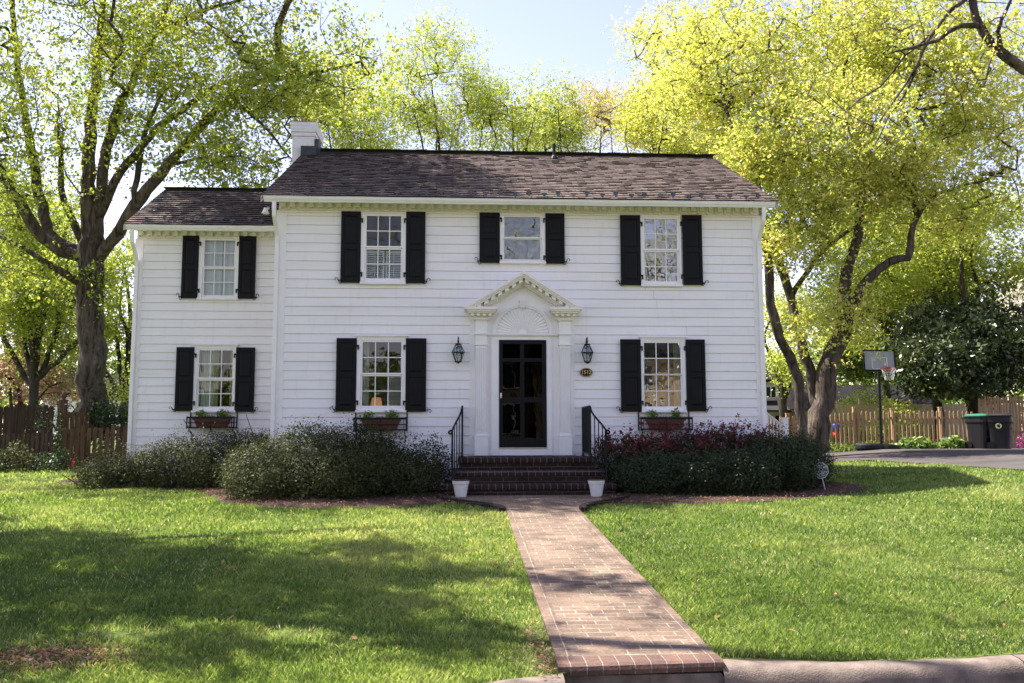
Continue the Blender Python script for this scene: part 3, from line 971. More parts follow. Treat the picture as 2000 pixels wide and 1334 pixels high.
# underside and rake boards
for x0, x1 in ((-4.835, -4.60), (4.62, 4.855)):
    b = MB()
    b.quad((x0, -0.44, 5.40), (x0, 3.80, 7.60), (x1, 3.80, 7.60), (x1, -0.44, 5.40))
    b.quad((x1, 8.04, 5.40), (x1, 3.80, 7.60), (x0, 3.80, 7.60), (x0, 8.04, 5.40))
    b.build('eave_soffit', M['trim'], HOUSE)
for x in (-4.84, 4.84):
    b = MB()
    for ya, yb in ((-0.44, 3.8), (8.04, 3.8)):
        P = [(x, ya, 5.30), (x, yb, 7.50), (x, yb, 7.61), (x, ya, 5.41)]
        b.quad(*P); b.quad(*[(x+.018*(1 if x > 0 else -1), y, z) for x, y, z in P[::-1]])
    b.build('rake_board', M['trim'], HOUSE)
# ceiling under the roof keeps the rooms dark
b = MB(); b.box(MX0+.05, MX1-.05, 0.04, DEPTH-.12, 5.43, 5.45); b.build('ceiling', M['room'], HOUSE)
b = MB()
N = 34
for i in range(N):
    xa = -4.85+9.72*i/N; xb = -4.85+9.72*(i+1.04)/N; h = 0.004*(i % 2)+0.004*math.sin(i*2.3)
    b.prism([(0, 0)]*0 or [(xa, 7.652+h), (xb, 7.652+h), (xb, 7.668+h), (xa, 7.668+h)], 3.66, 3.94)
b.build('ridge_cap', M['ridge'], ROOF)
# plumbing vent near the ridge
p = (0.98, 3.35, 7.42)
b = MB(); b.lathe([(0.035, -.1), (0.035, 0.34), (0.026, 0.34), (0.026, 0.2)], p, 10); b.lathe([(0.09, -.04), (0.07, 0.02), (0.045, 0.05), (0.04, 0.08)], p, 12)
b.build('vent_pipe', M['iron'], ROOF, smooth=False)
# wing roof
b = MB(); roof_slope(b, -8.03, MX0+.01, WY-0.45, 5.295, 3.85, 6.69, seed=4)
WROOF = b.build('wing_roof', M['shingle_shade'], HOUSE); roof_uv(WROOF, WY-.45, 5.295, 3.85, 6.69)
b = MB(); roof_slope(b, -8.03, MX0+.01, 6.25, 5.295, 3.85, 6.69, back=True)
o = b.build('wing_roof', M['shingle_shade'], HOUSE); roof_uv(o, 6.25, 5.295, 3.85, 6.69)
b = MB()
for i in range(11):
    xa = -8.04+3.4*i/11; xb = -8.04+3.4*(i+1.03)/11
    b.box(xa, min(xb, MX0), 3.72, 3.98, 6.70+.003*(i % 2), 6.716+.003*(i % 2))
b.build('ridge_cap', M['ridge'], WROOF)
b = MB()
for ya, yb, zr in ((WY-.44, 3.85, 6.66),):
    P = [(-8.03, ya, 5.17), (-8.03, yb, 6.55), (-8.03, yb, 6.66), (-8.03, ya, 5.28)]
    b.quad(*P[::-1]); b.quad(*[(x+.02, y, z) for x, y, z in P])
    b.build('rake_board', M['trim'], HOUSE)
b = MB()
b.quad((-8.02, WY-.44, 5.27), (-8.02, 3.85, 6.66), (WX0, 3.85, 6.66), (WX0, WY-.44, 5.27))
b.build('eave_soffit', M['trim'], HOUSE)
b = MB(); b.box(WX0+.05, MX0-.05, WY+.04, 5.8, 5.30, 5.32); b.build('ceiling', M['room'], HOUSE)

# snow guards: two staggered rows on each front slope
def snow_guard_mesh():
    b = MB()
    prof = [(-0.052, 0.045), (-0.048, 0.075), (-0.03, 0.092), (0, 0.10), (0.03, 0.092), (0.048, 0.075), (0.052, 0.045), (0.022, 0.040), (0.018, 0.0), (-0.018, 0.0), (-0.022, 0.040)]
    b.prism(prof[::-1], -0.006, 0.006)
    b.box(-0.016, 0.016, 0.006, 0.14, -0.006, 0.004)
    return b


sg = snow_guard_mesh().build('snow_guard', M['guard'], ROOF)
spots = []
for row, (s, x0) in enumerate(((0.20, -4.30), (0.075, -4.58+.56))):
    for i in range(17):
        x = x0+i*0.552
        if x > 4.6: continue
        spots.append((x, -0.45+s*0.888, 5.425+s*0.461))
first = True
for x, y, z in spots:
    o = sg if first else copy_tree(sg, parent=ROOF)
    first = False
    o.location = (x, y, z+.012); o.rotation_euler = (R(-14+RNG.uniform(-5, 5)), 0, R(RNG.uniform(-7, 7)))
sgw = snow_guard_mesh().build('snow_guard', M['guard'], WROOF)
first = True
for row, (s, x0) in enumerate(((0.27, -7.30), (0.12, -7.62))):
    for i in range(5):
        x = x0+i*0.58
        if x > -4.75: continue
        o = sgw if first else copy_tree(sgw, parent=WROOF); first = False
        o.location = (x, WY-0.45+s*0.865, 5.295+s*0.502+.012); o.rotation_euler = (R(-14), 0, R(RNG.uniform(-7, 7)))

# chimney on the left gable
b = MB()
CX0, CX1, CY0, CY1 = -5.07, -4.55, 3.42, 4.36
b.box(CX0, CX1, CY0, CY1, 0.0, 7.86)
b.box(CX0-.018, CX1+.018, CY0-.018, CY1+.018, 7.86, 7.96)
b.box(CX0-.036, CX1+.036, CY0-.036, CY1+.036, 7.96, 8.20)
CH = b.build('chimney', M['white_brick'], HOUSE, bevel=0.012)
b = MB(); b.box(CX0+.02, CX1-.02, CY0+.02, CY1-.02, 8.20, 8.245); b.build('chimney_cap', M['red_brick'], CH)
b = MB()
b.box(-4.85, -4.50, 3.30, 3.44, 7.30, 7.60); b.box(-4.56, -4.46, 3.40, 3.72, 7.45, 7.80)
b.build('flashing', M['flash'], CH)

# ------------------------------------------------------------------ windows, shutters
def room_box(name, x0, x1, y0, y1, z0, z1, mat, parent, front_hole):
    """walls of the room behind one window, open towards it"""
    b = MB()
    b.quad((x0, y1, z0), (x1, y1, z0), (x1, y1, z1), (x0, y1, z1))
    b.quad((x0, y0, z0), (x0, y1, z0), (x0, y1, z1), (x0, y0, z1))
    b.quad((x1, y1, z0), (x1, y0, z0), (x1, y0, z1), (x1, y1, z1))
    b.quad((x0, y0, z1), (x0, y1, z1), (x1, y1, z1), (x1, y0, z1))
    b.quad((x0, y0, z0), (x1, y0, z0), (x1, y1, z0), (x0, y1, z0))
    h = front_hole
    for a0, a1, c0, c1 in ((x0, h[0], z0, z1), (h[1], x1, z0, z1), (h[0], h[1], z0, h[2]), (h[0], h[1], h[3], z1)):
        b.quad((a1, y0, c0), (a0, y0, c0), (a0, y0, c1), (a1, y0, c1))
    return b.build(name, mat, parent)


def wavy_curtain(b, x0, x1, y, z0, z1, folds, amp=0.025):
    n = int(folds*8)
    for i in range(n):
        t0, t1 = i/n, (i+1)/n
        ya = y+amp*math.sin(t0*folds*2*math.pi); yb = y+amp*math.sin(t1*folds*2*math.pi)
        b.quad((x0+(x1-x0)*t0, ya, z0), (x0+(x1-x0)*t1, yb, z0), (x0+(x1-x0)*t1, yb, z1), (x0+(x1-x0)*t0, ya, z1))


def make_window(key, glass, label=None):
    w = WIN[key]; y = w['y']; c0, c1, zb, zt = w['c']; g0, g1, gt, rt, rb, gb = w['g']; mx, mz = w['m']
    lower = key in ('LL', 'LR', 'WL')
    b = MB()
    j = 0.034                       # sash stile width
    s0, s1 = g0-j, g1+j
    # casing: jambs, head, apron; blind stop round the sashes
    b.box(c0, s0, y-0.050, y+0.06, zb+.055, zt); b.box(s1, c1, y-0.050, y+0.06, zb+.055, zt)
    b.box(s0, s1, y-0.050, y+0.06, gt+j, zt-.001)
    for xa, xb in ((c0-.004, c0+.022), (c1-.022, c1+.004)):
        b.box(xa, xb, y-.060, y-.051, zb+.06, zt-.03)
    b.box(c0, c1, y-.061, y-.051, zt-.028, zt-.002)
    if lower:
        b.box(c0-.035, c1+.035, y-.085, y-.0, zt+.001, zt+.022)
        b.box(c0-.02, c1+.02, y-.068, y-.0, zt-.012, zt+.0005)
    win = b.build('window', M['trim'], HOUSE, bevel=0.003)
    if label: win['label'] = label
    b = MB(); b.box(c0-.012, c1+.012, y-.088, y+.06, zb+.012, zb+.052); b.box(c0+.004, c1-.004, y-.056, y+.03, zb-.0, zb+.011)
    b.build('sill', M['trim'], win, bevel=0.003)
    for nm, za, zc, yy in (('upper', rt, gt, y-0.020), ('lower', gb, rb, y+0.012)):
        b = MB(); up = nm == 'upper'
        top = zc+(j if up else (rt-rb)*0.55); bot = za-((rt-rb)*0.45 if up else j+.012)
        b.box(s0, g0, yy-.018, yy+.018, bot, top); b.box(g1, s1, yy-.018, yy+.018, bot, top)
        b.box(g0, g1, yy-.018, yy+.018, zc, top); b.box(g0, g1, yy-.018, yy+.018, bot, za)
        if nm == 'lower':
            b.box(g0, g1, yy-.026, yy-.0185, zc+.003, top-.002)
        bw = 0.0085
        for i in range(1, mx):
            xm = g0+(g1-g0)*i/mx; b.box(xm-bw, xm+bw, yy-.013, yy+.013, za, zc)
        for i in range(1, mz):
            zm = za+(zc-za)*i/mz
            for k in range(mx):
                xa = g0+(g1-g0)*k/mx+(bw if k else 0); xb = g0+(g1-g0)*(k+1)/mx-(bw if k < mx-1 else 0)
                b.box(xa, xb, yy-.0125, yy+.0125, zm-bw, zm+bw)
        b.build('sash', M['sash'], win)
        b = MB(); b.quad((g0, yy, za), (g1, yy, za), (g1, yy, zc), (g0, yy, zc))
        b.build('pane', glass, win)
    return win


win_o = {}
win_o['UL'] = make_window('UL', M['glass'], 'six over six window with louvred blinds in its lower half')
win_o['UR'] = make_window('UR', M['glass_lit'], 'six over six window reflecting blue sky and branches')
win_o['UC'] = make_window('UC', M['glass_wavy'], 'small two pane window with rippled reflections above the door')
win_o['LL'] = make_window('LL', M['glass'], 'window with a lit lamp and half closed blinds inside')
win_o['LR'] = make_window('LR', M['glass_lit'], 'window reflecting the tan house across the street')
win_o['WU'] = make_window('WU', M['glass'], 'window with a drawn white shade on the wing')
win_o['WL'] = make_window('WL', M['glass'], 'window with green curtains on the wing')
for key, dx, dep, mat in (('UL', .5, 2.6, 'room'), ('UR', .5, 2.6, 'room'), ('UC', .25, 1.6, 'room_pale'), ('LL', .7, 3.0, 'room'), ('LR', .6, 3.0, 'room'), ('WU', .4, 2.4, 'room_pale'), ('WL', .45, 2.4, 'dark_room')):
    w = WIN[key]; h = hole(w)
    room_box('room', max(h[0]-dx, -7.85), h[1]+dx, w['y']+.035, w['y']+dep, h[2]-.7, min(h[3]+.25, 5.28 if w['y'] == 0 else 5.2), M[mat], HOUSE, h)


def louvres(b, x0, x1, y, z0, z1, n, tilt=0.5, depth=0.03):
    for i in range(n):
        zc = z0+(z1-z0)*(i+.5)/n
        b.obox(((x0+x1)/2, y, zc), ((x1-x0)/2, 0, 0), (0, depth*math.cos(tilt), depth*math.sin(tilt)), (0, -.003*math.sin(tilt), .003*math.cos(tilt)))


g = WIN['UL']['g']; b = MB(); mid = (g[0]+g[1])/2+.02
for xa, xb in ((g[0]-.02, mid-.012), (mid+.012, g[1]+.02)):
    b.box(xa, xa+.035, .075, .10, g[5]-.03, g[4]+.0); b.box(xb-.035, xb, .075, .10, g[5]-.03, g[4]+.0)
    b.box(xa+.035, xb-.035, .075, .10, g[5]-.03, g[5]+.02); b.box(xa+.035, xb-.035, .075, .10, g[4]-.05, g[4])
    louvres(b, xa+.036, xb-.036, .087, g[5]+.025, g[4]-.05, 11, 0.55, 0.026)
    b.box((xa+xb)/2-.006, (xa+xb)/2+.006, .052, .062, g[5]+.03, g[4]-.06)
b.build('louvred_blind', M['blind'], win_o['UL'])
g = WIN['UR']['g']; b = MB(); wavy_curtain(b, g[0]-.02, g[0]+.08, .12, g[5]-.2, g[2]+.1, 2)
b.build('curtain', M['curtain'], win_o['UR'])
g = WIN['LL']['g']; b = MB(); wavy_curtain(b, g[0]-.02, g[0]+.105, .13, g[5]-.3, g[2]+.1, 2.5)
b.build('curtain', M['curtain'], win_o['LL'])
b = MB(); louvres(b, g[1]-.29, g[1]+.02, .55, g[5]-.1, g[4]+.05, 26, 0.45, 0.022); b.box(g[1]-.30, g[1]+.03, .53, .57, g[4]+.05, g[4]+.09)
b.build('louvred_blind', M['blind'], win_o['LL'])
g = WIN['LR']['g']; b = MB(); wavy_curtain(b, g[1]-.10, g[1]+.03, .13, g[5]-.3, g[2]+.1, 2.5); wavy_curtain(b, g[0]-.03, g[0]+.05, .13, g[5]-.3, g[2]+.1, 1.5)
b.build('curtain', M['curtain'], win_o['LR'])
g = WIN['WU']['g']; b = MB(); wavy_curtain(b, g[0]-.04, (g[0]+g[1])/2+.03, WY+.09, g[5]-.1, g[2]+.08, 2, .006); wavy_curtain(b, (g[0]+g[1])/2+.045, g[1]+.04, WY+.085, g[5]-.1, g[2]+.08, 1.5, .006)
b.build('curtain', M['blind'], win_o['WU'])
g = WIN['WL']['g']; b = MB(); wavy_curtain(b, g[0]-.04, g[0]+.27, WY+.13, g[5]-.2, g[2]+.08, 4, .02)
b.build('curtain', M['curtain'], win_o['WL'])
b = MB(); wavy_curtain(b, g[0]+.24, g[0]+.36, WY+.10, g[5]-.2, g[2]+.08, 1.5, .02); wavy_curtain(b, g[1]-.09, g[1]+.03, WY+.12, g[5]-.2, g[2]+.08, 1.5, .02)
b.build('curtain', M['green_curtain'], win_o['WL'])
# lamp seen through the lower left window
lamp = thing('table_lamp', (-2.82, 0.9, 1.05), 'table lamp with an amber shade glowing inside the lower left window of the main house', 'lamp')
b = MB(); b.lathe([(0.09, 0), (0.09, .02), (0.025, .05), (0.05, .16), (0.055, .25), (0.02, .36), (0.015, .5)], (-2.82, .9, 1.05), 14); b.build('lamp_base', M['room'], lamp, smooth=True)
mlamp, n_, l_, bs_ = new_mat('lit_lamp_shade'); bs_.inputs['Base Color'].default_value = (.5, .36, .2, 1)
bs_.inputs['Emission Color'].default_value = (1.0, 0.45, 0.16, 1); bs_.inputs['Emission Strength'].default_value = 0.10
b = MB(); b.lathe([(0.14, .44), (0.085, .70)], (-2.82, .9, 1.05), 18); b.build('lamp_shade', mlamp, lamp, smooth=True)


def make_shutter(x0, x1, z0, z1, y, outer, midf, tilt):
    """panelled shutter; outer = -1/+1 side away from the window; tilt rotates the holdback scroll"""
    yf = y-0.078; yb = y-0.044
    b = MB(); st = 0.058
    zm = z0+(z1-z0)*midf
    b.box(x0+.001, x1-.001, yf+.014, yb, z0+.001, z1-.001)
    b.box(x0, x0+st, yf, yb+.002, z0, z1); b.box(x1-st, x1, yf, yb+.002, z0, z1)
    for a, c in ((z0, z0+.10), (z1-.075, z1), (zm-.045, zm+.045)):
        b.box(x0+st, x1-st, yf, yf+.0135, a, c)
    for a, c in ((z0+.10, zm-.045), (zm+.045, z1-.075)):
        P0 = (x0+st+.008, x1-st-.008, a+.008, c-.008); P1 = (x0+st+.04, x1-st-.04, a+.04, c-.04)
        ya, yc = yf+.0132, yf+.002
        q = lambda P, yy: [(P[0], yy, P[2]), (P[1], yy, P[2]), (P[1], yy, P[3]), (P[0], yy, P[3])]
        A, B = q(P0, ya), q(P1, yc)
        b.quad(*B)
        for i in range(4):
            k = (i+1) % 4; b.quad(A[i], A[k], B[k], B[i])
    sh = b.build('shutter', M['black'], HOUSE, bevel=0.002)
    # strap hinges on the window side
    xi = x1 if outer < 0 else x0
    s = -outer
    for zc in (z0+.16*(1 if z1-z0 > 1.1 else .7), z1-.17*(1 if z1-z0 > 1.1 else .8)):
        b = MB(); xa, xb = sorted((xi-s*.006, xi+s*.045))
        b.box(xa, xb, y-.080, y-.062, zc+.012, zc+.042)
        xa, xb = sorted((xi+s*.018, xi+s*.045)); b.box(xa, xb, y-.081, y-.0615, zc-.045, zc+.0115)
        b.build('hinge', M['iron'], sh)
    # scrolled holdback at the lower outer corner
    xo = x0 if outer < 0 else x1
    c = Vector((xo+outer*.03, y-.088, z0+.035)); pts = []; rad = []
    for i in range(33):
        t = -1+2*i/32; a = abs(t)
        th = 4.6*max(0, a-.38)/.62; rr = 0.030*(1-.55*max(0, a-.38)/.62)
        if a < .38:
            px, pz = 0.010*math.sin(t/.38*1.2), t/.38*.028
        else:
            px = 0.009+(-.030+rr*math.cos(th))*-1; pz = .028+rr*math.sin(th)
            if t < 0: px, pz = -px, -pz
        px *= outer
        ca, sa = math.cos(tilt), math.sin(tilt)
        pts.append(c+Vector((px*ca-pz*sa, 0, px*sa+pz*ca))*1.12); rad.append(.0085-.004*a)
    b = MB(); b.tube(pts, rad, 6); b.tube([c+Vector((0, .08, 0)), c+Vector((0, -.006, 0))], .011, 6)
    b.tube([c+Vector((-outer*.05, 0, 0)), c], .008, 6)
    b.build('holdback', M['iron'], sh)
    return sh


for x0, x1, z0, z1, y, ou, mf, ti in (
        (-3.428, -3.065, 3.870, 5.233, 0, -1, .5, .1), (-2.205, -1.845, 3.868, 5.238, 0, 1, .5, -.05),
        (1.885, 2.272, 3.858, 5.222, 0, -1, .5, .0), (3.095, 3.472, 3.872, 5.236, 0, 1, .5, -.2),
        (-0.819, -0.434, 4.268, 5.240, 0, -1, .53, -.15), (0.443, 0.808, 4.263, 5.238, 0, 1, .53, .0),
        (-3.476, -3.104, 1.460, 2.822, 0, -1, .5, .25), (-2.192, -1.810, 1.452, 2.823, 0, 1, .5, -1.2),
        (1.853, 2.236, 1.450, 2.818, 0, -1, .5, .0), (3.115, 3.476, 1.456, 2.819, 0, 1, .5, -.1),
        (-6.955, -6.622, 3.838, 5.158, WY, -1, .5, -.25), (-5.797, -5.450, 3.836, 5.160, WY, 1, .5, .1),
        (-7.000, -6.640, 1.512, 2.822, WY, -1, .5, .2), (-5.795, -5.410, 1.495, 2.820, WY, 1, .5, .0)):
    make_shutter(x0, x1, z0, z1, y, ou, mf, ti)

# ------------------------------------------------------------------ front door and its surround
b = MB()
b.box(-1.002, -.603, -.030, .05, .64, 3.16); b.box(.553, .980, -.030, .05, .64, 3.16)      # flat back boards
b.prism([(-1.0, 3.161), (.98, 3.161), (1.03, 3.36), (0.0, 3.96), (-1.03, 3.36)], -.028, .03)
b.box(-.602, .552, -.029, .05, 2.815, 3.160)
SUR = b.build('entrance_surround', M['trim'], HOUSE)
for s in (-1, 1):
    cx = -.785 if s < 0 else .792
    b = MB()
    b.box(cx-.122, cx+.122, -.145, -.031, .640, .985); b.box(cx-.128, cx+.128, -.151, -.031, .986, 1.012)
    b.box(cx-.105, cx+.105, -.112, -.031, 1.013, 2.690)
    nfl = 6
    for i in range(nfl):                                     # flutes read as raised fillets
        xa = cx-.084+.168*i/(nfl-1)
        b.box(xa-.0075, xa+.0075, -.124, -.1125, 1.09, 2.63)
    b.box(cx-.105, cx-.097, -.124, -.1125, 1.06, 2.66); b.box(cx+.097, cx+.105, -.124, -.1125, 1.06, 2.66)
    b.box(cx-.097, cx+.097, -.1235, -.1125, 2.635, 2.66); b.box(cx-.097, cx+.097, -.1235, -.1125, 1.06, 1.085)
    b.box(cx-.120, cx+.120, -.138, -.031, 2.691, 2.712)
    b.box(cx-.108, cx+.108, -.122, -.031, 2.713, 2.895)
    b.box(cx-.130, cx+.130, -.150, -.031, 2.896, 2.925); b.box(cx-.118, cx+.118, -.136, -.031, 2.880, 2.8955)
    b.box(cx-.108, cx+.108, -.122, -.031, 2.926, 3.150)
    b.build('pilaster', M['trim'], SUR, bevel=0.003)
    # entablature block with its stepped, dentilled crown
    b = MB()
    for hw, yf, z0, z1 in ((.125, -.138, 3.151, 3.170), (.150, -.165, 3.171, 3.20), (.165, -.178, 3.2345, 3.25), (.245, -.275, 3.285, 3.315), (.270, -.305, 3.3155, 3.345), (.290, -.33, 3.3455, 3.392)):
        xi0 = max(cx-hw, -1.10) if s < 0 else cx-hw; xi1 = cx+hw if s < 0 else min(cx+hw, 1.12)
        b.box(cx-hw, cx+hw, yf, -.031, z0, z1)
    b.box(cx-.20, cx+.20, -.215, -.031, 3.2505, 3.2845)
    b.box(cx-.150, cx+.150, -.160, -.031, 3.2005, 3.234)
    for i in range(4):
        xa = cx-.165+.11*i; b.box(xa-.026, xa+.026, -.245, -.216, 3.232, 3.2840)
    for i in range(13):
        xa = cx-.144+.024*i; b.box(xa-.007, xa+.007, -.174, -.1605, 3.205, 3.2335)
    b.build('entablature', M['bounce_warm'], SUR)
# raking pediment
b = MB()
for s in (-1, 1):
    A = Vector((s*1.095, 0, 3.393)); B = Vector((0.012, 0, 4.07)); d = (B-A); L = d.length; d.normalize()
    nv = Vector((-d.z, 0, d.x)) if s < 0 else Vector((d.z, 0, -d.x))
    if nv.z < 0: nv = -nv
    def rk(o0, o1, yf, yb, inset=0.0, a0=0.0):
        # plumb-cut band between offsets o0..o1 measured vertically below the top line
        k = d.z/abs(d.x)
        xA = s*(1.095-a0); zA = 3.393+a0*k
        P = [(xA, zA-o1), (0.012, 4.07-o1), (0.012, 4.07-o0), (xA, zA-o0)]
        if s > 0: P = P[::-1]
        b.prism(P, yf, yb)
    rk(0.0, .052, -.335, -.02); rk(.0525, .085, -.312, -.02, a0=.035); rk(.0855, .118, -.285, -.02, a0=.085)
    rk(.2055, .236, -.125, -.028, a0=.36); rk(.1185, .205, -.150, -.028, a0=.20)
    n = 7
    for i in range(n):                                         # modillion blocks under the rake
        t = (i+.55)/n; xa = s*(1.095-.20)*(1-t)+.012*t; k = d.z/abs(d.x)
        zt = 4.07-abs(xa-.012)*k-.119
        w = .036
        P = [(xa-w, zt+(s*w*k) - .062), (xa+w, zt-(s*w*k)-.062), (xa+w, zt-(s*w*k)), (xa-w, zt+(s*w*k))]
        b.prism(P, -.262, -.1505)
    for i in range(22):
        t = (i+.5)/22; xa = s*(1.095-.30)*(1-t)+.012*t; k = d.z/abs(d.x); zt = 4.07-abs(xa-.012)*k-.206; w = .010
        b.prism([(xa-w, zt+s*w*k-.036), (xa+w, zt-s*w*k-.036), (xa+w, zt-s*w*k), (xa-w, zt+s*w*k)], -.142, -.1255)
b.build('pediment', M['bounce_warm'], SUR)
# half-round sunburst panel
b = MB(); ac, az = 0.0, 2.926
b.ring(ac, az, .567, .530, -.075, -.028, 0, math.pi, 32); b.ring(ac, az, .5295, .495, -.060, -.028, 0, math.pi, 32); b.ring(ac, az, .582, .568, -.05, -.028, 0, math.pi, 32)
b.build('arch_moulding', M['trim'], SUR)
b = MB(); NR = 22
for i in range(NR):
    t0 = math.pi*i/NR+.012; t1 = math.pi*(i+1)/NR-.012; tm = (t0+t1)/2; r0, r1 = .085, .49
    P = [(r0, t0), (r1, t0), (r1, tm), (r0, tm)]; Q = [(r0, tm), (r1, tm), (r1, t1), (r0, t1)]
    for PP, ya, yb in ((P, -.028, -.048), (Q, -.048, -.028)):
        vs = []
        for (rr, th), yy in zip(PP, (ya, ya, yb, yb)):
            vs.append((ac+rr*math.cos(th), yy if rr > .2 else yy*.5-.015, az+rr*math.sin(th)))
        b.quad(*vs)
b.ring(ac, az, .085, .0, -.058, -.028, 0, math.pi, 14)
b.build('sunburst_panel', M['trim'], SUR)
b = MB(); b.prism([(-.038, 3.40), (.034, 3.40), (.055, 3.535), (-.058, 3.535)], -.098, -.029); b.prism([(-.066, 3.5355), (.063, 3.5355), (.066, 3.552), (-.069, 3.552)], -.112, -.029)
for xk in (-.022, -.002, .018): b.box(xk-.006, xk+.006, -.106, -.0985, 3.41, 3.525)
b.build('keystone', M['trim'], SUR)
b = MB(); b.box(-.665, .672, -.082, -.030, 2.893, 2.9255); b.box(-.665, .672, -.066, -.030, 2.878, 2.8925)
b.box(-.602, -.449, -.045, .05, .64, 2.8145); b.box(.447, .552, -.045, .05, .64, 2.8145); b.box(-.448, .446, -.045, .05, 2.803, 2.8144)
for xa in (-.605, -.59, .54, .555): b.box(xa-.005, xa+.005, -.055, -.0455, .66, 2.877)
b.box(-.448, .446, -.06, .05, .64, .760)
b.build('door_frame', M['trim'], SUR)
# black storm door in front of the panelled door
b = MB(); yd = -.062
X = (-.445, -.378, -.052, .026, .362, .443); Zr = (.785, .962, 1.622, 1.722, 2.388, 2.456, 2.722, 2.800)
b.box(X[0], X[1], yd, yd+.035, Zr[0], Zr[7]); b.box(X[4], X[5], yd, yd+.035, Zr[0], Zr[7])
for a, c in ((0, 1), (2, 3), (4, 5), (6, 7)):
    b.box(X[1], X[4], yd+.001, yd+.034, Zr[a], Zr[c])
for a, c in ((1, 2), (3, 4), (5, 6)):
    b.box(X[2], X[3], yd+.002, yd+.033, Zr[a], Zr[c])
DOOR = b.build('storm_door', M['black'], HOUSE, bevel=0.003)
b = MB()
for a, c in ((1, 2), (3, 4), (5, 6)):
    for p, q in ((1, 2), (3, 4)):
        b.quad((X[p], yd+.02, Zr[a]), (X[q], yd+.02, Zr[a]), (X[q], yd+.02, Zr[c]), (X[p], yd+.02, Zr[c]))
b.build('pane', M['glass_door'], DOOR)
b = MB(); b.box(-.427, -.398, yd-.035, yd-.001, 1.70, 1.80); b.tube([(-.412, yd-.045, 1.715), (-.412, yd-.05, 1.75), (-.412, yd-.045, 1.785)], .010, 8)
b.build('handle', M['metal'], DOOR, bevel=.004)
b = MB(); b.box(-.445, .450, yd-.012, yd+.03, .768, .784); b.build('door_sweep', M['metal'], DOOR)
b = MB(); b.box(-.445, .443, .02, .05, .762, 2.802)
for x0, x1, z0, z1 in ((-.36, -.06, .95, 1.60), (.04, .36, .95, 1.60), (-.36, -.06, 1.74, 2.38), (.04, .36, 1.74, 2.38)):
    b.box(x0, x1, .012, .0195, z0, z1); b.box(x0+.03, x1-.03, .004, .0118, z0+.03, z1-.03)
b.build('inner_door', M['black'], HOUSE)

# rear parts of the house glimpsed past its right side
b = MB(); b.box(4.63, 5.35, 5.2, 8.5, 0, 3.0); b.build('rear_addition', M['siding'], HOUSE)
b = MB(); b.quad((4.62, 5.0, 3.75), (5.62, 5.0, 3.08), (5.62, 8.8, 3.08), (4.62, 8.8, 3.75)); b.quad((4.62, 5.0, 3.60), (4.62, 5.0, 3.75), (5.62, 5.0, 3.08), (5.62, 5.0, 2.98))
b.build('roof', M['ridge'], HOUSE)
b = MB(); b.box(5.54, 5.66, 4.95, 8.8, 2.96, 3.075); b.build('gutter', M['trim'], HOUSE)

# wall fittings
fl = thing('floodlight', (-4.86, -.25, 5.2), 'small white floodlight under the left end of the main eave', 'floodlight')
b = MB(); b.tube([(-4.83, 0.1, 5.33), (-4.85, .02, 5.26)], .022, 8); b.lathe([(0.03, .05), (0.045, .0), (0.075, -.06), (0.07, -.062), (.03, -.03)], (-4.86, 0.0, 5.25), 14)
b.build('lamp_head', M['sash'], fl, smooth=True)
ob = thing('outlet_box', (-4.86, WY-.03, 1.14), 'small white outlet box low on the wing wall beside the downspout', 'outlet box')
b = MB(); b.box(-4.90, -4.80, WY-.09, WY-.02, 1.13, 1.25); b.build('cover', M['sash'], ob, bevel=.008)
b = MB(); b.box(-4.885, -4.815, WY-.085, WY-.03, 1.07, 1.129); b.build('box', M['guard'], ob, bevel=.006)

# lanterns either side of the door
def make_lantern(x, z, label):
    t = thing('wall_lantern', (x, -.02, z), label, 'lantern', 'coach lanterns beside the door')
    y = -.175
    c = Vector((x, y, z))
    b = MB(); b.lathe([(0.055, -.02), (0.055, 0.02), (.03, .02)], (x, -.03, z+.30), 12, sy=.35); b.tube([(x, -.025, z+.33), (x, -.06, z+.44), (x, -.12, z+.475), (x, y, z+.45), (x, y, z+.40)], .010, 8)
    b.lathe([(.008, .36), (.018, .40), (.010, .43), (.016, .45), (.004, .49)], c, 8)
    b.build('bracket', M['iron'], t, smooth=True)
    b = MB()
    b.lathe([(.03, .36), (.052, .355), (.060, .335), (.045, .325)], c, 12)          # vent cap
    n = 6
    for k in range(n):
        th = 2*math.pi*k/n+.26; ca, sa = math.cos(th), math.sin(th)
        b.tube([c+Vector((.048*ca, .048*sa, .335)), c+Vector((.120*ca, .120*sa, .195))], .0055, 5)
        b.tube([c+Vector((.112*ca, .112*sa, .180)), c+Vector((.058*ca, .058*sa, .018))], .0055, 5)
    b.lathe([(.108, .178), (.126, .182), (.124, .196), (.11, .198)], c, 6, rot=.26); b.lathe([(.05, .0), (.066, .006), (.064, .022), (.054, .024)], c, 6, rot=.26)
    b.lathe([(.015, -.02), (.03, .0), (.05, .001)], c, 10)
    b.build('frame', M['iron'], t)
    b = MB(); b.lathe([(.055, .022), (.108, .180)], c, 6, rot=.26); b.lathe([(.116, .195), (.046, .333)], c, 6, rot=.26)
    b.build('glass', M['glass_lamp'], t)
    b = MB()
    for dx, dy in ((-.022, 0), (.02, .012), (.004, -.02)): b.tube([c+Vector((dx, dy, .02)), c+Vector((dx, dy, .115))], .009, 8)
    b.build('candle', M['sash'], t)
    return t


make_lantern(-1.213, 2.362, 'black coach lantern on the clapboards left of the front door')
make_lantern(1.205, 2.362, 'black coach lantern on the clapboards directly above the oval house number')
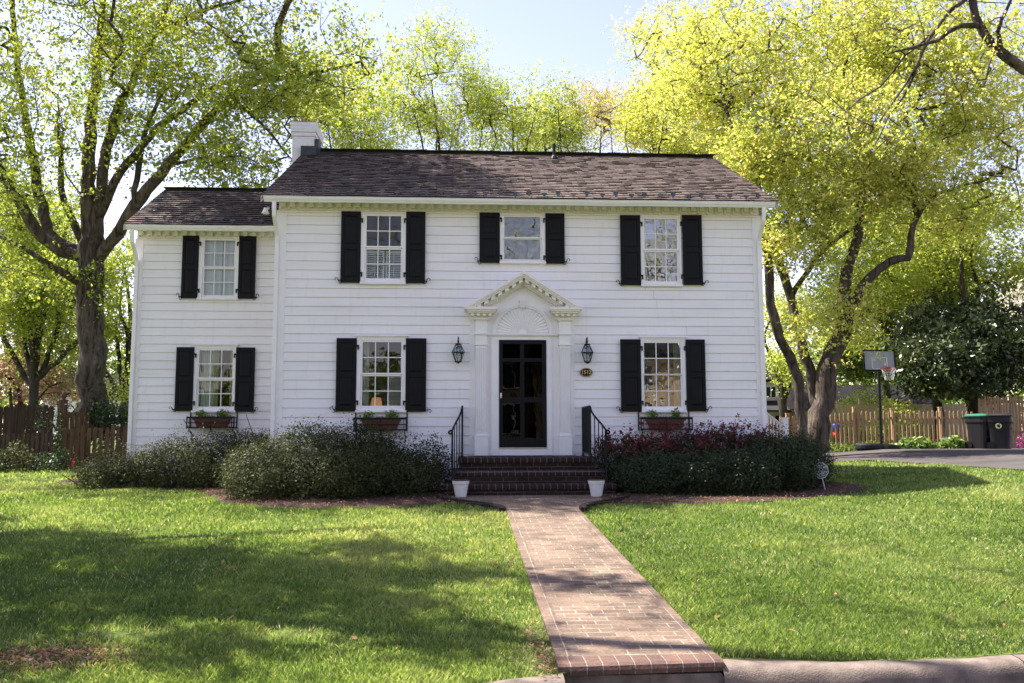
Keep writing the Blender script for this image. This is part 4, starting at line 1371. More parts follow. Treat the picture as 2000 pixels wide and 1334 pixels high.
# oval number plaque
pl = thing('house_number_plaque', (1.201, -.02, 1.1005+1.09), 'black oval plaque with gold numerals 1512 below the right lantern', 'house number')
pz = 2.190
b = MB(); b.prism([(1.201+.122*math.cos(2*math.pi*k/32), pz+.083*math.sin(2*math.pi*k/32)) for k in range(32)], -.048, -.022); b.build('plate', M['black'], pl)
gold = paint('gold_paint', (.62, .43, .20), .4, .1, 30)
b = MB(); N = 40
for k in range(N):
    t0, t1 = 2*math.pi*k/N, 2*math.pi*(k+1)/N
    P = [(1.201+a*math.cos(t), pz+c_*math.sin(t)) for a, c_, t in ((.110, .071, t0), (.117, .078, t0), (.117, .078, t1), (.110, .071, t1))]
    b.quad(*[(x, -.051, z) for x, z in P])
b.build('rim', gold, pl)
V, Fs = text_shape('1512', 0.098, .003, .0022)
b = MB(); b.v = [(1.201+x*.98, -.053+y, pz+z) for x, y, z in V]; b.f = Fs; b.build('numerals', gold, pl)

# ------------------------------------------------------------------ brick steps, rails, pots
ST = thing('brick_steps', (0, -.9, 0), 'three dark brick steps up to the front door', 'steps')
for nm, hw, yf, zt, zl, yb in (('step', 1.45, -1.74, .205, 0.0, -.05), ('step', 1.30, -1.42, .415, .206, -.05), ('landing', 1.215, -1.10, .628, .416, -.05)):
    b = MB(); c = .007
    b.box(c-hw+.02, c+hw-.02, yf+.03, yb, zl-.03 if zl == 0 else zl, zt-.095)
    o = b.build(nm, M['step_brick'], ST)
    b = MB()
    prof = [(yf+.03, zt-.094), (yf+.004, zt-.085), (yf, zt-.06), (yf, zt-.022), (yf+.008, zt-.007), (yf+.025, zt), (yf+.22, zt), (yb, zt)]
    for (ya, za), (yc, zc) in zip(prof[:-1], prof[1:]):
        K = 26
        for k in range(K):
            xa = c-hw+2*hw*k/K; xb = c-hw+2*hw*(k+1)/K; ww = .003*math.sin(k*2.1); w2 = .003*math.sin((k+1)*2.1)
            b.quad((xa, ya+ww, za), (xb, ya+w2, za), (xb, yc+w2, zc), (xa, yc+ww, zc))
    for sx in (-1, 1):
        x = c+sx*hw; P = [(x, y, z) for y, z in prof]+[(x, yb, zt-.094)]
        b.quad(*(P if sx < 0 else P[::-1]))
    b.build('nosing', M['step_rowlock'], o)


def make_rail(s, label):
    x0 = -1.133 if s < 0 else 1.12
    zl = .628
    t = thing('handrail', (x0, -.6, zl), label, 'handrail', 'iron handrails of the front steps')
    top = 1.525; xl = s*1.30
    # cap: level along the landing, then sweeping down and outwards to a scroll
    pts = [Vector((x0, -.06, top)), Vector((x0, -.55, top)), Vector((x0, -1.02, top))]
    for i in range(1, 11):
        q = i/10; pts.append(Vector((x0+(xl-x0)*q**.9, -1.02-.62*q, top-.42*(q**.62)*(1-.08*math.sin(q*3.14)))))
    e = pts[-1]
    for i in range(1, 12):
        th = i/11*5.2; rr = .036*(1-.5*i/11)
        pts.append(e+Vector((s*(.030*math.sin(min(th, 1.57))+rr*math.sin(th)*.9), -.02*min(1, th), -.036+rr*math.cos(th))))
    b = MB()
    b.tube(pts, .017, 8); b.build('cap_rail', M['iron'], t, smooth=True)
    # posts
    for x, y, za, zb in ((x0, -.06, zl, top), (x0, -1.03, zl-.01, top-.005), (xl, -1.62, .2, e.z+.0)):
        b = MB(); b.box(x-.016, x+.016, y-.016, y+.016, za, zb); b.box(x-.03, x+.03, y-.03, y+.03, za, za+.012); b.build('post', M['iron'], t)
    # balusters
    b = MB()
    for k in range(1, 8):
        y = -.06-.97*k/8; b.box(x0-.008, x0+.008, y-.008, y+.008, zl+.06, top-.012)
    b.box(x0-.012, x0+.012, -1.02, -.07, zl+.055, zl+.075)
    for q in (.27, .52, .77):
        x = x0+(xl-x0)*q**.9; y = -1.02-.62*q; zt = top-.42*(q**.62)*(1-.08*math.sin(q*3.14))
        b.box(x-.008, x+.008, y-.008, y+.008, zt-.80+.02*q, zt-.01)
    b.tube([(x0, -1.03, zl+.065), (xl, -1.62, .27)], .010, 6)
    b.build('balusters', M['iron'], t)
    return t


make_rail(-1, 'black iron handrail left of the front door, seen edge on')
make_rail(1, 'black iron handrail right of the front door beside the red azaleas')


def make_pot(x, y, label):
    z = gzf(x, y)+.024
    t = thing('flower_pot', (x, y, z), label, 'flower pot', 'white pots at the foot of the steps')
    b = MB(); b.lathe([(.085, 0), (.09, .005), (.125, .20), (.128, .205), (.134, .21), (.140, .262), (.134, .262), (.12, .22), (.02, .215)], (x, y, z), 26)
    b.build('pot', M['white_pot'], t, smooth=False)
    b = MB(); b.lathe([(.128, .255), (.141, .2625), (.142, .276), (.130, .278), (.125, .25)], (x, y, z), 26); b.build('rim', M['terracotta'], t)
    b = MB(); b.lathe([(.0, .242), (.124, .238)], (x, y, z), 18); b.build('soil', M['mulch'], t)
    return t


make_pot(-1.153, -1.92, 'white flower pot with terracotta rim left of the steps')
make_pot(1.075, -1.98, 'white flower pot with terracotta rim right of the steps')

# ------------------------------------------------------------------ leaves, bushes, trees
def unit(a):
    return a/np.maximum(1e-9, np.linalg.norm(a, axis=-1, keepdims=True))


def leaf_mesh(name, P, size, rng, up_bias=0.6, aspect=0.62, tone=None, fold=0.25, jitter=0.35, normals=None):
    """one four-sided leaf at every point of P"""
    n = len(P)
    nrm = rng.normal(size=(n, 3)); nrm[:, 2] += up_bias
    if normals is not None: nrm = nrm*0.7+normals*1.2
    nrm = unit(nrm)
    a = unit(np.cross(nrm, rng.normal(size=(n, 3))))
    b = np.cross(nrm, a)
    s = (np.asarray(size)*(1+jitter*rng.uniform(-1, 1, n)))[:, None]
    w = s*aspect*0.5
    drop = nrm*s*fold*0.5
    v0 = P-a*s*.5; v1 = P+b*w-a*s*.05-drop*.3; v2 = P+a*s*.5-drop; v3 = P-b*w-a*s*.05-drop*.3
    V = np.stack([v0, v1, v2, v3], 1).reshape(-1, 3)
    Fq = np.arange(4*n).reshape(n, 4)
    if tone is None: tone = rng.uniform(0, 1, n)
    return np_mesh(name, V, Fq, attr={'tone': tone})


def frustums(A, B, ra, rb, k=4):
    """tapered k-sided pieces from A to B as arrays"""
    d = unit(B-A)
    ref = np.where(np.abs(d[:, 2:3]) < .9, np.array([[0, 0, 1.0]]), np.array([[1.0, 0, 0]]))
    u = unit(np.cross(d, ref)); w = np.cross(d, u)
    th = np.arange(k)*2*np.pi/k
    c = np.cos(th)[None, :, None]; s = np.sin(th)[None, :, None]
    o = u[:, None, :]*c+w[:, None, :]*s
    Va = A[:, None, :]+o*ra[:, None, None]; Vb = B[:, None, :]+o*rb[:, None, None]
    n = len(A)
    V = np.concatenate([Va, Vb], 1).reshape(-1, 3)
    base = (np.arange(n)*2*k)[:, None]
    i = np.arange(k)[None, :]; j = (i+1) % k
    Fq = np.stack([base+i, base+j, base+k+j, base+k+i], -1).reshape(-1, 4)
    return V, Fq


def catmull(P, rad, step=0.3):
    P = [Vector(p) for p in P]; out = []; ro = []
    for i in range(len(P)-1):
        p0 = P[max(0, i-1)]; p1 = P[i]; p2 = P[i+1]; p3 = P[min(len(P)-1, i+2)]
        n = max(2, int((p2-p1).length/step))
        for k in range(n):
            t = k/n
            out.append(0.5*((2*p1)+(p2-p0)*t+(2*p0-5*p1+4*p2-p3)*t*t+(3*p1-p0-3*p2+p3)*t**3))
            ro.append(rad[i]+(rad[i+1]-rad[i])*t)
    out.append(P[-1]); ro.append(rad[-1])
    return out, ro


def blob_points(c, rx, ry, rz, n, rng, clump=0.5, fscale=0.45, seed=0.0):
    """points filling an ellipsoid, thinned into clumps and gaps"""
    out = []
    tries = 0
    while len(out) < n and tries < 40:
        tries += 1
        q = rng.normal(size=(n, 3)); q = unit(q)*(rng.uniform(0, 1, (n, 1))**(0.42))
        P = np.array(c)+q*np.array([rx, ry, rz])
        for p in P:
            v = noise.noise(Vector((p[0]*fscale+seed, p[1]*fscale-seed*1.7, p[2]*fscale+seed*.6)))
            if rng.uniform() < np.clip(0.5+v*2.6*clump, 0.03, 1): out.append(p)
            if len(out) >= n: break
    return np.array(out[:n])


NF, PF = 1.65, 1.3


def make_tree(name, label, limbs, blobs, leaf, bark, per=28, sig=0.33, size=0.09, seed=1, group=None, aspect=.62,
              twig=0.0042, along=0.25, tuft=.62, flare_k=.45, fscale=.45, trunk_name='trunk', crown_name='crown', up=0.6, tone_fn=None, flare=True, clump=.5, droop=0.0, base=None):
    """limbs: [(points, radii)] in world metres, the first one is the trunk; blobs: [(centre, rx, ry, rz, n)]"""
    rng = np.random.default_rng(seed)
    nodes = []; par = []; rad = []; lockr = []
    mb = MB()
    for li, (pts, rr) in enumerate(limbs):
        P, ro = catmull(pts, rr, 0.28)
        for i in range(1, len(P)-1):
            a = 0.10*ro[i]+.01
            P[i] = P[i]+Vector(rng.normal(size=3))*a
        if li == 0 and flare:
            for i in range(len(P)):
                h = (P[i]-P[0]).length
                ro[i] *= 1+flare_k*math.exp(-h/0.35)
        mb.tube(P, ro, 18 if rr[0] > .12 else (10 if rr[0] > .06 else 6), rough=.16 if rr[0] > .06 else 0)
        for i, (p, r_) in enumerate(zip(P, ro)):
            nodes.append(tuple(p)); par.append(len(nodes)-2 if i else -1); rad.append(r_); lockr.append(True)
    cl = []
    for bi, (c, rx, ry, rz, n) in enumerate(blobs):
        cl.append(blob_points(c, rx, ry, rz, int(n*NF), rng, clump, fscale=fscale, seed=seed*3.1))
    cl = np.concatenate(cl)
    n0 = len(nodes)
    cap = n0+len(cl)*14+100
    N = np.zeros((cap, 3)); N[:n0] = nodes
    par = par+[0]*(cap-n0); cnt = n0
    d0 = np.array([np.min(((N[:n0]-c)**2).sum(1)) for c in cl])
    ends = []
    for ci in np.argsort(d0):
        c = cl[ci]
        dv = N[:cnt]-c; D = np.sqrt((dv**2).sum(1))
        pen = D*(1+0.35*(dv[:, 2] > 0.2))
        k = int(np.argmin(pen)); L = D[k]
        m = max(1, min(12, int(L/0.38)))
        p0 = N[k].copy(); pp = par[k]
        dr = unit((p0-N[pp])[None])[0] if pp >= 0 else np.array([0, 0, 1.0])
        ctrl = p0+dr*L*.35+(c-p0)*.25+rng.normal(size=3)*L*.06
        prev = k
        for s in range(1, m+1):
            t = s/m
            q = (1-t)**2*p0+2*t*(1-t)*ctrl+t*t*c
            if s < m: q = q+rng.normal(size=3)*.035
            N[cnt] = q; par[cnt] = prev; prev = cnt; cnt += 1
        ends.append(prev)
    desc = np.zeros(cnt)
    for e in ends: desc[e] += 1
    for i in range(cnt-1, n0-1, -1):
        desc[par[i]] += desc[i]
    r = twig*np.maximum(1, desc)**0.52
    r[:n0] = rad
    tw = np.arange(n0, cnt); pa = np.array(par[:cnt])[tw]
    ra = np.minimum(r[pa], r[tw]*1.5)
    V, Fq = frustums(N[pa], N[tw], ra, r[tw], 4)
    if base is None:
        base = limbs[0][0][0]
    T = thing(name, tuple(base), label, 'tree', group)
    B0 = np.array(base)
    n1 = len(mb.v)
    Vt = np.array(mb.v)
    # bark lumps on the stout parts
    me = bpy.data.meshes.new(trunk_name)
    VV = np.concatenate([Vt, V])-B0
    faces = list(mb.f)
    me.from_pydata(VV.tolist(), [], faces+(Fq+n1).tolist())
    me.polygons.foreach_set('use_smooth', np.ones(len(me.polygons), bool))
    link_mesh(trunk_name, me, bark, T)
    # leaves: tufts round every twig end, a few along the twigs
    E = N[ends]
    K = rng.poisson(per*PF, len(E))
    ctr = np.repeat(E, K, 0); dirs = np.repeat(unit(E-N[np.array(par)[ends]]), K, 0)
    sg = np.repeat(sig*rng.uniform(.55, 1.3, len(E)), K)[:, None]
    # tufts: handfuls of leaves share a point of the twig end
    nt = np.maximum(1, K//6)
    off = np.concatenate([[0], np.cumsum(nt)])
    Q = rng.normal(size=(off[-1], 3))
    sub = Q[np.repeat(off[:-1], K)+(rng.uniform(size=len(ctr))*np.repeat(nt, K)).astype(int)]
    P = ctr+sub*sg*np.array([1, 1, .75])+dirs*sg*.3-dirs*(rng.uniform(0, 1, (len(ctr), 1))**1.5)*along*np.where(rng.uniform(size=(len(ctr), 1)) < .4, 1, .2)
    P = P+rng.normal(size=P.shape)*size*tuft
    P[:, 2] -= droop*np.abs(rng.normal(size=len(P)))*sg[:, 0]
    tone = np.clip(np.repeat(rng.beta(2, 2.2, len(E)), K)*.65+rng.uniform(0, .35, len(P))+(0 if tone_fn is None else tone_fn(P, rng)), 0, 1)
    me = leaf_mesh(crown_name, P-B0, size*np.exp(rng.normal(size=len(P))*.28), rng, up, aspect, tone)
    link_mesh(crown_name, me, leaf, T)
    return T


def px(u, v, d, ru, rv, rd, n):
    """ellipsoid of foliage centred where the photo shows it, d metres ahead"""
    c = at(u, v, d); k = d/FPX
    return (tuple(c), ru*k, rd, rv*k, n)


def ln(*uvd):
    return [tuple(at(u, v, d)) for u, v, d in uvd]


def bush(name, label, cat, lumps, nspr, leaf, lsize, seed, group=None, per=16, sig=.07, stems=8, parts=('foliage', 'stems'), flowers=None, aspect=.55, up=.5, loose=0.0):
    """shrub of overlapping leafy lumps; lumps: (x, y, z, rx, ry, rz)"""
    rng = np.random.default_rng(seed)
    vol = np.array([l[3]*l[4]+l[4]*l[5]+l[3]*l[5] for l in lumps]); share = (vol/vol.sum()*nspr).astype(int)
    S = []; NR = []
    for l, n in zip(lumps, share):
        q = unit(rng.normal(size=(n, 3))); rr = rng.uniform(.45, 1.0, (n, 1))**.5+rng.normal(size=(n, 1))*.045
        wob = np.array([1+.22*noise.noise(Vector((a[0]*2.3+seed, a[1]*2.3, a[2]*2.3+l[0]))) for a in q])[:, None]
        p = np.array(l[:3])+q*rr*wob*np.array(l[3:])
        if loose:
            far = rng.uniform(size=n) < loose
            p[far] += q[far]*rng.uniform(.05, .22, (far.sum(), 1))*np.array([1, .6, 1.2])
        S.append(p); NR.append(q)
    S = np.concatenate(S); NR = np.concatenate(NR)
    g = gz(S[:, 0], S[:, 1])
    keep = S[:, 2] > g+.03
    S, NR = S[keep], NR[keep]
    base = (lumps[0][0], lumps[0][1], gzf(lumps[0][0], lumps[0][1]))
    T = thing(name, base, label, cat, group); B0 = np.array(base)
    K = rng.poisson(per, len(S))
    P = np.repeat(S, K, 0)+rng.normal(size=(K.sum(), 3))*sig
    Nn = np.repeat(NR, K, 0)
    tone = np.clip(np.repeat(rng.beta(2, 2.4, len(S)), K)*.7+rng.uniform(0, .3, len(P)), 0, 1)
    me = leaf_mesh(parts[0], P-B0, lsize, rng, up, aspect, tone, normals=Nn)
    link_mesh(parts[0], me, leaf, T)
    A = []; Bq = []
    for l in lumps:
        for k in range(stems):
            b0 = np.array([l[0]+rng.normal()*.12, l[1]+rng.normal()*.1, gzf(l[0], l[1])-.02])
            e = np.array(l[:3])+rng.normal(size=3)*np.array(l[3:])*.55; e[2] = max(e[2], b0[2]+.15)
            mid = (b0+e)/2+rng.normal(size=3)*.06
            A += [b0, mid]; Bq += [mid, e]
    A = np.array(A); Bq = np.array(Bq)
    V, Fq = frustums(A, Bq, np.full(len(A), .012), np.full(len(A), .007), 5)
    link_mesh(parts[1], np_mesh(parts[1], V-B0, Fq, smooth=True), M['stem'], T)
    if flowers:
        mat, nf, size, zmin = flowers
        F_ = (S+NR*.05)[(S[:, 2] > zmin) & ((NR[:, 1] < .2) | (NR[:, 2] > .3))]; pick = F_[rng.integers(0, len(F_), nf)]+rng.normal(size=(nf, 3))*.04+np.array([0, -.03, .04])
        Kf = 5
        P = np.repeat(pick, Kf, 0)+rng.normal(size=(nf*Kf, 3))*size*.45
        me = leaf_mesh('blossoms', P-B0, size, rng, .8, .8)
        link_mesh('blossoms', me, mat, T)
    return T


# window planters: iron rack, terracotta trough, plants
def make_planter(x0, x1, y, z0, z1, label, seed):
    rng = np.random.default_rng(seed)
    t = thing('window_planter', ((x0+x1)/2, y, z0), label, 'planter', 'iron window planters under the ground floor windows')
    yf, yb = y-.27, y-.035
    b = MB(); r = .011
    for x in (x0, x1):
        for yy in (yf, yb):
            b.box(x-r, x+r, yy-r, yy+r, z0-.01, z1+.015 if yy == yf else z1+.06)
        b.lathe([(.004, 0), (.016, .015), (.012, .03), (.005, .045), (.012, .055), (.002, .085)], (x, yb, z1+.06), 8)
        b.box(x-.007, x+.007, yf, yb, z1-.02, z1); b.box(x-.007, x+.007, yf, yb, z0, z0+.02); b.box(x-.006, x+.006, yf, yb, (z0+z1)/2-.006, (z0+z1)/2+.006)
    b.box(x0, x1, yf-.008, yf+.008, z1-.026, z1+.012); b.box(x0, x1, yf-.009, yf+.007, z0, z0+.028); b.box(x0, x1, yf-.006, yf+.006, (z0+z1)/2-.012, (z0+z1)/2+.006)
    for xx in (x0+.045, x1-.045, (x0+x1)/2): b.box(xx-.006, xx+.006, yf-.0065, yf+.0055, z0+.02, z1)
    for k in range(5): yy = yf+(yb-yf)*(k+.5)/5; b.box(x0, x1, yy-.006, yy+.006, z0+.001, z0+.012)
    for x in (x0+.03, x1-.03, (x0+x1)/2):
        b.tube([(x, yf+.02, z0), (x, yf+.05, z0-.06), (x, yb-.05, z0-.10), (x, yb, z0-.15), (x, yb+.015, z0-.21)], .009, 6)
    b.build('rack', M['iron'], t)
    b = MB(); cx = (x0+x1)/2; xa, xb = cx-.355, cx+.355; ins = .065
    zt, zb = z1-.02, z0+.03; ya, yc = yf+.02, yb-.01
    T_ = [(xa, ya), (xb, ya), (xb, yc), (xa, yc)]; B_ = [(xa+ins, ya+.03), (xb-ins, ya+.03), (xb-ins, yc-.02), (xa+ins, yc-.02)]
    for i in range(4):
        k = (i+1) % 4; b.quad((*B_[i], zb), (*B_[k], zb), (*T_[k], zt), (*T_[i], zt))
    b.box(xa-.012, xb+.012, ya-.012, ya+.006, zt-.035, zt+.005); b.box(xa-.012, xb+.012, yc-.006, yc+.012, zt-.035, zt+.005)
    b.box(xa-.012, xa+.006, ya+.0065, yc-.0065, zt-.035, zt+.005); b.box(xb-.006, xb+.012, ya+.0065, yc-.0065, zt-.035, zt+.005)
    b.quad((xa, ya, zt-.03), (xb, ya, zt-.03), (xb, yc, zt-.03), (xa, yc, zt-.03))
    b.build('trough', M['terracotta'], t)
    for nm, cxp, n, sp, mat, ls in (('plant', cx-.23, 150, (.085, .06, .075), 'leaf_hosta', .055), ('plant', cx+.20, 170, (.09, .06, .085), 'leaf_hosta', .055), ('plant', cx-.02, 60, (.08, .05, .03), 'petal_red', .03)):
        P = rng.normal(size=(n, 3))*np.array(sp)*.62+np.array([cxp, (ya+yc)/2, zt+.07 if mat != 'petal_red' else zt+.03])
        P[:, 2] = np.maximum(P[:, 2], zt-.015)
        tone = rng.beta(1.4, 1.6, n)
        me = leaf_mesh(nm, P-np.array(ORIG[t.name]), ls, rng, .8, .6, tone)
        link_mesh(nm, me, M[mat], t)
    return t


make_planter(-3.105, -2.157, -.0, 1.105, 1.330, 'iron window planter left of the steps, under the window with the lamp', 1)
make_planter(2.185, 3.145, -.0, 1.105, 1.330, 'iron window planter right of the steps, above the red azaleas', 2)
make_planter(-6.680, -5.745, WY, 1.165, 1.385, 'iron window planter under the green curtained window of the wing', 3)

# shrubs in front of the house ---------------------------------------------------
bush('holly_shrub', 'broad grey green shrub spreading below the wing windows', 'shrub',
     [(-6.6, 1.0, .42, .8, .6, .52), (-5.9, .85, .52, .75, .6, .58), (-5.3, 1.0, .48, .6, .6, .62), (-7.2, .95, .33, .55, .5, .42)], 2175, M['leaf_shrub_pale'], .040, 21, 'foundation shrubs left of the steps', per=17, loose=.12)
bush('holly_shrub', 'low pale shrub at the far left corner of the wing', 'shrub',
     [(-8.0, .9, .26, .48, .4, .32), (-7.7, 1.0, .3, .4, .4, .3)], 609, M['leaf_shrub_pale'], .040, 22, 'foundation shrubs left of the steps', per=15, loose=.2)
bush('holly_shrub', 'dark shrub against the wall where the wing meets the main house', 'shrub',
     [(-5.0, 1.2, .52, .5, .45, .5), (-4.75, .75, .45, .5, .45, .48)], 754, M['leaf_shrub'], .040, 23, 'foundation shrubs left of the steps', per=17, loose=.12)
bush('holly_shrub', 'large rounded shrub in front of the left corner of the main house', 'shrub',
     [(-4.3, -1.45, .42, .75, .7, .52), (-3.75, -1.15, .62, .8, .7, .60), (-4.7, -1.0, .36, .55, .6, .42), (-3.5, -1.85, .38, .7, .6, .46), (-4.45, -1.95, .26, .5, .45, .32)], 2537, M['leaf_shrub_pale'], .040, 24, 'foundation shrubs left of the steps', per=17, loose=.1)
bush('holly_shrub', 'tall dark shrub under the lamp window planter', 'shrub',
     [(-3.0, -.9, .60, .8, .6, .60), (-2.6, -1.25, .42, .7, .6, .52), (-2.9, -1.85, .34, .6, .55, .42)], 1812, M['leaf_shrub'], .040, 25, 'foundation shrubs left of the steps', per=17, loose=.1)
bush('holly_shrub', 'thin leggy shrub beside the left handrail', 'shrub',
     [(-1.95, -.95, .40, .55, .5, .46), (-1.66, -.85, .45, .33, .4, .42), (-2.1, -1.6, .3, .5, .5, .36)], 928, M['leaf_shrub'], .040, 26, 'foundation shrubs left of the steps', per=13, loose=.3)
bush('azalea_bush', 'azalea bush covered in red blossoms just right of the steps', 'shrub',
     [(1.75, -.55, .55, .5, .45, .42), (2.3, -.5, .55, .55, .45, .40)], 812, M['leaf_azalea'], .040, 31, 'red azaleas along the wall', per=14, flowers=(M['petal_red'], 380, .050, .62), loose=.15)
bush('azalea_bush', 'taller azalea bush with red blossoms near the right corner of the house', 'shrub',
     [(3.0, -.5, .58, .5, .45, .44), (3.6, -.5, .64, .6, .45, .46), (4.25, -.5, .58, .5, .45, .42)], 1160, M['leaf_azalea'], .040, 32, 'red azaleas along the wall', per=14, flowers=(M['petal_red'], 560, .050, .66), loose=.22)
bush('evergreen_shrub', 'dark low evergreen shrub beside the right handrail', 'shrub',
     [(1.85, -1.35, .27, .42, .5, .36), (2.3, -1.45, .28, .55, .55, .38)], 1305, M['leaf_azalea'], .040, 33, 'dark shrubs right of the steps', per=17)
bush('evergreen_shrub', 'dark evergreen shrub in front of the tall red azalea', 'shrub',
     [(2.95, -1.45, .30, .6, .6, .42), (3.65, -1.5, .30, .6, .6, .42)], 1595, M['leaf_azalea'], .040, 34, 'dark shrubs right of the steps', per=17)
bush('evergreen_shrub', 'large dark rounded shrub at the right corner beside the security sign', 'shrub',
     [(4.45, -1.0, .46, .75, .7, .54), (4.95, -.3, .48, .65, .6, .52), (5.45, .35, .44, .55, .5, .44)], 2320, M['leaf_azalea'], .040, 35, 'dark shrubs right of the steps', per=17, loose=.08)

# security sign --------------------------------------------------------------------
sx, sy = 5.72, -1.30
p = ground_at(1614, 960); sx, sy = p.x, p.y
sz0 = gzf(sx, sy)
c = at(1603, 919, sy-CAM.y)
sg = thing('yard_sign', (sx, sy, sz0), 'small octagonal security company sign on a white stake beside the dark shrub', 'sign')
tl = R(-9)
d_ = Vector((math.sin(-tl)*-1, 0, math.cos(tl))); d_ = Vector((-math.sin(R(9)), 0, math.cos(R(9))))
rr = .150
b = MB(); b.tube([(sx, sy+.012, sz0-.06), tuple(c+Vector((0, .012, 0))), tuple(c+d_*(rr+.05)+Vector((0, .012, 0)))], .010, 8); b.build('stake', M['sash'], sg)


def octo(r, y0, y1, rot):
    b = MB(); b.prism([(c.x+r*math.cos(R(22.5+45*k)+rot), c.z+r*math.sin(R(22.5+45*k)+rot)) for k in range(8)], y0, y1); return b


rt_ = R(9)
sgrey = paint('sign_grey', (.10, .115, .11), .5, .08, 30); swhite = paint('sign_white', (.62, .62, .60), .5, .05, 30)
octo(rr, sy-.004, sy+.002, rt_).build('border', swhite, sg)
octo(rr*.90, sy-.008, sy-.0045, rt_).build('panel', sgrey, sg)
b = MB()
for txt, off, sz_ in (('PROTECTED BY', .088, .026), ('MECHUMS', .042, .058), ('RIVER', -.002, .05), ('SECURITY', -.046, .056)):
    V, Fs = text_shape(txt, sz_, .001, .0012); n0 = len(b.v)
    for x, y, z in V:
        z2 = z+off; xx = x*.88
        b.v.append((c.x+xx*math.cos(rt_)-z2*math.sin(rt_), sy-.010+y, c.z+xx*math.sin(rt_)+z2*math.cos(rt_)))
    b.f += [tuple(i+n0 for i in f) for f in Fs]
for off, hw in ((-.078, .10), (-.096, .075)):
    for k in range(9):
        xx = (k-4)/4*hw; cc = (c.x+xx*math.cos(rt_)-off*math.sin(rt_), sy-.0095, c.z+xx*math.sin(rt_)+off*math.cos(rt_))
        b.obox(cc, Vector((math.cos(rt_), 0, math.sin(rt_)))*hw*.09, (0, .0008, 0), Vector((-math.sin(rt_), 0, math.cos(rt_)))*.005)
b.build('lettering', swhite, sg)

# ------------------------------------------------------------------ fences
def picket_fence(name, label, p0, p1, h, spacing, w, mat, seed, posts, rails=(.25, .78), top='dog', group=None, thick=.02, hvar=.01, front=True, cat='fence', toprail=False):
    """pickets on rails between p0 and p1 (XY); posts: distances along the fence"""
    rng = random.Random(seed)
    a = Vector((*p0, 0)); c = Vector((*p1, 0)); d = (c-a); L = d.length; d.normalize(); nv = Vector((d.y, -d.x, 0))
    if nv.y > 0: nv = -nv
    base = (a.x, a.y, gzf(a.x, a.y))
    t = thing(name, base, label, cat, group)
    b = MB(); n = int(L/spacing)
    for i in range(n+1):
        q = a+d*(i*spacing+rng.uniform(-.006, .006)); z = gzf(q.x, q.y)+rng.uniform(.0, .03); hh = h+rng.uniform(-hvar, hvar)
        dv = d*(w/2); tv = nv*thick/2; q = q+nv*(.03 if front else 0)
        lean = d*rng.uniform(-.008, .008)
        P = [q-dv, q+dv]
        if top == 'dog': prof = [(-1, 0), (1, 0), (1, hh-.05), (.55, hh), (-.55, hh), (-1, hh-.05)]
        else: prof = [(-1, 0), (1, 0), (1, hh), (-1, hh)]
        F0 = [q+dv*s+lean*(z_/h)+Vector((0, 0, z+z_)) for s, z_ in prof]
        fr = [tuple(v+tv) for v in F0]; bk = [tuple(v-tv) for v in F0]; k = len(prof)
        flip = d.x < 0
        b.quad(*(fr if not flip else fr[::-1])); b.quad(*(bk[::-1] if not flip else bk))
        for j in range(k):
            m = (j+1) % k; Q = (fr[j], bk[j], bk[m], fr[m]); b.quad(*(Q if not flip else Q[::-1]))
    b.build('pickets', mat, t)
    for f in rails:
        b = MB(); ns = max(1, int(L/2.2))
        for i in range(ns):
            q0 = a+d*L*i/ns; q1 = a+d*L*(i+1)/ns
            m = (q0+q1)/2-nv*.0; zz = (gzf(q0.x, q0.y)+gzf(q1.x, q1.y))/2+h*f
            sl = (gzf(q1.x, q1.y)-gzf(q0.x, q0.y))/2
            off = -nv*.012 if front else Vector((0, 0, 0))
            b.obox(m+off+Vector((0, 0, zz)), d*(L/ns/2)+Vector((0, 0, sl)), nv*.018, (0, 0, .042))
        b.build('rail', mat, t)
    for s, hp, finial in posts:
        q = a+d*s-nv*.05; z = gzf(q.x, q.y)
        pw = .085 if finial else .05
        b = MB(); b.box(q.x-pw, q.x+pw, q.y-pw, q.y+pw, z-.1, z+hp)
        if finial:
            b.box(q.x-.10, q.x+.10, q.y-.10, q.y+.10, z+hp, z+hp+.03)
            b.lathe([(.04, .03), (.038, .06), (.06, .085), (.078, .13), (.07, .19), (.04, .25), (.0, .30)], (q.x, q.y, z+hp), 14)
        else:
            b.box(q.x-.06, q.x+.06, q.y-.06, q.y+.06, z+hp, z+hp+.025)
        b.build('post', mat, t, bevel=.006)
    return t


def XY(u, d):
    p = at(u, 842, d); return (p.x, p.y)


# left side: tall boards behind, low pickets in front, gate run to the house
picket_fence('board_fence', 'tall dark brown board fence at the left behind the low pickets', XY(-260, 24.6), XY(104, 25.2), 1.70, .142, .138, M['fence_dark'], 41, [], rails=(.15, .88), top='dog', hvar=.035)
picket_fence('board_fence', 'shorter weathered board fence in front of the maple trunk, with a cap rail', XY(120, 25.6), XY(172, 25.9), 1.52, .128, .12, M['fence_mid'], 42, [(.02, 1.85, True)], rails=(.4, .98), top='flat', hvar=.008)
picket_fence('rail_fence', 'open rails overgrown with ivy between maple and wing', XY(176, 26.0), XY(256, 26.2), 1.35, .5, .07, M['fence_mid'], 43, [(1.2, 1.55, False)], rails=(.78, .98), top='flat')
picket_fence('picket_fence', 'low dark picket fence at the far left with one square post', XY(-240, 23.3), XY(108, 23.5), .93, .118, .085, M['fence_low'], 44, [(3.93, .98, False)], rails=(.3, .80), hvar=.015)
picket_fence('picket_gate', 'brown picket gate run between the tall post and the wing', XY(128, 23.7), XY(262, 24.1), 1.09, .142, .098, M['fence_mid'], 45, [(.0, .9, False)], rails=(.25, .82), cat='gate', hvar=.04)
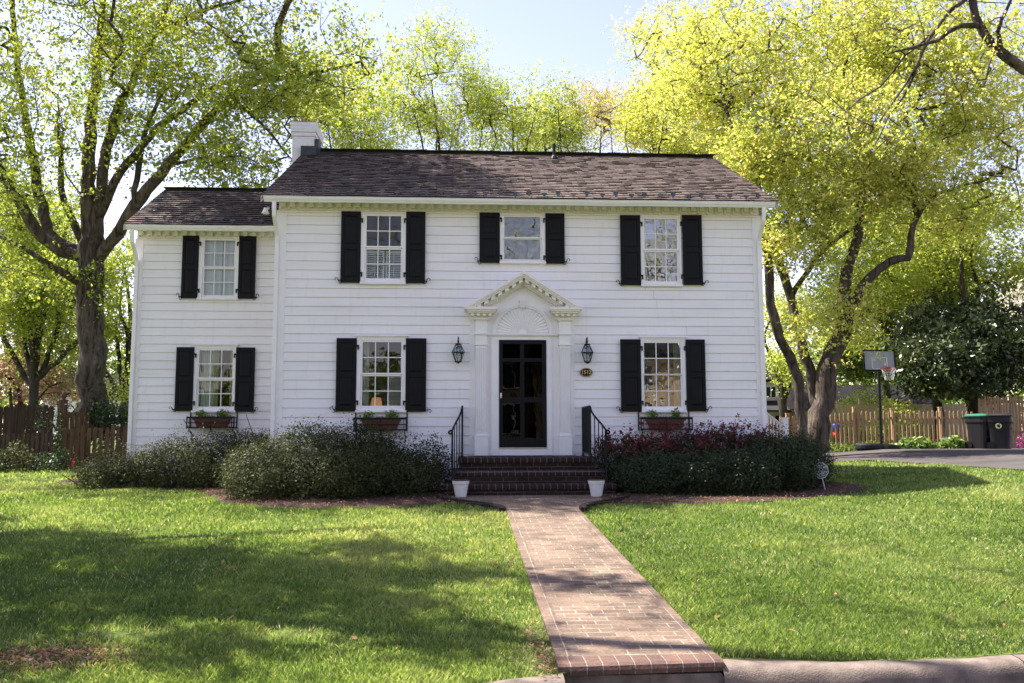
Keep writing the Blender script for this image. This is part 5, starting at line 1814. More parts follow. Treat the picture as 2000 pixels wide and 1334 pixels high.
# right side
picket_fence('picket_fence', 'tan picket fence behind the basketball hoop and driveway', XY(1606, 27.2), XY(1905, 27.6), 1.18, .150, .075, M['fence_tan'], 46, [(.05, 1.2, False), (1.12, 1.32, False), (2.4, 1.25, False), (4.05, 1.3, False)], rails=(.22, .83), hvar=.02)
picket_fence('picket_fence', 'short tan picket fence between the house corner and the leaning tree', XY(1488, 27.0), XY(1578, 27.2), 1.22, .21, .10, M['fence_tan'], 47, [(.9, 1.3, False)], rails=(.22, .83), hvar=.02)
picket_fence('board_fence', 'pale solid board fence behind the tan pickets', XY(1625, 33.5), XY(1990, 33.8), 1.55, .142, .140, M['fence_pale'], 48, [(1.2, 1.75, False), (3.3, 1.75, False), (5.8, 1.75, False)], rails=(.2, .93), top='flat', hvar=.004)
picket_fence('board_fence', 'bamboo screen fence behind the trash bins at the far right', XY(1915, 29.0), XY(2120, 28.6), 1.7, .10, .075, M['fence_tan'], 49, [], rails=(.3, .9), top='flat', hvar=.06)
# white side stair rail at the right corner of the house
sr = thing('stair_railing', (5.0, 4.4, .2), 'white stair railing with a square newel at the right corner of the house', 'railing')
A = at(1497, 806, 22.0); Bp = at(1529, 832, 21.2)
b = MB(); b.obox((A+Bp)/2, (Bp-A)/2, Vector((0, .03, 0)), (0, 0, .022)); b.build('cap_rail', M['sash'], sr)
b = MB()
for k in range(5):
    q = A+(Bp-A)*(k+.3)/5; b.box(q.x-.018, q.x+.018, q.y-.018, q.y+.018, .1, q.z-.02)
b.build('balusters', M['sash'], sr)
q = at(1532, 818, 21.0); b = MB(); b.box(q.x-.07, q.x+.07, q.y-.07, q.y+.07, .1, q.z); b.box(q.x-.085, q.x+.085, q.y-.085, q.y+.085, q.z, q.z+.03); b.build('newel_post', M['sash'], sr)

# red garden stake by the gate
rp = at(141, 908, 23.3); rz = gzf(rp.x, rp.y)
rg = thing('garden_marker', (rp.x, rp.y, rz), 'bright red pointed plastic marker leaning at the foot of the brown gate', 'garden marker')
mred = paint('red_plastic', (.55, .02, .02), .35, .05, 8)
b = MB(); b.tube([(rp.x-.02, rp.y, rz), (rp.x+.01, rp.y, rz+.18), (rp.x+.05, rp.y, rz+.34)], [.055, .04, .008], 8); b.build('body', mred, rg)
b = MB(); b.lathe([(.07, 0), (.07, .02), (.05, .03)], (rp.x-.02, rp.y, rz), 10); b.build('foot', mred, rg)

# ------------------------------------------------------------------ trash bins
def make_bin(x, y, rot, bodymat, lidmat, label, emblem):
    z = gzf(x, y)+.012
    t = thing('trash_bin', (x, y, z), label, 'trash bin', 'wheeled trash bins by the driveway')
    t.rotation_euler = (0, 0, rot); ORIG[t.name] = Vector((0, 0, 0))
    b = MB()
    w0, d0, w1, d1, h = .23, .26, .30, .36, .98
    L = [(w0, d0, .0), (w0+.01, d0+.01, .16), (w1-.02, d1-.03, h-.22), (w1, d1, h-.16), (w1, d1, h)]
    n0 = len(b.v)
    for w, d, z_ in L:
        for k in range(20):
            th = 2*math.pi*(k+.5)/20; cx, sy_ = math.cos(th), math.sin(th)
            m = max(abs(cx), abs(sy_)); e = .80
            b.v.append((w*(math.copysign(abs(cx)**.45, cx)), d*(math.copysign(abs(sy_)**.45, sy_)), z_))
    for i in range(len(L)-1):
        for k in range(20):
            k2 = (k+1) % 20; b.f.append((n0+i*20+k, n0+i*20+k2, n0+i*20+20+k2, n0+i*20+20+k))
    b.f.append(tuple(n0+k for k in range(19, -1, -1)))
    b.build('body', bodymat, t, smooth=False, bevel=.006)
    b = MB()
    n0 = len(b.v)
    for w, d, z_ in ((w1+.02, d1+.02, h+.001), (w1+.025, d1+.025, h+.035), (w1-.06, d1-.06, h+.085), (.05, .05, h+.10)):
        for k in range(20):
            th = 2*math.pi*(k+.5)/20; cx, sy_ = math.cos(th), math.sin(th)
            b.v.append((w*(math.copysign(abs(cx)**.45, cx)), d*(math.copysign(abs(sy_)**.45, sy_)), z_))
    for i in range(3):
        for k in range(20):
            k2 = (k+1) % 20; b.f.append((n0+i*20+k, n0+i*20+k2, n0+i*20+20+k2, n0+i*20+20+k))
    b.f.append(tuple(n0+60+k for k in range(20)))
    b.build('lid', lidmat, t)
    b = MB(); b.tube([(-.22, .40, h-.03), (.22, .40, h-.03)], .018, 8); b.box(-.24, -.20, .33, .42, h-.07, h-.01); b.box(.20, .24, .33, .42, h-.07, h-.01); b.build('handle', bodymat, t)
    b = MB(); b.box(-.17, .17, -.302, -.270, .36, .39); b.box(-.17, .17, -.345, -.30, .60, .64); b.build('lift_bar', M['guard'], t)
    for s in (-1, 1):
        b = MB(); n0 = len(b.v)
        for k in range(16):
            th = 2*math.pi*k/16
            for dx in (-.03, .03): b.v.append((s*.27+dx, .24+.115*math.cos(th), .115+.115*math.sin(th)))
        for k in range(16):
            a = n0+2*k; c_ = n0+2*((k+1) % 16); b.f.append((a, c_, c_+1, a+1))
        b.f.append(tuple(n0+2*k for k in range(16))); b.f.append(tuple(n0+2*k+1 for k in range(15, -1, -1)))
        b.build('wheel', M['iron'], t)
    if emblem:
        me_ = paint('pale_emblem', (.45, .50, .25), .5, .1, 20)
        b = MB(); N = 20
        for k in range(N):
            if k % 7 == 6: continue
            t0, t1 = 2*math.pi*k/N, 2*math.pi*(k+1)/N
            P = [(-.356, .02-.02+a_*math.cos(q_)*1.0, .70+a_*math.sin(q_)) for a_, q_ in ((.045, t0), (.085, t0), (.085, t1), (.045, t1))]
            b.quad(*[(-.318-.0, y_, z_) for _, y_, z_ in P][::-1])
        b.build('emblem', me_, t)
    return t


bin_dark = paint('dark_bin_plastic', (.012, .011, .013), .45, .15, 6)
lid_green = paint('green_lid', (.018, .13, .075), .4, .1, 6)
p0 = at(1916, 872, 26.3); make_bin(p0.x, p0.y, R(32), bin_dark, lid_green, 'dark wheeled trash bin with a green lid at the end of the picket fence', False)
p0 = at(1955, 872, 25.9); make_bin(p0.x, p0.y, R(52), bin_dark, bin_dark, 'black trash bin with black lid and pale emblem, right of the green lidded one', True)

# ------------------------------------------------------------------ basketball hoop
hb = ground_at(1722, 883); hd = 26.2; hb = at(1722, 883, hd); hz = gzf(hb.x, hb.y)+.012
hoop = thing('basketball_hoop', (hb.x, hb.y, hz), 'portable basketball hoop with a black pole and grey clear backboard on the driveway', 'basketball hoop')
k = hd/FPX
b = MB(); b.lathe([(.40, 0), (.44, .03), (.42, .13), (.34, .18), (.06, .19)], (hb.x-.30, hb.y+.12, hz), 20, sx=1.05, sy=.75); b.lathe([(.28, 0), (.31, .03), (.28, .12), (.05, .16)], (hb.x+.25, hb.y+.05, hz), 16, sx=1.1, sy=.8)
b.build('base', M['iron'], hoop)
pt = at(1716, 716, hd+.1)
b = MB(); b.tube([(hb.x, hb.y, hz+.02), tuple(hb+(pt-hb)*.5), tuple(pt)], .045, 10); b.tube([tuple(pt), tuple(pt+Vector((-.05, -.35, .25)))], .03, 6); b.tube([tuple(pt+Vector((0, 0, -.3))), tuple(pt+Vector((0, -.40, -.02)))], .025, 6)
b.build('pole', M['iron'], hoop)
bc = at(1717.5, 704, hd-.32); rx_ = Vector((math.cos(R(-14)), math.sin(R(-14)), -.03)).normalized(); uz = Vector((-.03, 0, 1)).normalized(); fn = rx_.cross(uz)
hw, hh = 29.0*k, 20.0*k
mbb = bpy.data.materials.new('clear_backboard'); mbb.use_nodes = True
bb = mbb.node_tree.nodes['Principled BSDF']; bb.inputs['Base Color'].default_value = (.46, .50, .55, 1); bb.inputs['Roughness'].default_value = .15; bb.inputs['Alpha'].default_value = .62
b = MB(); b.obox(bc, rx_*hw, fn*.006, uz*hh); b.build('backboard', mbb, hoop)
b = MB()
for s in (-1, 1):
    b.obox(bc+rx_*hw*s, rx_*.022, fn*.02, uz*(hh+.02)); b.obox(bc+uz*hh*s, rx_*(hw-.022), fn*.019, uz*.022)
b.build('frame', M['iron'], hoop)
b = MB(); wt = paint('white_line', (.6, .62, .62), .5)
for s in (-1, 1): b.obox(bc-fn*.008*0+fn*(-.009)*(1 if fn.y > 0 else -1)+rx_*.21*s-uz*.08, rx_*.016, fn*.001, uz*.17)
for s in (-1, 1): b.obox(bc+fn*(-.009)*(1 if fn.y > 0 else -1)+uz*(.17*s)-uz*.08, rx_*.194, fn*.001, uz*.016)
b.build('target_square', wt, hoop)
toward = fn if fn.y < 0 else -fn
rc = bc+toward*.30-uz*hh*.80+rx_*.18
mor = paint('orange_rim', (.55, .07, .03), .4, .1, 8)
b = MB(); b.tube([rc+Vector((.21*math.cos(2*math.pi*i/20), .21*math.sin(2*math.pi*i/20), 0)) for i in range(21)], .013, 6, cap=False); b.obox(rc-toward*.25, rx_*.08, toward*.06, uz*.05); b.build('rim', mor, hoop)
b = MB()
for i in range(12):
    a0 = 2*math.pi*i/12; a1 = 2*math.pi*(i+1)/12; a2 = 2*math.pi*(i-1)/12
    for a_ in (a1, a2): b.tube([rc+Vector((.21*math.cos(a0), .21*math.sin(a0), 0)), rc+Vector((.16*math.cos((a0+a_)/2), .16*math.sin((a0+a_)/2), -.16)), rc+Vector((.12*math.cos(a_), .12*math.sin(a_), -.36))], .004, 3, cap=False)
b.build('net', M['sash'], hoop)

# ------------------------------------------------------------------ neighbouring houses
def simple_house(name, label, x0, x1, y0, y1, z0, ze, zr, wall, roofm, wins, axis='x', band=None):
    t = thing(name, ((x0+x1)/2, y0, z0), label, 'house')
    b = MB(); b.box(x0, x1, y0, y1, z0-1, ze); b.build('wall', wall, t)
    b = MB(); ym = (y0+y1)/2
    b.quad((x0-.4, y0-.4, ze), (x1+.4, y0-.4, ze), (x1+.1, ym, zr), (x0-.1, ym, zr)); b.quad((x1+.4, y1+.4, ze), (x0-.4, y1+.4, ze), (x0-.1, ym, zr), (x1+.1, ym, zr))
    b.quad((x0-.4, y1+.4, ze), (x0-.4, y0-.4, ze), (x0-.1, ym, zr)); b.quad((x1+.4, y0-.4, ze), (x1+.4, y1+.4, ze), (x1+.1, ym, zr))
    b.box(x0-.38, x1+.38, y0-.38, y1+.38, ze-.12, ze-.004)
    b.build('roof', roofm, t)
    back = y0 > 0
    for wx0, wx1, wz0, wz1 in wins:
        yy = y0 if back else y1; s = -1 if back else 1
        b = MB()
        fr = .07
        ya, yb = sorted((yy+s*.05, yy-s*.02))
        b.box(wx0-fr, wx0, ya, yb, wz0-fr, wz1+fr); b.box(wx1, wx1+fr, ya, yb, wz0-fr, wz1+fr); b.box(wx0, wx1, ya, yb, wz0-fr, wz0); b.box(wx0, wx1, ya, yb, wz1, wz1+fr)
        b.box((wx0+wx1)/2-.03, (wx0+wx1)/2+.03, ya+.005, yb-.005, wz0, wz1)
        f = b.build('window', M['sash'], t)
        b = MB(); P = [(wx0, yy+s*.012, wz0), (wx1, yy+s*.012, wz0), (wx1, yy+s*.012, wz1), (wx0, yy+s*.012, wz1)]
        b.quad(*(P if back else P[::-1])); b.build('pane', M['far_pane'], f)
    return t


M['far_pane'] = paint('dark_far_pane', (.03, .04, .04), .08, .2, 2, spec=.8)
M['grey_roof'] = paint('shade_darkened_far_roof', (.020, .018, .019), .95, .3, 3, .5, 30, spec=.05)  # tree shade over the garage roof is put into this dark base colour
M['tan_wall'] = paint('tan_brick_far', (.42, .30, .19), .9, .12, 2)
P1 = at(1470, 735, 44); P2 = at(1568, 800, 44)
za = at(1500, 786, 44).z
H2 = simple_house('neighbour_house', 'white neighbouring house with a dark awning seen past the right corner', P1.x-3, P2.x-.3, 27.5, 34, 0, at(1500, 742, 44).z, at(1500, 690, 44).z, M['siding'], M['grey_roof'],
                  [(at(1497, 770, 44).x, at(1515, 770, 44).x, at(1500, 776, 44).z, at(1500, 756, 44).z), (at(1514, 770, 44).x+.2, at(1532, 770, 44).x, at(1500, 776, 44).z, at(1500, 756, 44).z)])
b = MB(); x0 = P1.x-3.2; x1 = P2.x-.1; b.quad((x0, 26.0, za-.42), (x1, 26.0, za-.42), (x1, 27.49, za+.10), (x0, 27.49, za+.10)); b.box(x0, x1, 25.95, 26.0, za-.50, za-.42)
b.build('awning', M['ridge'], H2)
b = MB()
for u0, u1 in ((1515, 1526), (1548, 1556)): b.box(at(u0, 820, 44).x, at(u1, 820, 44).x, 27.44, 27.48, at(1500, 835, 44).z, at(1500, 812, 44).z)
b.build('shutter', M['black'], H2)
b = MB(); b.box(at(1527, 820, 44).x, at(1547, 820, 44).x, 27.45, 27.48, at(1500, 835, 44).z, at(1500, 812, 44).z); b.build('window', M['far_pane'], H2)
q0 = at(1600, 793, 40); q1 = at(1775, 760, 40)
simple_house('garage', 'low garage with a long grey shingle roof behind the pale fence', q0.x, q1.x+1.5, 23.6, 29, 0, at(1700, 797, 40).z, at(1700, 752, 43).z, M['fence_pale'], M['grey_roof'], [])
q0 = at(205, 765, 52); q1 = at(330, 735, 52)
simple_house('neighbour_house', 'grey roofed neighbouring house between the maple trunk and the wing', q0.x-3.5, q1.x, 35.5, 43, 0, at(230, 768, 52).z, at(230, 726, 54).z, M['siding'], M['grey_roof'], [(q0.x-1.6, q0.x-.4, 1.2, 2.2)])
# across the street: what the front windows mirror
simple_house('street_house', 'tan house across the street mirrored in the lower windows', -2, 12, -44, -35, -.3, 5.6, 8.6, M['tan_wall'], M['grey_roof'], [(1, 2.6, 1, 2.6), (5, 6.6, 1, 2.6), (8.6, 10.2, 1, 2.6), (1, 2.6, 3.7, 5.0), (5, 6.6, 3.7, 5.0), (8.6, 10.2, 3.7, 5.0)])

# ------------------------------------------------------------------ trees
# big maple behind the left fence
def ball(x, y, z, rx, ry, rz, n):
    return ((x, y, z), rx, ry, rz, n)


D = 26.5
maple_limbs = [
    (ln((182, 850, D), (181, 700, D), (179, 570, D), (177, 470, D), (174, 390, D), (176, 280, D), (184, 170, D), (196, 60, D), (206, -120, D)), [.39, .375, .355, .335, .215, .18, .14, .10, .05]),
    (ln((176, 500, D), (120, 490, D-.2), (75, 455, D-.5), (40, 395, D-.8), (0, 335, D-1), (-60, 240, D-1.2)), [.19, .175, .165, .15, .13, .08]),
    (ln((150, 488, D), (98, 455, D+.2), (76, 385, D+.4), (62, 300, D+.4), (45, 200, D+.2), (30, 80, D), (20, -60, D)), [.14, .16, .15, .13, .105, .08, .05]),
    (ln((190, 470, D), (196, 400, D-.3), (206, 310, D-.5), (224, 235, D-.6), (258, 160, D-.8), (300, 70, D-1), (345, -20, D-1)), [.17, .17, .155, .13, .105, .08, .05]),
    (ln((192, 505, D), (230, 455, D-.5), (275, 385, D-1), (330, 322, D-1.4), (375, 265, D-1.8), (425, 215, D-2), (480, 170, D-2.2), (560, 150, D-2.4), (640, 138, D-2.6), (705, 120, D-2.8)), [.17, .18, .165, .145, .125, .11, .09, .07, .05, .03]),
    (ln((196, 420, D-.3), (225, 355, D-.8), (262, 305, D-1), (310, 250, D-1.2), (370, 205, D-1.4), (430, 165, D-1.5), (510, 140, D-1.5)), [.12, .12, .11, .095, .08, .06, .035]),
    (ln((166, 490, D+.1), (142, 430, D+.4), (124, 385, D+.5), (119, 330, D+.6), (116, 290, D+.6), (112, 240, D+.6)), [.12, .11, .095, .085, .075, .05]),
    (ln((160, 555, D), (120, 530, D-.5), (75, 505, D-.8), (40, 480, D-1), (0, 462, D-1.2)), [.13, .11, .085, .07, .04]),
    (ln((262, 412, D-.8), (268, 350, D-.8), (278, 290, D-.9), (300, 215, D-1), (330, 160, D-1)), [.09, .085, .075, .055, .03]),
    (ln((440, 205, D-2.1), (470, 208, D-2.4), (510, 240, D-2.7), (550, 290, D-3), (575, 315, D-3)), [.055, .05, .042, .03, .015]),
    (ln((330, 322, D-1.4), (400, 310, D-1.8), (470, 305, D-2.2), (500, 318, D-2.4)), [.05, .04, .03, .015]),
    (ln((315, 62, D-1), (380, 25, D-1.5), (450, 5, D-2), (560, -30, D-2)), [.07, .055, .045, .03]),
]
make_tree('maple_tree', 'huge spreading maple with a dark trunk behind the left fence, limbs reaching over the wing', maple_limbs,
          [px(50, 110, 26, 170, 190, 3.5, 170), px(240, 90, 26, 190, 150, 4, 200), px(450, 90, 24.5, 190, 120, 3.5, 180), px(630, 130, 24, 150, 100, 3, 120),
           px(70, 330, 26, 120, 120, 3.5, 120), px(310, 250, 25.5, 150, 110, 3, 130), px(480, 250, 24, 120, 80, 2.5, 100), px(560, 190, 24, 120, 90, 2.5, 100), px(470, 330, 24, 100, 45, 2, 55),
           px(50, 520, 26, 80, 60, 2.5, 55), px(190, 560, 26, 60, 50, 1.5, 26), ball(-12.5, 7.0, 15.8, 5.5, 5.5, 3.2, 620), ball(-8.3, 4.4, 14.6, 3.2, 3.6, 2.0, 950), ball(-15.5, 7.5, 14.0, 4.0, 5.0, 5.0, 160)],
          M['leaf_maple'], M['bark_maple'], per=27, sig=.30, size=.085, seed=5, clump=.7, along=.45, tuft=.75)

# leaning multi-stemmed maple right of the house
D = 25.0
right_limbs = [
    (ln((1600, 880, D), (1600, 830, D), (1610, 772, D), (1618, 710, D), (1640, 663, D), (1650, 620, D), (1651, 560, D), (1656, 520, D), (1668, 480, D), (1680, 410, D), (1690, 330, D), (1700, 230, D)), [.30, .30, .29, .265, .25, .21, .17, .155, .14, .12, .09, .05]),
    (ln((1568, 872, D-.6), (1566, 835, D-.6), (1557, 737, D-.6), (1533, 680, D-.7), (1516, 640, D-.8), (1507, 595, D-.9), (1502, 545, D-1), (1496, 472, D-1), (1486, 400, D-1), (1480, 330, D-1)), [.14, .135, .14, .135, .135, .13, .125, .115, .09, .05]),
    (ln((1600, 800, D+.1), (1588, 760, D+.2), (1577, 698, D+.2), (1558, 641, D+.3), (1541, 569, D+.3), (1525, 520, D+.2), (1510, 480, D), (1500, 430, D)), [.14, .145, .15, .14, .13, .12, .10, .05]),
    (ln((1652, 612, D), (1672, 582, D-.2), (1702, 541, D-.4), (1741, 513, D-.6), (1772, 502, D-.8), (1779, 478, D-.9), (1782, 450, D-1), (1793, 420, D-1), (1830, 380, D-1.2), (1930, 350, D-1.4)), [.15, .14, .125, .12, .12, .10, .085, .08, .05, .03]),
    (ln((1545, 580, D+.3), (1570, 540, D), (1610, 490, D-.4), (1660, 450, D-.8), (1700, 430, D-1)), [.09, .08, .065, .05, .02]),
    (ln((1792, 425, D-1), (1786, 370, D-1), (1790, 300, D-1), (1760, 200, D-1)), [.08, .07, .05, .03]),
    (ln((1690, 330, D), (1760, 240, D), (1820, 140, D), (1850, 20, D)), [.08, .07, .05, .03]),
    (ln((1482, 400, D-1), (1450, 320, D-.5), (1420, 220, D), (1400, 120, D)), [.1, .08, .06, .03]),
]
make_tree('maple_tree', 'multi stemmed yellow green maple with leaning trunks behind the right end of the house', right_limbs,
          [px(1440, 130, 26, 180, 140, 3.2, 330), px(1690, 100, 26, 230, 140, 3.5, 480), px(1880, 230, 25, 160, 190, 3.5, 330), px(1600, 290, 24.5, 190, 120, 3, 420),
           px(1470, 300, 24.5, 80, 80, 2, 110), px(1740, 380, 24.5, 120, 70, 2.5, 130), px(1560, 420, 24, 90, 50, 2, 110), px(1520, 470, 23.5, 60, 35, 1.2, 34), px(1900, 400, 25, 100, 60, 2.5, 60), px(1640, 600, 24.4, 50, 40, .8, 20), px(1560, 640, 24.2, 40, 50, .8, 14), px(1590, 490, 24.2, 70, 40, 1, 26), px(1690, 650, 24.6, 40, 25, .8, 10)],
          M['leaf_yellow'], M['bark_maple'], per=42, sig=.38, size=.080, seed=8, clump=.6, along=.4, flare_k=.08, tuft=.8)

# trees beyond the roof
def back_tree(label, u, d, vtop, spread, n, leaf, seed, blobs, bark='bark_dark', per=20, size=.12, sig=.42, stems=5, clump=.8):
    rng = np.random.default_rng(seed)
    g0 = at(u, 842, d); zb = gzf(g0.x, g0.y)
    base = (g0.x, g0.y, zb)
    k = d/FPX
    hgt = (842-vtop)*k
    fork = Vector((g0.x, g0.y, zb+hgt*.28))
    limbs = [([base, (g0.x+.1, g0.y, zb+hgt*.15), tuple(fork), (g0.x+.15*k*50, g0.y, zb+hgt*.6), (g0.x+rng.normal()*.5, g0.y, zb+hgt*.92)], [.21, .18, .15, .09, .03])]
    for i in range(stems):
        s = -1+2*(i+.5)/stems+rng.normal()*.12
        e = fork+Vector((s*spread*k, rng.normal()*1.2, hgt*(.62-.18*abs(s)+rng.normal()*.04)))
        m = fork+(e-fork)*.4+Vector((s*spread*k*.14+rng.normal()*.25, 0, hgt*.02))
        m2 = fork+(e-fork)*.7+Vector((s*spread*k*.06+rng.normal()*.35, 0, rng.normal()*.2))
        limbs.append(([tuple(fork+Vector((0, 0, -.3+.5*rng.uniform()))), tuple(m), tuple(m2), tuple(e)], [.10, .07, .048, .02]))
    return make_tree('deciduous_tree', label, limbs, blobs, leaf, M[bark], per=per*1.5, sig=sig*.85, size=size*.72, seed=seed, along=1.1, tuft=.9, group='spring trees beyond the roof', clump=clump)


back_tree('slender pale green tree just right of the chimney', 680, 38, 70, 90, 0, M['leaf_bg'], 51, [px(680, 190, 38, 95, 120, 3, 255), px(640, 250, 38, 60, 60, 2, 85), px(700, 320, 38, 80, 40, 2, 70), px(770, 290, 39, 70, 45, 2, 80)], per=17, size=.115)
back_tree('tall pale green tree rising behind the left half of the roof', 855, 41, 40, 140, 0, M['leaf_bg'], 52, [px(860, 150, 41, 120, 115, 3, 323), px(800, 230, 41, 90, 80, 3, 153), px(930, 230, 41, 90, 90, 3, 170)], per=17, size=.12, stems=7)
back_tree('pale green tree behind the middle of the roof, top half open', 1000, 43, 110, 110, 0, M['leaf_bg'], 53, [px(1000, 230, 43, 100, 100, 3, 255), px(1060, 260, 43, 70, 70, 3, 119)], per=16, size=.125, stems=6)
back_tree('small green tree left of the roof vent', 1085, 40, 150, 70, 0, M['leaf_bg'], 54, [px(1090, 230, 40, 60, 80, 2.5, 153), px(1120, 280, 40, 50, 30, 2, 51)], per=17, size=.115, stems=5)
back_tree('thinly leafed tree with red buds behind the right half of the roof', 1165, 44, 155, 110, 0, M['leaf_bud'], 55, [px(1165, 230, 44, 90, 75, 3, 204), px(1220, 230, 44, 70, 70, 3, 153)], per=13, size=.11, stems=8, bark='bark_tan')
back_tree('yellow green tree behind the right end of the ridge', 1290, 39, 60, 90, 0, M['leaf_yellow'], 56, [px(1290, 225, 39, 85, 75, 3, 323), px(1370, 260, 37, 80, 70, 3, 289), px(1380, 90, 40, 130, 110, 3, 289), px(1265, 60, 44, 70, 70, 3, 76)], per=22, size=.12, stems=6)
# trees left of the house
back_tree('bright green tree at the far left beyond the fence', 30, 36, 380, 130, 0, M['leaf_mid'], 57, [px(20, 560, 36, 110, 120, 3, 170), px(110, 640, 36, 60, 110, 2.5, 90), px(30, 440, 36, 90, 60, 3, 60)], per=24, size=.13, stems=6, clump=.7)
back_tree('leafy green tree between the maple trunk and the wing', 240, 34, 430, 70, 0, M['leaf_maple'], 58, [px(232, 560, 34, 42, 110, 2, 100), px(228, 670, 34, 40, 50, 2, 50), px(120, 560, 38, 70, 70, 2, 60)], per=22, size=.12, stems=4, clump=.7)
for u, d, v, lab, sd in ((15, 33, 720, 'pink flowering tree at the left edge above the tall fence', 61), (110, 37, 740, 'low pink flowering tree between the fence post and the maple trunk', 62)):
    g0 = at(u, 842, d); zb = gzf(g0.x, g0.y); k = d/FPX
    make_tree('blossom_tree', lab, [([(g0.x, g0.y, zb), (g0.x+.1, g0.y, zb+1.0), (g0.x, g0.y, zb+2.6)], [.11, .09, .04]), ([(g0.x+.05, g0.y, zb+.9), (g0.x+.9, g0.y, zb+2.0), (g0.x+1.4, g0.y, zb+2.6)], [.06, .04, .02]), ([(g0.x+.05, g0.y, zb+.9), (g0.x-.9, g0.y, zb+2.0), (g0.x-1.5, g0.y, zb+2.7)], [.06, .04, .02])],
              [px(u, v, d, 85, 60, 2, 95), px(u+40, v+30, d, 60, 40, 2, 50)], M['petal_pink'], M['bark_dark'], per=24, sig=.3, size=.085, seed=sd, group='pink flowering trees behind the left fence', clump=.6)
back_tree('broad spring green tree filling the left edge behind the maple limbs', 60, 31, 330, 130, 0, M['leaf_maple'], 68, [px(40, 420, 31, 120, 80, 3, 170), px(120, 500, 31, 90, 70, 2.5, 120), px(30, 560, 31, 90, 90, 2.5, 130), px(100, 650, 32, 90, 60, 2.5, 110)], per=24, size=.12, stems=6, clump=.7)
# trees right of the house
back_tree('dark green oak in the background behind the basketball backboard', 1735, 39, 430, 120, 0, M['leaf_mid'], 63, [px(1720, 640, 39, 110, 100, 3, 230), px(1680, 540, 40, 80, 60, 3, 90), px(1800, 540, 38, 100, 90, 3, 150), px(1680, 690, 37, 70, 50, 2, 120)], per=26, size=.15, stems=6, clump=.6)
back_tree('yellow green young tree between the house corner and the leaning trunks', 1530, 33, 520, 60, 0, M['leaf_bg'], 64, [px(1540, 620, 33, 55, 60, 2, 90), px(1530, 720, 32, 50, 35, 1.6, 55), px(1630, 600, 33, 60, 60, 2, 60), px(1650, 660, 30, 50, 25, 1.5, 30)], per=22, size=.11, stems=4, clump=.6)
back_tree('mid green tree behind the right hand maple', 1830, 32, 330, 160, 0, M['leaf_bg'], 65, [px(1840, 450, 32, 170, 100, 3, 300), px(1690, 450, 32, 110, 90, 2.5, 140), px(1950, 520, 32, 90, 100, 2.5, 180), px(1800, 560, 32, 120, 60, 2, 120), px(1700, 580, 33, 60, 60, 2, 45)], per=26, size=.13, stems=6, clump=.6)
D = 30.5
make_tree('magnolia_tree', 'dense dark glossy magnolia hanging over the fence and trash bins', [
    (ln((1905, 860, D), (1900, 780, D), (1890, 680, D), (1880, 560, D), (1875, 470, D)), [.2, .18, .14, .08, .03]),
    (ln((1902, 800, D), (1860, 730, D), (1810, 690, D), (1770, 680, D)), [.09, .07, .05, .02]),
    (ln((1900, 780, D), (1950, 720, D), (1985, 640, D)), [.09, .07, .03])],
    [px(1870, 650, D, 105, 75, 2.3, 250), px(1815, 710, D-.5, 75, 60, 2, 190), px(1930, 705, D, 80, 80, 2.2, 190), px(1975, 650, D, 60, 80, 2.2, 110), px(1860, 745, D-1, 95, 26, 1.4, 90)],
    M['leaf_magnolia'], M['bark_dark'], per=24, sig=.26, size=.15, seed=66, clump=.45, aspect=.45)
D = 28.0
make_tree('dogwood_tree', 'dogwood with white blossoms at the right edge of the picture', [(ln((2035, 870, D), (2030, 780, D), (2010, 660, D), (1990, 590, D)), [.09, .07, .05, .02]), (ln((2030, 780, D), (2060, 650, D), (2080, 560, D)), [.05, .04, .02])],
          [px(2000, 590, D, 28, 32, 1, 18), px(2060, 600, D, 50, 60, 1.3, 40)], M['petal_white'], M['bark_dark'], per=11, sig=.22, size=.085, seed=67)

def overhead(X, Y, h, r, n):
    """a leafy bough h metres up whose shade falls on the lawn at (X, Y)"""
    return ((X-.555*h, Y+.32*h, h+gzf(X, Y)), r*1.25, r*.8, r*.5, n)


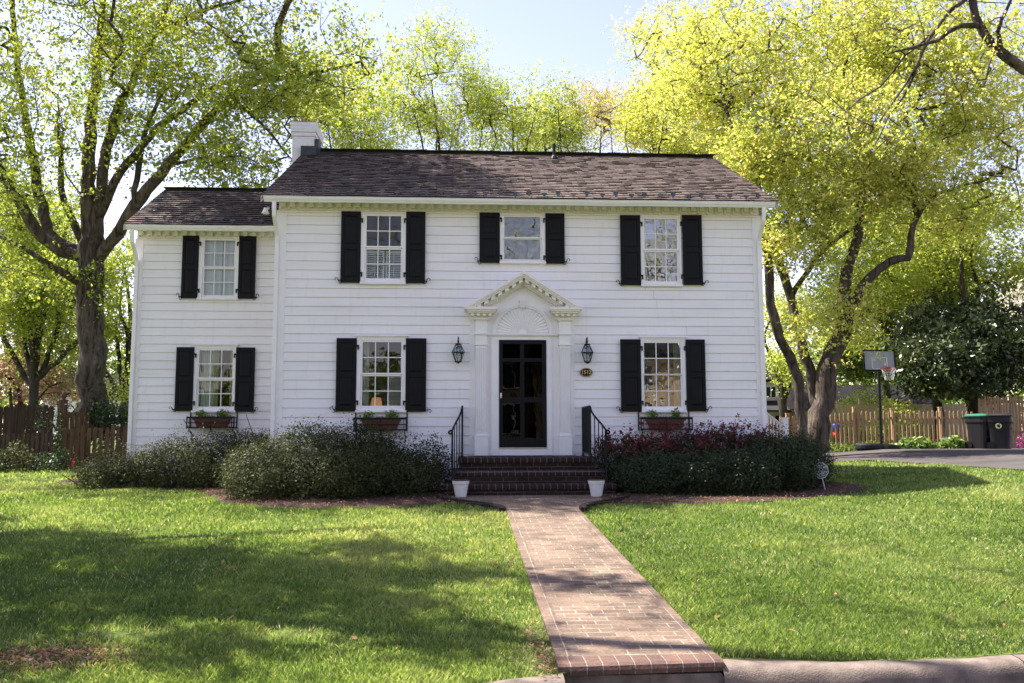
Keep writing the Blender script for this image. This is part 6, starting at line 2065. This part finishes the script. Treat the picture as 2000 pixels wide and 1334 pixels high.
# street trees standing just outside the picture; their limbs and shade reach in
D = 10.5
make_tree('street_tree', 'street tree off to the right whose bare tan limb crosses the upper right corner', [
    ([(9.6, -7.6, -.3), (9.4, -7.4, 1.6), (9.0, -7.0, 3.2), (8.6, -6.6, 4.6)], [.36, .31, .28, .22]),
    ([(8.9, -6.9, 3.4)]+ln((2180, 250, 11.0), (2080, 175, D+.2), (2000, 132, D), (1945, 95, D), (1918, 55, D), (1902, 10, D), (1885, -70, D), (1850, -220, D)), [.18, .11, .082, .070, .060, .053, .05, .042, .03]),
    (ln((1918, 50, D), (1880, 50, D-.1), (1830, 75, D-.2), (1780, 95, D-.3), (1735, 105, D-.4)), [.04, .034, .026, .018, .008]),
    (ln((1895, -10, D), (1860, 20, D), (1815, 70, D), (1790, 130, D), (1745, 200, D), (1700, 260, D+.1)), [.036, .032, .026, .02, .014, .006]),
    (ln((1815, 70, D), (1770, 110, D+.2), (1720, 165, D+.3), (1650, 220, D+.4)), [.018, .015, .011, .005]),
    (ln((1790, 130, D), (1765, 190, D), (1735, 230, D), (1700, 300, D)), [.015, .012, .009, .004]),
    (ln((1960, 105, D), (1950, 60, D-.3), (1965, 20, D-.5), (1990, -40, D-.6)), [.03, .026, .02, .012]),
    (ln((1945, 95, D), (1930, 130, D-.2), (1922, 170, D-.3)), [.018, .012, .004]),
    ([(8.6, -6.6, 4.6), (7.4, -7.2, 7.0), (5.0, -7.8, 9.0), (2.2, -8.4, 10.2), (-.5, -8.8, 11)], [.16, .13, .10, .07, .03]),
    ([(8.6, -6.6, 4.6), (8.8, -6.0, 7.5), (8.0, -5.5, 11)], [.18, .12, .05])],
    [px(1760, 60, D, 120, 60, 1.0, 22), px(1700, 230, D, 80, 80, .8, 26), px(1940, 90, D-.3, 60, 90, .8, 22), px(1620, 180, D+.3, 90, 90, .8, 14), *[overhead(*q) for q in ((3.4, -6.6, 10.5, .7, 20), (3.7, -7.9, 10, .8, 24), (1.7, -9.0, 10, .6, 16), (.75, -7.4, 10.5, .45, 9), (.2, -8.3, 10.6, .4, 8), (.35, -9.5, 10.2, .45, 10), (2.4, -7.6, 10.2, .6, 14), (4.6, -8.6, 10, .8, 20), (2.6, -9.6, 9.8, .5, 12), (.1, -6.6, 11, .35, 6))], ball(7.0, -6.5, 11.0, 3.5, 3, 2, 70)],
    M['leaf_yellow'], M['bark_maple'], per=13, sig=.2, size=.036, seed=71, clump=.7, twig=.0030)
SHADE = [overhead(*q) for q in ((-7.4, -4.9, 9.6, 1.3, 52), (-5.6, -6.0, 9.8, 1.1, 44), (-4.1, -6.4, 10.2, .9, 30), (-6.4, -7.4, 9.2, .9, 34), (-4.55, -7.9, 9.6, .95, 40),
         (-3.1, -7.3, 10.6, .85, 34), (-2.3, -8.2, 10.4, .80, 30), (-3.3, -8.9, 9.6, .8, 28), (-5.1, -9.4, 9.0, .85, 30), (-1.7, -9.2, 10.4, .6, 18), (-2.2, -6.5, 11.0, .55, 16), (-6.8, -8.7, 9.0, .9, 30),
         (-1.1, -7.7, 11.0, .5, 12), (-4.3, -10.2, 9.0, .6, 16), (-.9, -10.0, 10.4, .5, 12), (.1, -8.3, 11.2, .35, 7), (-2.9, -10.2, 9.6, .45, 12))]
make_tree('street_tree', 'leafy street tree off to the left shading the lawn', [
    ([(-12.5, -4.5, -.15), (-12.4, -4.5, 2), (-12.0, -4.6, 4.5), (-11.5, -4.8, 7.5)], [.42, .36, .32, .22]),
    ([(-12.0, -4.6, 4.8), (-10.5, -5.4, 7.2), (-8.4, -6.2, 9.0), (-6.0, -6.8, 10.2), (-3.6, -7.2, 11.0)], [.2, .17, .13, .09, .03]),
    ([(-12.0, -4.6, 5.0), (-10.8, -3.4, 7.8), (-9.4, -2.2, 9.8), (-8, -1.2, 11.2)], [.18, .14, .1, .04]),
    ([(-12.2, -4.6, 4.2), (-11.0, -6.5, 6.4), (-9.6, -8.2, 7.8), (-8.0, -9.4, 8.6)], [.18, .14, .1, .04])],
    SHADE,
    M['leaf_maple'], M['bark_maple'], per=44, sig=.26, size=.10, seed=72, clump=.7, fscale=.75)
for i, (x, y, h, lab, leaf) in enumerate(((-9, -31, 15, 'thinly leafed tree across the street, mirrored in the upstairs windows', 'leaf_bud'), (2.5, -33, 17, 'yellow budding tree across the street in front of the tan house', 'leaf_yellow'), (12, -30, 16, 'red budding tree across the street beside the tan house', 'leaf_bud'))):
    rng = np.random.default_rng(80+i)
    limbs = [([(x, y, -.3), (x+.1, y, h*.3), (x-.2, y, h*.65), (x, y, h*.95)], [.35, .28, .15, .03])]
    for s in (-1, -.4, .3, .9): limbs.append(([(x, y, h*(.25+.06*abs(s))), (x+s*h*.16, y+rng.normal(), h*.5), (x+s*h*.3, y+rng.normal(), h*.78)], [.15, .1, .03]))
    make_tree('street_tree', lab, limbs, [ball(x, y, h*.7, h*.36, 3, h*.3, 240)], M[leaf], M['bark_dark'], per=11, sig=.4, size=.12, seed=80+i, clump=.6, twig=.006)

def treeline(name, label, x0, x1, y0, y1, h, n, size, mat, seed):
    rng = np.random.default_rng(seed)
    X = rng.uniform(x0, x1, n); Y = rng.uniform(y0, y1, n)
    top = h*(1+.28*np.sin(X*.31+seed)+.16*np.sin(X*.83+1.2)+.1*np.sin(X*2.1))
    Z = gz(X, np.maximum(Y, -10))+top*rng.uniform(0, 1, n)**.7
    me = leaf_mesh(name, np.stack([X, Y, Z], 1), size, rng, .5, .7, np.clip(rng.beta(2, 2, n)*.6+.4*np.sin(X*.5+Y*.2)**2*rng.uniform(size=n), 0, 1))
    o = link_mesh(name, me, M[mat]); set_props(o, label, None, None, 'stuff')


treeline('far_woods', 'far green woods closing the view behind the houses', -85, 85, 52, 66, 6.0, 60000, .42, 'leaf_mid', 5)
treeline('far_woods', 'far woods across the street mirrored in the front windows', -70, 70, -72, -60, 8.0, 26000, .7, 'leaf_mid', 6)

# swing hung from the leaning maple
sw = thing('rope_swing', tuple(at(1632, 860, 28.6)), 'child rope swing with a blue and red seat hanging behind the tan pickets', 'swing')
mblue = paint('blue_plastic', (.02, .05, .35), .4, .1, 8)
r0 = at(1628, 690, 28.6); r1 = at(1630, 795, 28.6); s0 = at(1626, 836, 28.6); s1 = at(1642, 836, 28.6)
b = MB(); b.tube([tuple(r0), tuple(r1)], .014, 5); b.tube([tuple(r1), tuple(s0)], .012, 5); b.tube([tuple(r1), tuple(s1)], .012, 5); b.build('rope', M['stem'], sw)
sc_ = (s0+s1)/2
b = MB(); b.lathe([(.12, -.1), (.17, -.05), (.18, .12), (.16, .14), (.13, -.02)], sc_, 14); b.build('seat', mblue, sw, smooth=True)
b = MB(); b.lathe([(.05, -.32), (.12, -.27), (.13, -.16), (.05, -.11)], sc_, 12); b.build('foot_rest', mred, sw, smooth=True)

# power line crossing the top right corner
pc = thing('power_line', (3, -4, 7.0), 'thin black power line across the top right corner', 'cable')
b = MB(); A = at(1780, -3, 13.5); B_ = at(2150, 12, 12.0); b.tube([tuple(A+(A-B_)*3+Vector((0, 0, .3))), tuple(A), tuple((A+B_)/2-Vector((0, 0, .015))), tuple(B_), tuple(B_+(B_-A)*2+Vector((0, 0, .2)))], .008, 5); b.build('wire', M['iron'], pc)

# ivy, hostas and small plants -------------------------------------------------
def leaf_patch(name, label, cat, P, size, mat, seed, base, group=None, up=.5, aspect=.7, part='leaves'):
    rng = np.random.default_rng(seed)
    T = thing(name, base, label, cat, group)
    me = leaf_mesh(part, P-np.array(base), size, rng, up, aspect, rng.beta(1.8, 2, len(P)))
    link_mesh(part, me, mat, T)
    return T


rng = np.random.default_rng(90)
tb = at(186, 842, 26.5)
n = 900; h = rng.beta(1, 1.8, n)*3.2; th = rng.uniform(-2.6, .8, n)
r_ = .44+.02*rng.normal(size=n)
P = np.stack([tb.x+.02+r_*np.cos(th)*np.where(np.cos(th) > 0, 1, .6), tb.y+r_*np.sin(th), .2+h], 1)
P = P[rng.uniform(size=n) < np.where(np.cos(th) > -.1, 1, .25)]
P2 = np.array([.35, -.2, .9])+np.array([tb.x, tb.y, .2])+rng.normal(size=(700, 3))*np.array([.35, .25, .42])
leaf_patch('ivy', 'dark ivy climbing the foot of the big maple trunk', 'ivy', np.concatenate([P, P2]), .085, M['leaf_ivy'], 91, (tb.x, tb.y, .15))
c = at(226, 812, 26.0)
P = np.array(c)+rng.normal(size=(1500, 3))*np.array([.42, .15, .22]); leaf_patch('ivy', 'dark ivy mass smothering the open rails beside the wing', 'ivy', P, .075, M['leaf_ivy'], 92, (c.x, c.y, .15))
c = at(238, 775, 29.0)
P = np.array(c)+rng.normal(size=(1300, 3))*np.array([.5, .4, .55]); leaf_patch('shrub', 'sunlit light green shrub beyond the rails beside the wing corner', 'shrub', P, .09, M['leaf_bg'], 93, (c.x, c.y, .15))
c = at(112, 850, 24.6)
P = np.array(c)+rng.normal(size=(420, 3))*np.array([.10, .08, .50]); leaf_patch('vine', 'thin vine climbing the tall finial post', 'vine', P, .06, M['leaf_ivy'], 94, (c.x, c.y, .15))
c = at(78, 825, 24.5)
P = np.array(c)+rng.normal(size=(160, 3))*np.array([.09, .03, .30]); leaf_patch('vine', 'thin vine hanging on the tall dark board fence', 'vine', P, .06, M['leaf_ivy'], 95, (c.x, c.y, .15))


def low_plant(name, label, u, v, d, rx, rz, n, size, mat, seed, group=None, cat='plant', aspect=.6, up=.6):
    r = np.random.default_rng(seed); c = at(u, v, d); z = gzf(c.x, c.y)
    q = unit(r.normal(size=(n, 3))); q[:, 2] = np.abs(q[:, 2])
    P = np.array([c.x, c.y, z])+q*np.array([rx, rx*.7, rz])*r.uniform(.5, 1, (n, 1))
    return leaf_patch(name, label, cat, P, size, M[mat], seed, (c.x, c.y, z), group, up, aspect)


low_plant('shrub', 'small glossy shrub catching the sun in front of the low dark fence', 32, 915, 22.6, .52, .80, 900, .07, 'leaf_shrub_pale', 101, cat='shrub')
low_plant('shrub', 'dark low shrub at the foot of the fence post near the gate', 88, 915, 22.8, .50, .50, 700, .06, 'leaf_ivy', 102, cat='shrub')
low_plant('shrub', 'dark shrub at the very left edge of the lawn', -20, 915, 22.4, .6, .7, 600, .07, 'leaf_ivy', 103, cat='shrub')
low_plant('groundcover_plant', 'ivy clump between the tall post and the gate', 118, 905, 23.2, .30, .65, 520, .06, 'leaf_ivy', 104)
low_plant('hosta_plant', 'broad green hosta by the fence right of the basketball pole', 1786, 880, 26.6, .58, .42, 240, .19, 'leaf_hosta', 111, 'hostas along the picket fence')
low_plant('hosta_plant', 'light green hosta next to the trash bins', 1863, 880, 26.7, .52, .42, 240, .20, 'leaf_hosta', 112, 'hostas along the picket fence')
low_plant('hosta_plant', 'small yellowish hosta just right of the basketball base', 1752, 880, 26.6, .30, .22, 120, .13, 'leaf_hosta', 113, 'hostas along the picket fence')
for i, (u, w, h_) in enumerate(((1625, .6, .35), (1665, .55, .25), (1700, .5, .28), (1825, .35, .22))):
    low_plant('groundcover_plant', 'low green plant at the foot of the tan pickets, %s' % ('left end beside the dark shrub', 'left of the hoop base', 'behind the hoop base', 'between the two big hostas')[i], u, 880, 26.7, w, h_, 320, .08, 'leaf_mid', 120+i)
low_plant('shrub', 'yellow green shrub behind the pale fence left of the hoop pole', 1690, 800, 37, 1.9, 2.3, 5500, .12, 'leaf_bg', 131, cat='shrub')
low_plant('shrub', 'yellow green shrub between the two fences right of the hoop pole', 1757, 860, 31, 1.25, 1.75, 3500, .10, 'leaf_bg', 132, cat='shrub')
low_plant('shrub', 'green shrub behind the pickets left of the hoop pole', 1660, 860, 31, 1.0, .9, 1600, .09, 'leaf_mid', 133, cat='shrub')
low_plant('azalea_bush', 'magenta azalea at the right edge beside the black bin', 2003, 872, 26.0, .30, .80, 160, .06, 'petal_magenta', 134, cat='shrub')

# ------------------------------------------------------------------ grass and litter
def scatter_grass():
    rng = np.random.default_rng(200)
    out = []
    for d0, d1, dens in ((4.6, 6.5, 8200), (6.5, 8.5, 5200), (8.5, 11, 3000), (11, 14.5, 1600), (14.5, 19, 750), (19, 24, 280)):
        hw = d1*0.86
        n = int((d1-d0)*2*hw*dens)
        X = rng.uniform(-hw, hw, n)+CAM.x+rng.uniform(d0, d1)*0.05; Y = rng.uniform(d0, d1, n)+CAM.y
        # keep what the camera's cone sees, plus a margin
        keep = np.abs(X-CAM.x-(Y-CAM.y)*.056) < (Y-CAM.y)*.80+.6
        out.append((X[keep], Y[keep]))
    X = np.concatenate([o[0] for o in out]); Y = np.concatenate([o[1] for o in out])
    ok = Y > kerb_back(X)+.012
    t = (Y+3.62)/1.9
    ah = np.where(Y < -3.62, .54, .54+.92*smooth01((t-.05)/.8))
    edge = .03*np.sin(Y*9)*np.sin(Y*3.1)+.035*np.sin(Y*23+np.sign(X)*2)*np.sin(Y*5.3)-.02
    ok &= ~((np.abs(X-.045) < ah+.015+edge*.6) & (Y > -10.75) & (Y < 0))
    ok &= ~in_poly(X, Y, POLY_L) & ~in_poly(X, Y, POLY_R) & ~in_poly(X, Y, POLY_D)
    ok &= ~((Y > -.05) & (X > -4.7) & (X < 5.4)) & ~((Y > 1.85) & (X > -8) & (X < 0))
    X, Y = X[ok], Y[ok]
    # worn patches: bare ground near the lower left corner, along the path's left edge and at the far right
    def patch(px_, py_, rx, ry): return np.exp(-(((X-px_)/rx)**2+((Y-py_)/ry)**2))
    worn = np.zeros(len(X))
    for (u, v), rx, ry in (((95, 1287), .42, .28), ((240, 1240), .3, .14), ((1985, 962), .5, .6), ((1050, 1250), .10, .5), ((1062, 1290), .16, .3), ((560, 1240), .25, .12)):
        g_ = ground_at(u, v); worn = np.maximum(worn, patch(g_.x, g_.y, rx, ry))
    nz = np.array([noise.noise(Vector((x*1.1, y*1.1, 3.3))) for x, y in zip(X[::1], Y[::1])])
    keep = rng.uniform(size=len(X)) > worn*1.1
    keep &= rng.uniform(size=len(X)) < .78+.5*nz
    X, Y, nz, worn = X[keep], Y[keep], nz[keep], worn[keep]
    n = len(X); Z = gz(X, Y)
    dist = Y-CAM.y
    h = (.024+.024*rng.beta(2, 3, n)+.024*np.maximum(nz, 0))*(1+.035*(dist-6)); w = .0028*(1+.24*(dist-5.5))*rng.uniform(.7, 1.3, n)
    az = rng.uniform(0, 2*np.pi, n); lean = rng.uniform(.1, .95, n)*h; la = rng.uniform(0, 2*np.pi, n)
    B = np.stack([X, Y, Z-.004], 1)
    s = np.stack([np.cos(az), np.sin(az), np.zeros(n)], 1)*w[:, None]
    L = np.stack([np.cos(la)*lean, np.sin(la)*lean, h], 1)
    V = np.stack([B-s, B+s, B+s*.65+L*np.array([.4, .4, .62]), B+L], 1)
    V2 = V.reshape(-1, 3)
    Fq = np.arange(4*n).reshape(n, 4)
    n2_ = np.array([noise.noise(Vector((x*.38+7, y*.38, 1.3)))+.6*noise.noise(Vector((x*3.1, y*3.1, 5.3))) for x, y in zip(X, Y)])
    tone = np.clip(.42+.30*nz+.34*n2_+rng.normal(size=n)*.17+.012*(dist-8)+.5*worn*rng.uniform(size=n), 0, .9)
    dry = rng.uniform(size=n) < (.035+.2*np.clip(-nz, 0, 1)+.5*worn)
    tone[dry] = rng.uniform(.88, 1, dry.sum())
    o = link_mesh('grass', np_mesh('grass', V2, Fq, attr={'tone': tone}), M['grass'])
    set_props(o, 'short spring lawn grass in front of the house', None, None, 'stuff')
    return n


print('grass blades', scatter_grass())


def scatter_litter():
    rng = np.random.default_rng(300)
    P = []; T = []; Sz = []
    def add(x, y, n, sx_, sy_, size, lo, hi, h=.015):
        X = x+rng.normal(size=n)*sx_; Y = y+rng.normal(size=n)*sy_
        P.append(np.stack([X, Y, gz(X, Y)+h+rng.uniform(0, .012, n)], 1)); T.append(rng.uniform(lo, hi, n)); Sz.append(np.full(n, size))
    # straw and leaves on the worn patch, along the kerb and the path edge
    g_ = ground_at(95, 1287); add(g_.x, g_.y, 900, .30, .16, .045, .1, .8)
    for u, v, n in ((1050, 1250, 160), (1068, 1295, 160), (1075, 1302, 90), (985, 1030, 60), (1000, 1100, 60)):
        g_ = ground_at(u, v); add(g_.x-.02, g_.y, n, .04, .18, .028, .2, 1, .02)
    for k in range(9):
        g_ = ground_at(1425+k*24, 1322); X = np.full(1, g_.x)
    n = 420; X = rng.uniform(.75, 1.6, n); Y = kerb_back(X)-.23-np.abs(rng.normal(size=n))*.06
    P.append(np.stack([X, Y, np.full(n, -.622)], 1)); T.append(rng.uniform(.3, 1, n)); Sz.append(np.full(n, .03))
    n = 800; X = rng.uniform(-7, 6, n); Y = rng.uniform(-10.3, -2.5, n); ok = np.abs(X-.045) > .62
    X, Y = X[ok], Y[ok]; P.append(np.stack([X, Y, gz(X, Y)+.045], 1)); T.append(rng.uniform(.4, 1, len(X))); Sz.append(np.full(len(X), .022))
    n = 110; X = rng.uniform(-6, 5, n); Y = rng.uniform(-10.3, -5, n); ok = np.abs(X-.045) > .65; X, Y = X[ok], Y[ok]
    P.append(np.stack([X, Y, gz(X, Y)+.04], 1)); T.append(rng.uniform(.2, .8, len(X))); Sz.append(np.full(len(X), .07))
    # petals and bits on the path and apron
    n = 420; X = rng.uniform(-.45, .55, n); Y = -1.85-np.abs(rng.normal(size=n))*2.2; ok = Y > -10.3
    X, Y = X[ok], Y[ok]; P.append(np.stack([X, Y, gz(X*0, Y)+.034], 1)); T.append(rng.uniform(.75, 1, len(X))); Sz.append(np.full(len(X), .012))
    n = 300; X = rng.uniform(-1.2, 1.3, n); Y = rng.uniform(-2.9, -1.8, n)
    P.append(np.stack([X, Y, gz(X*0, Y)+.034], 1)); T.append(rng.uniform(.75, 1, n)); Sz.append(np.full(n, .012))
    P = np.concatenate(P); T = np.concatenate(T); Sz = np.concatenate(Sz)
    me = leaf_mesh('fallen_leaves', P, Sz, rng, 3.0, .35, T)
    o = link_mesh('fallen_leaves', me, M['litter']); set_props(o, 'dry leaves, straw and petals scattered on lawn, path and kerb', None, None, 'stuff')
    # mulch chips in the beds
    X = rng.uniform(-9.5, 7.5, 26000); Y = rng.uniform(-4, 3, 26000)
    ok = in_poly(X, Y, POLY_L) | in_poly(X, Y, POLY_R)
    X, Y = X[ok], Y[ok]
    P = np.stack([X, Y, gz(X, Y)+.04+rng.uniform(-.01, .012, len(X))], 1)
    me = leaf_mesh('mulch_chips', P, np.full(len(P), .045), rng, 1.6, .4, rng.beta(1.2, 3, len(P)))
    o = link_mesh('mulch_chips', me, M['litter']); set_props(o, 'brown bark mulch chips in the beds under the shrubs', None, None, 'stuff')


scatter_litter()
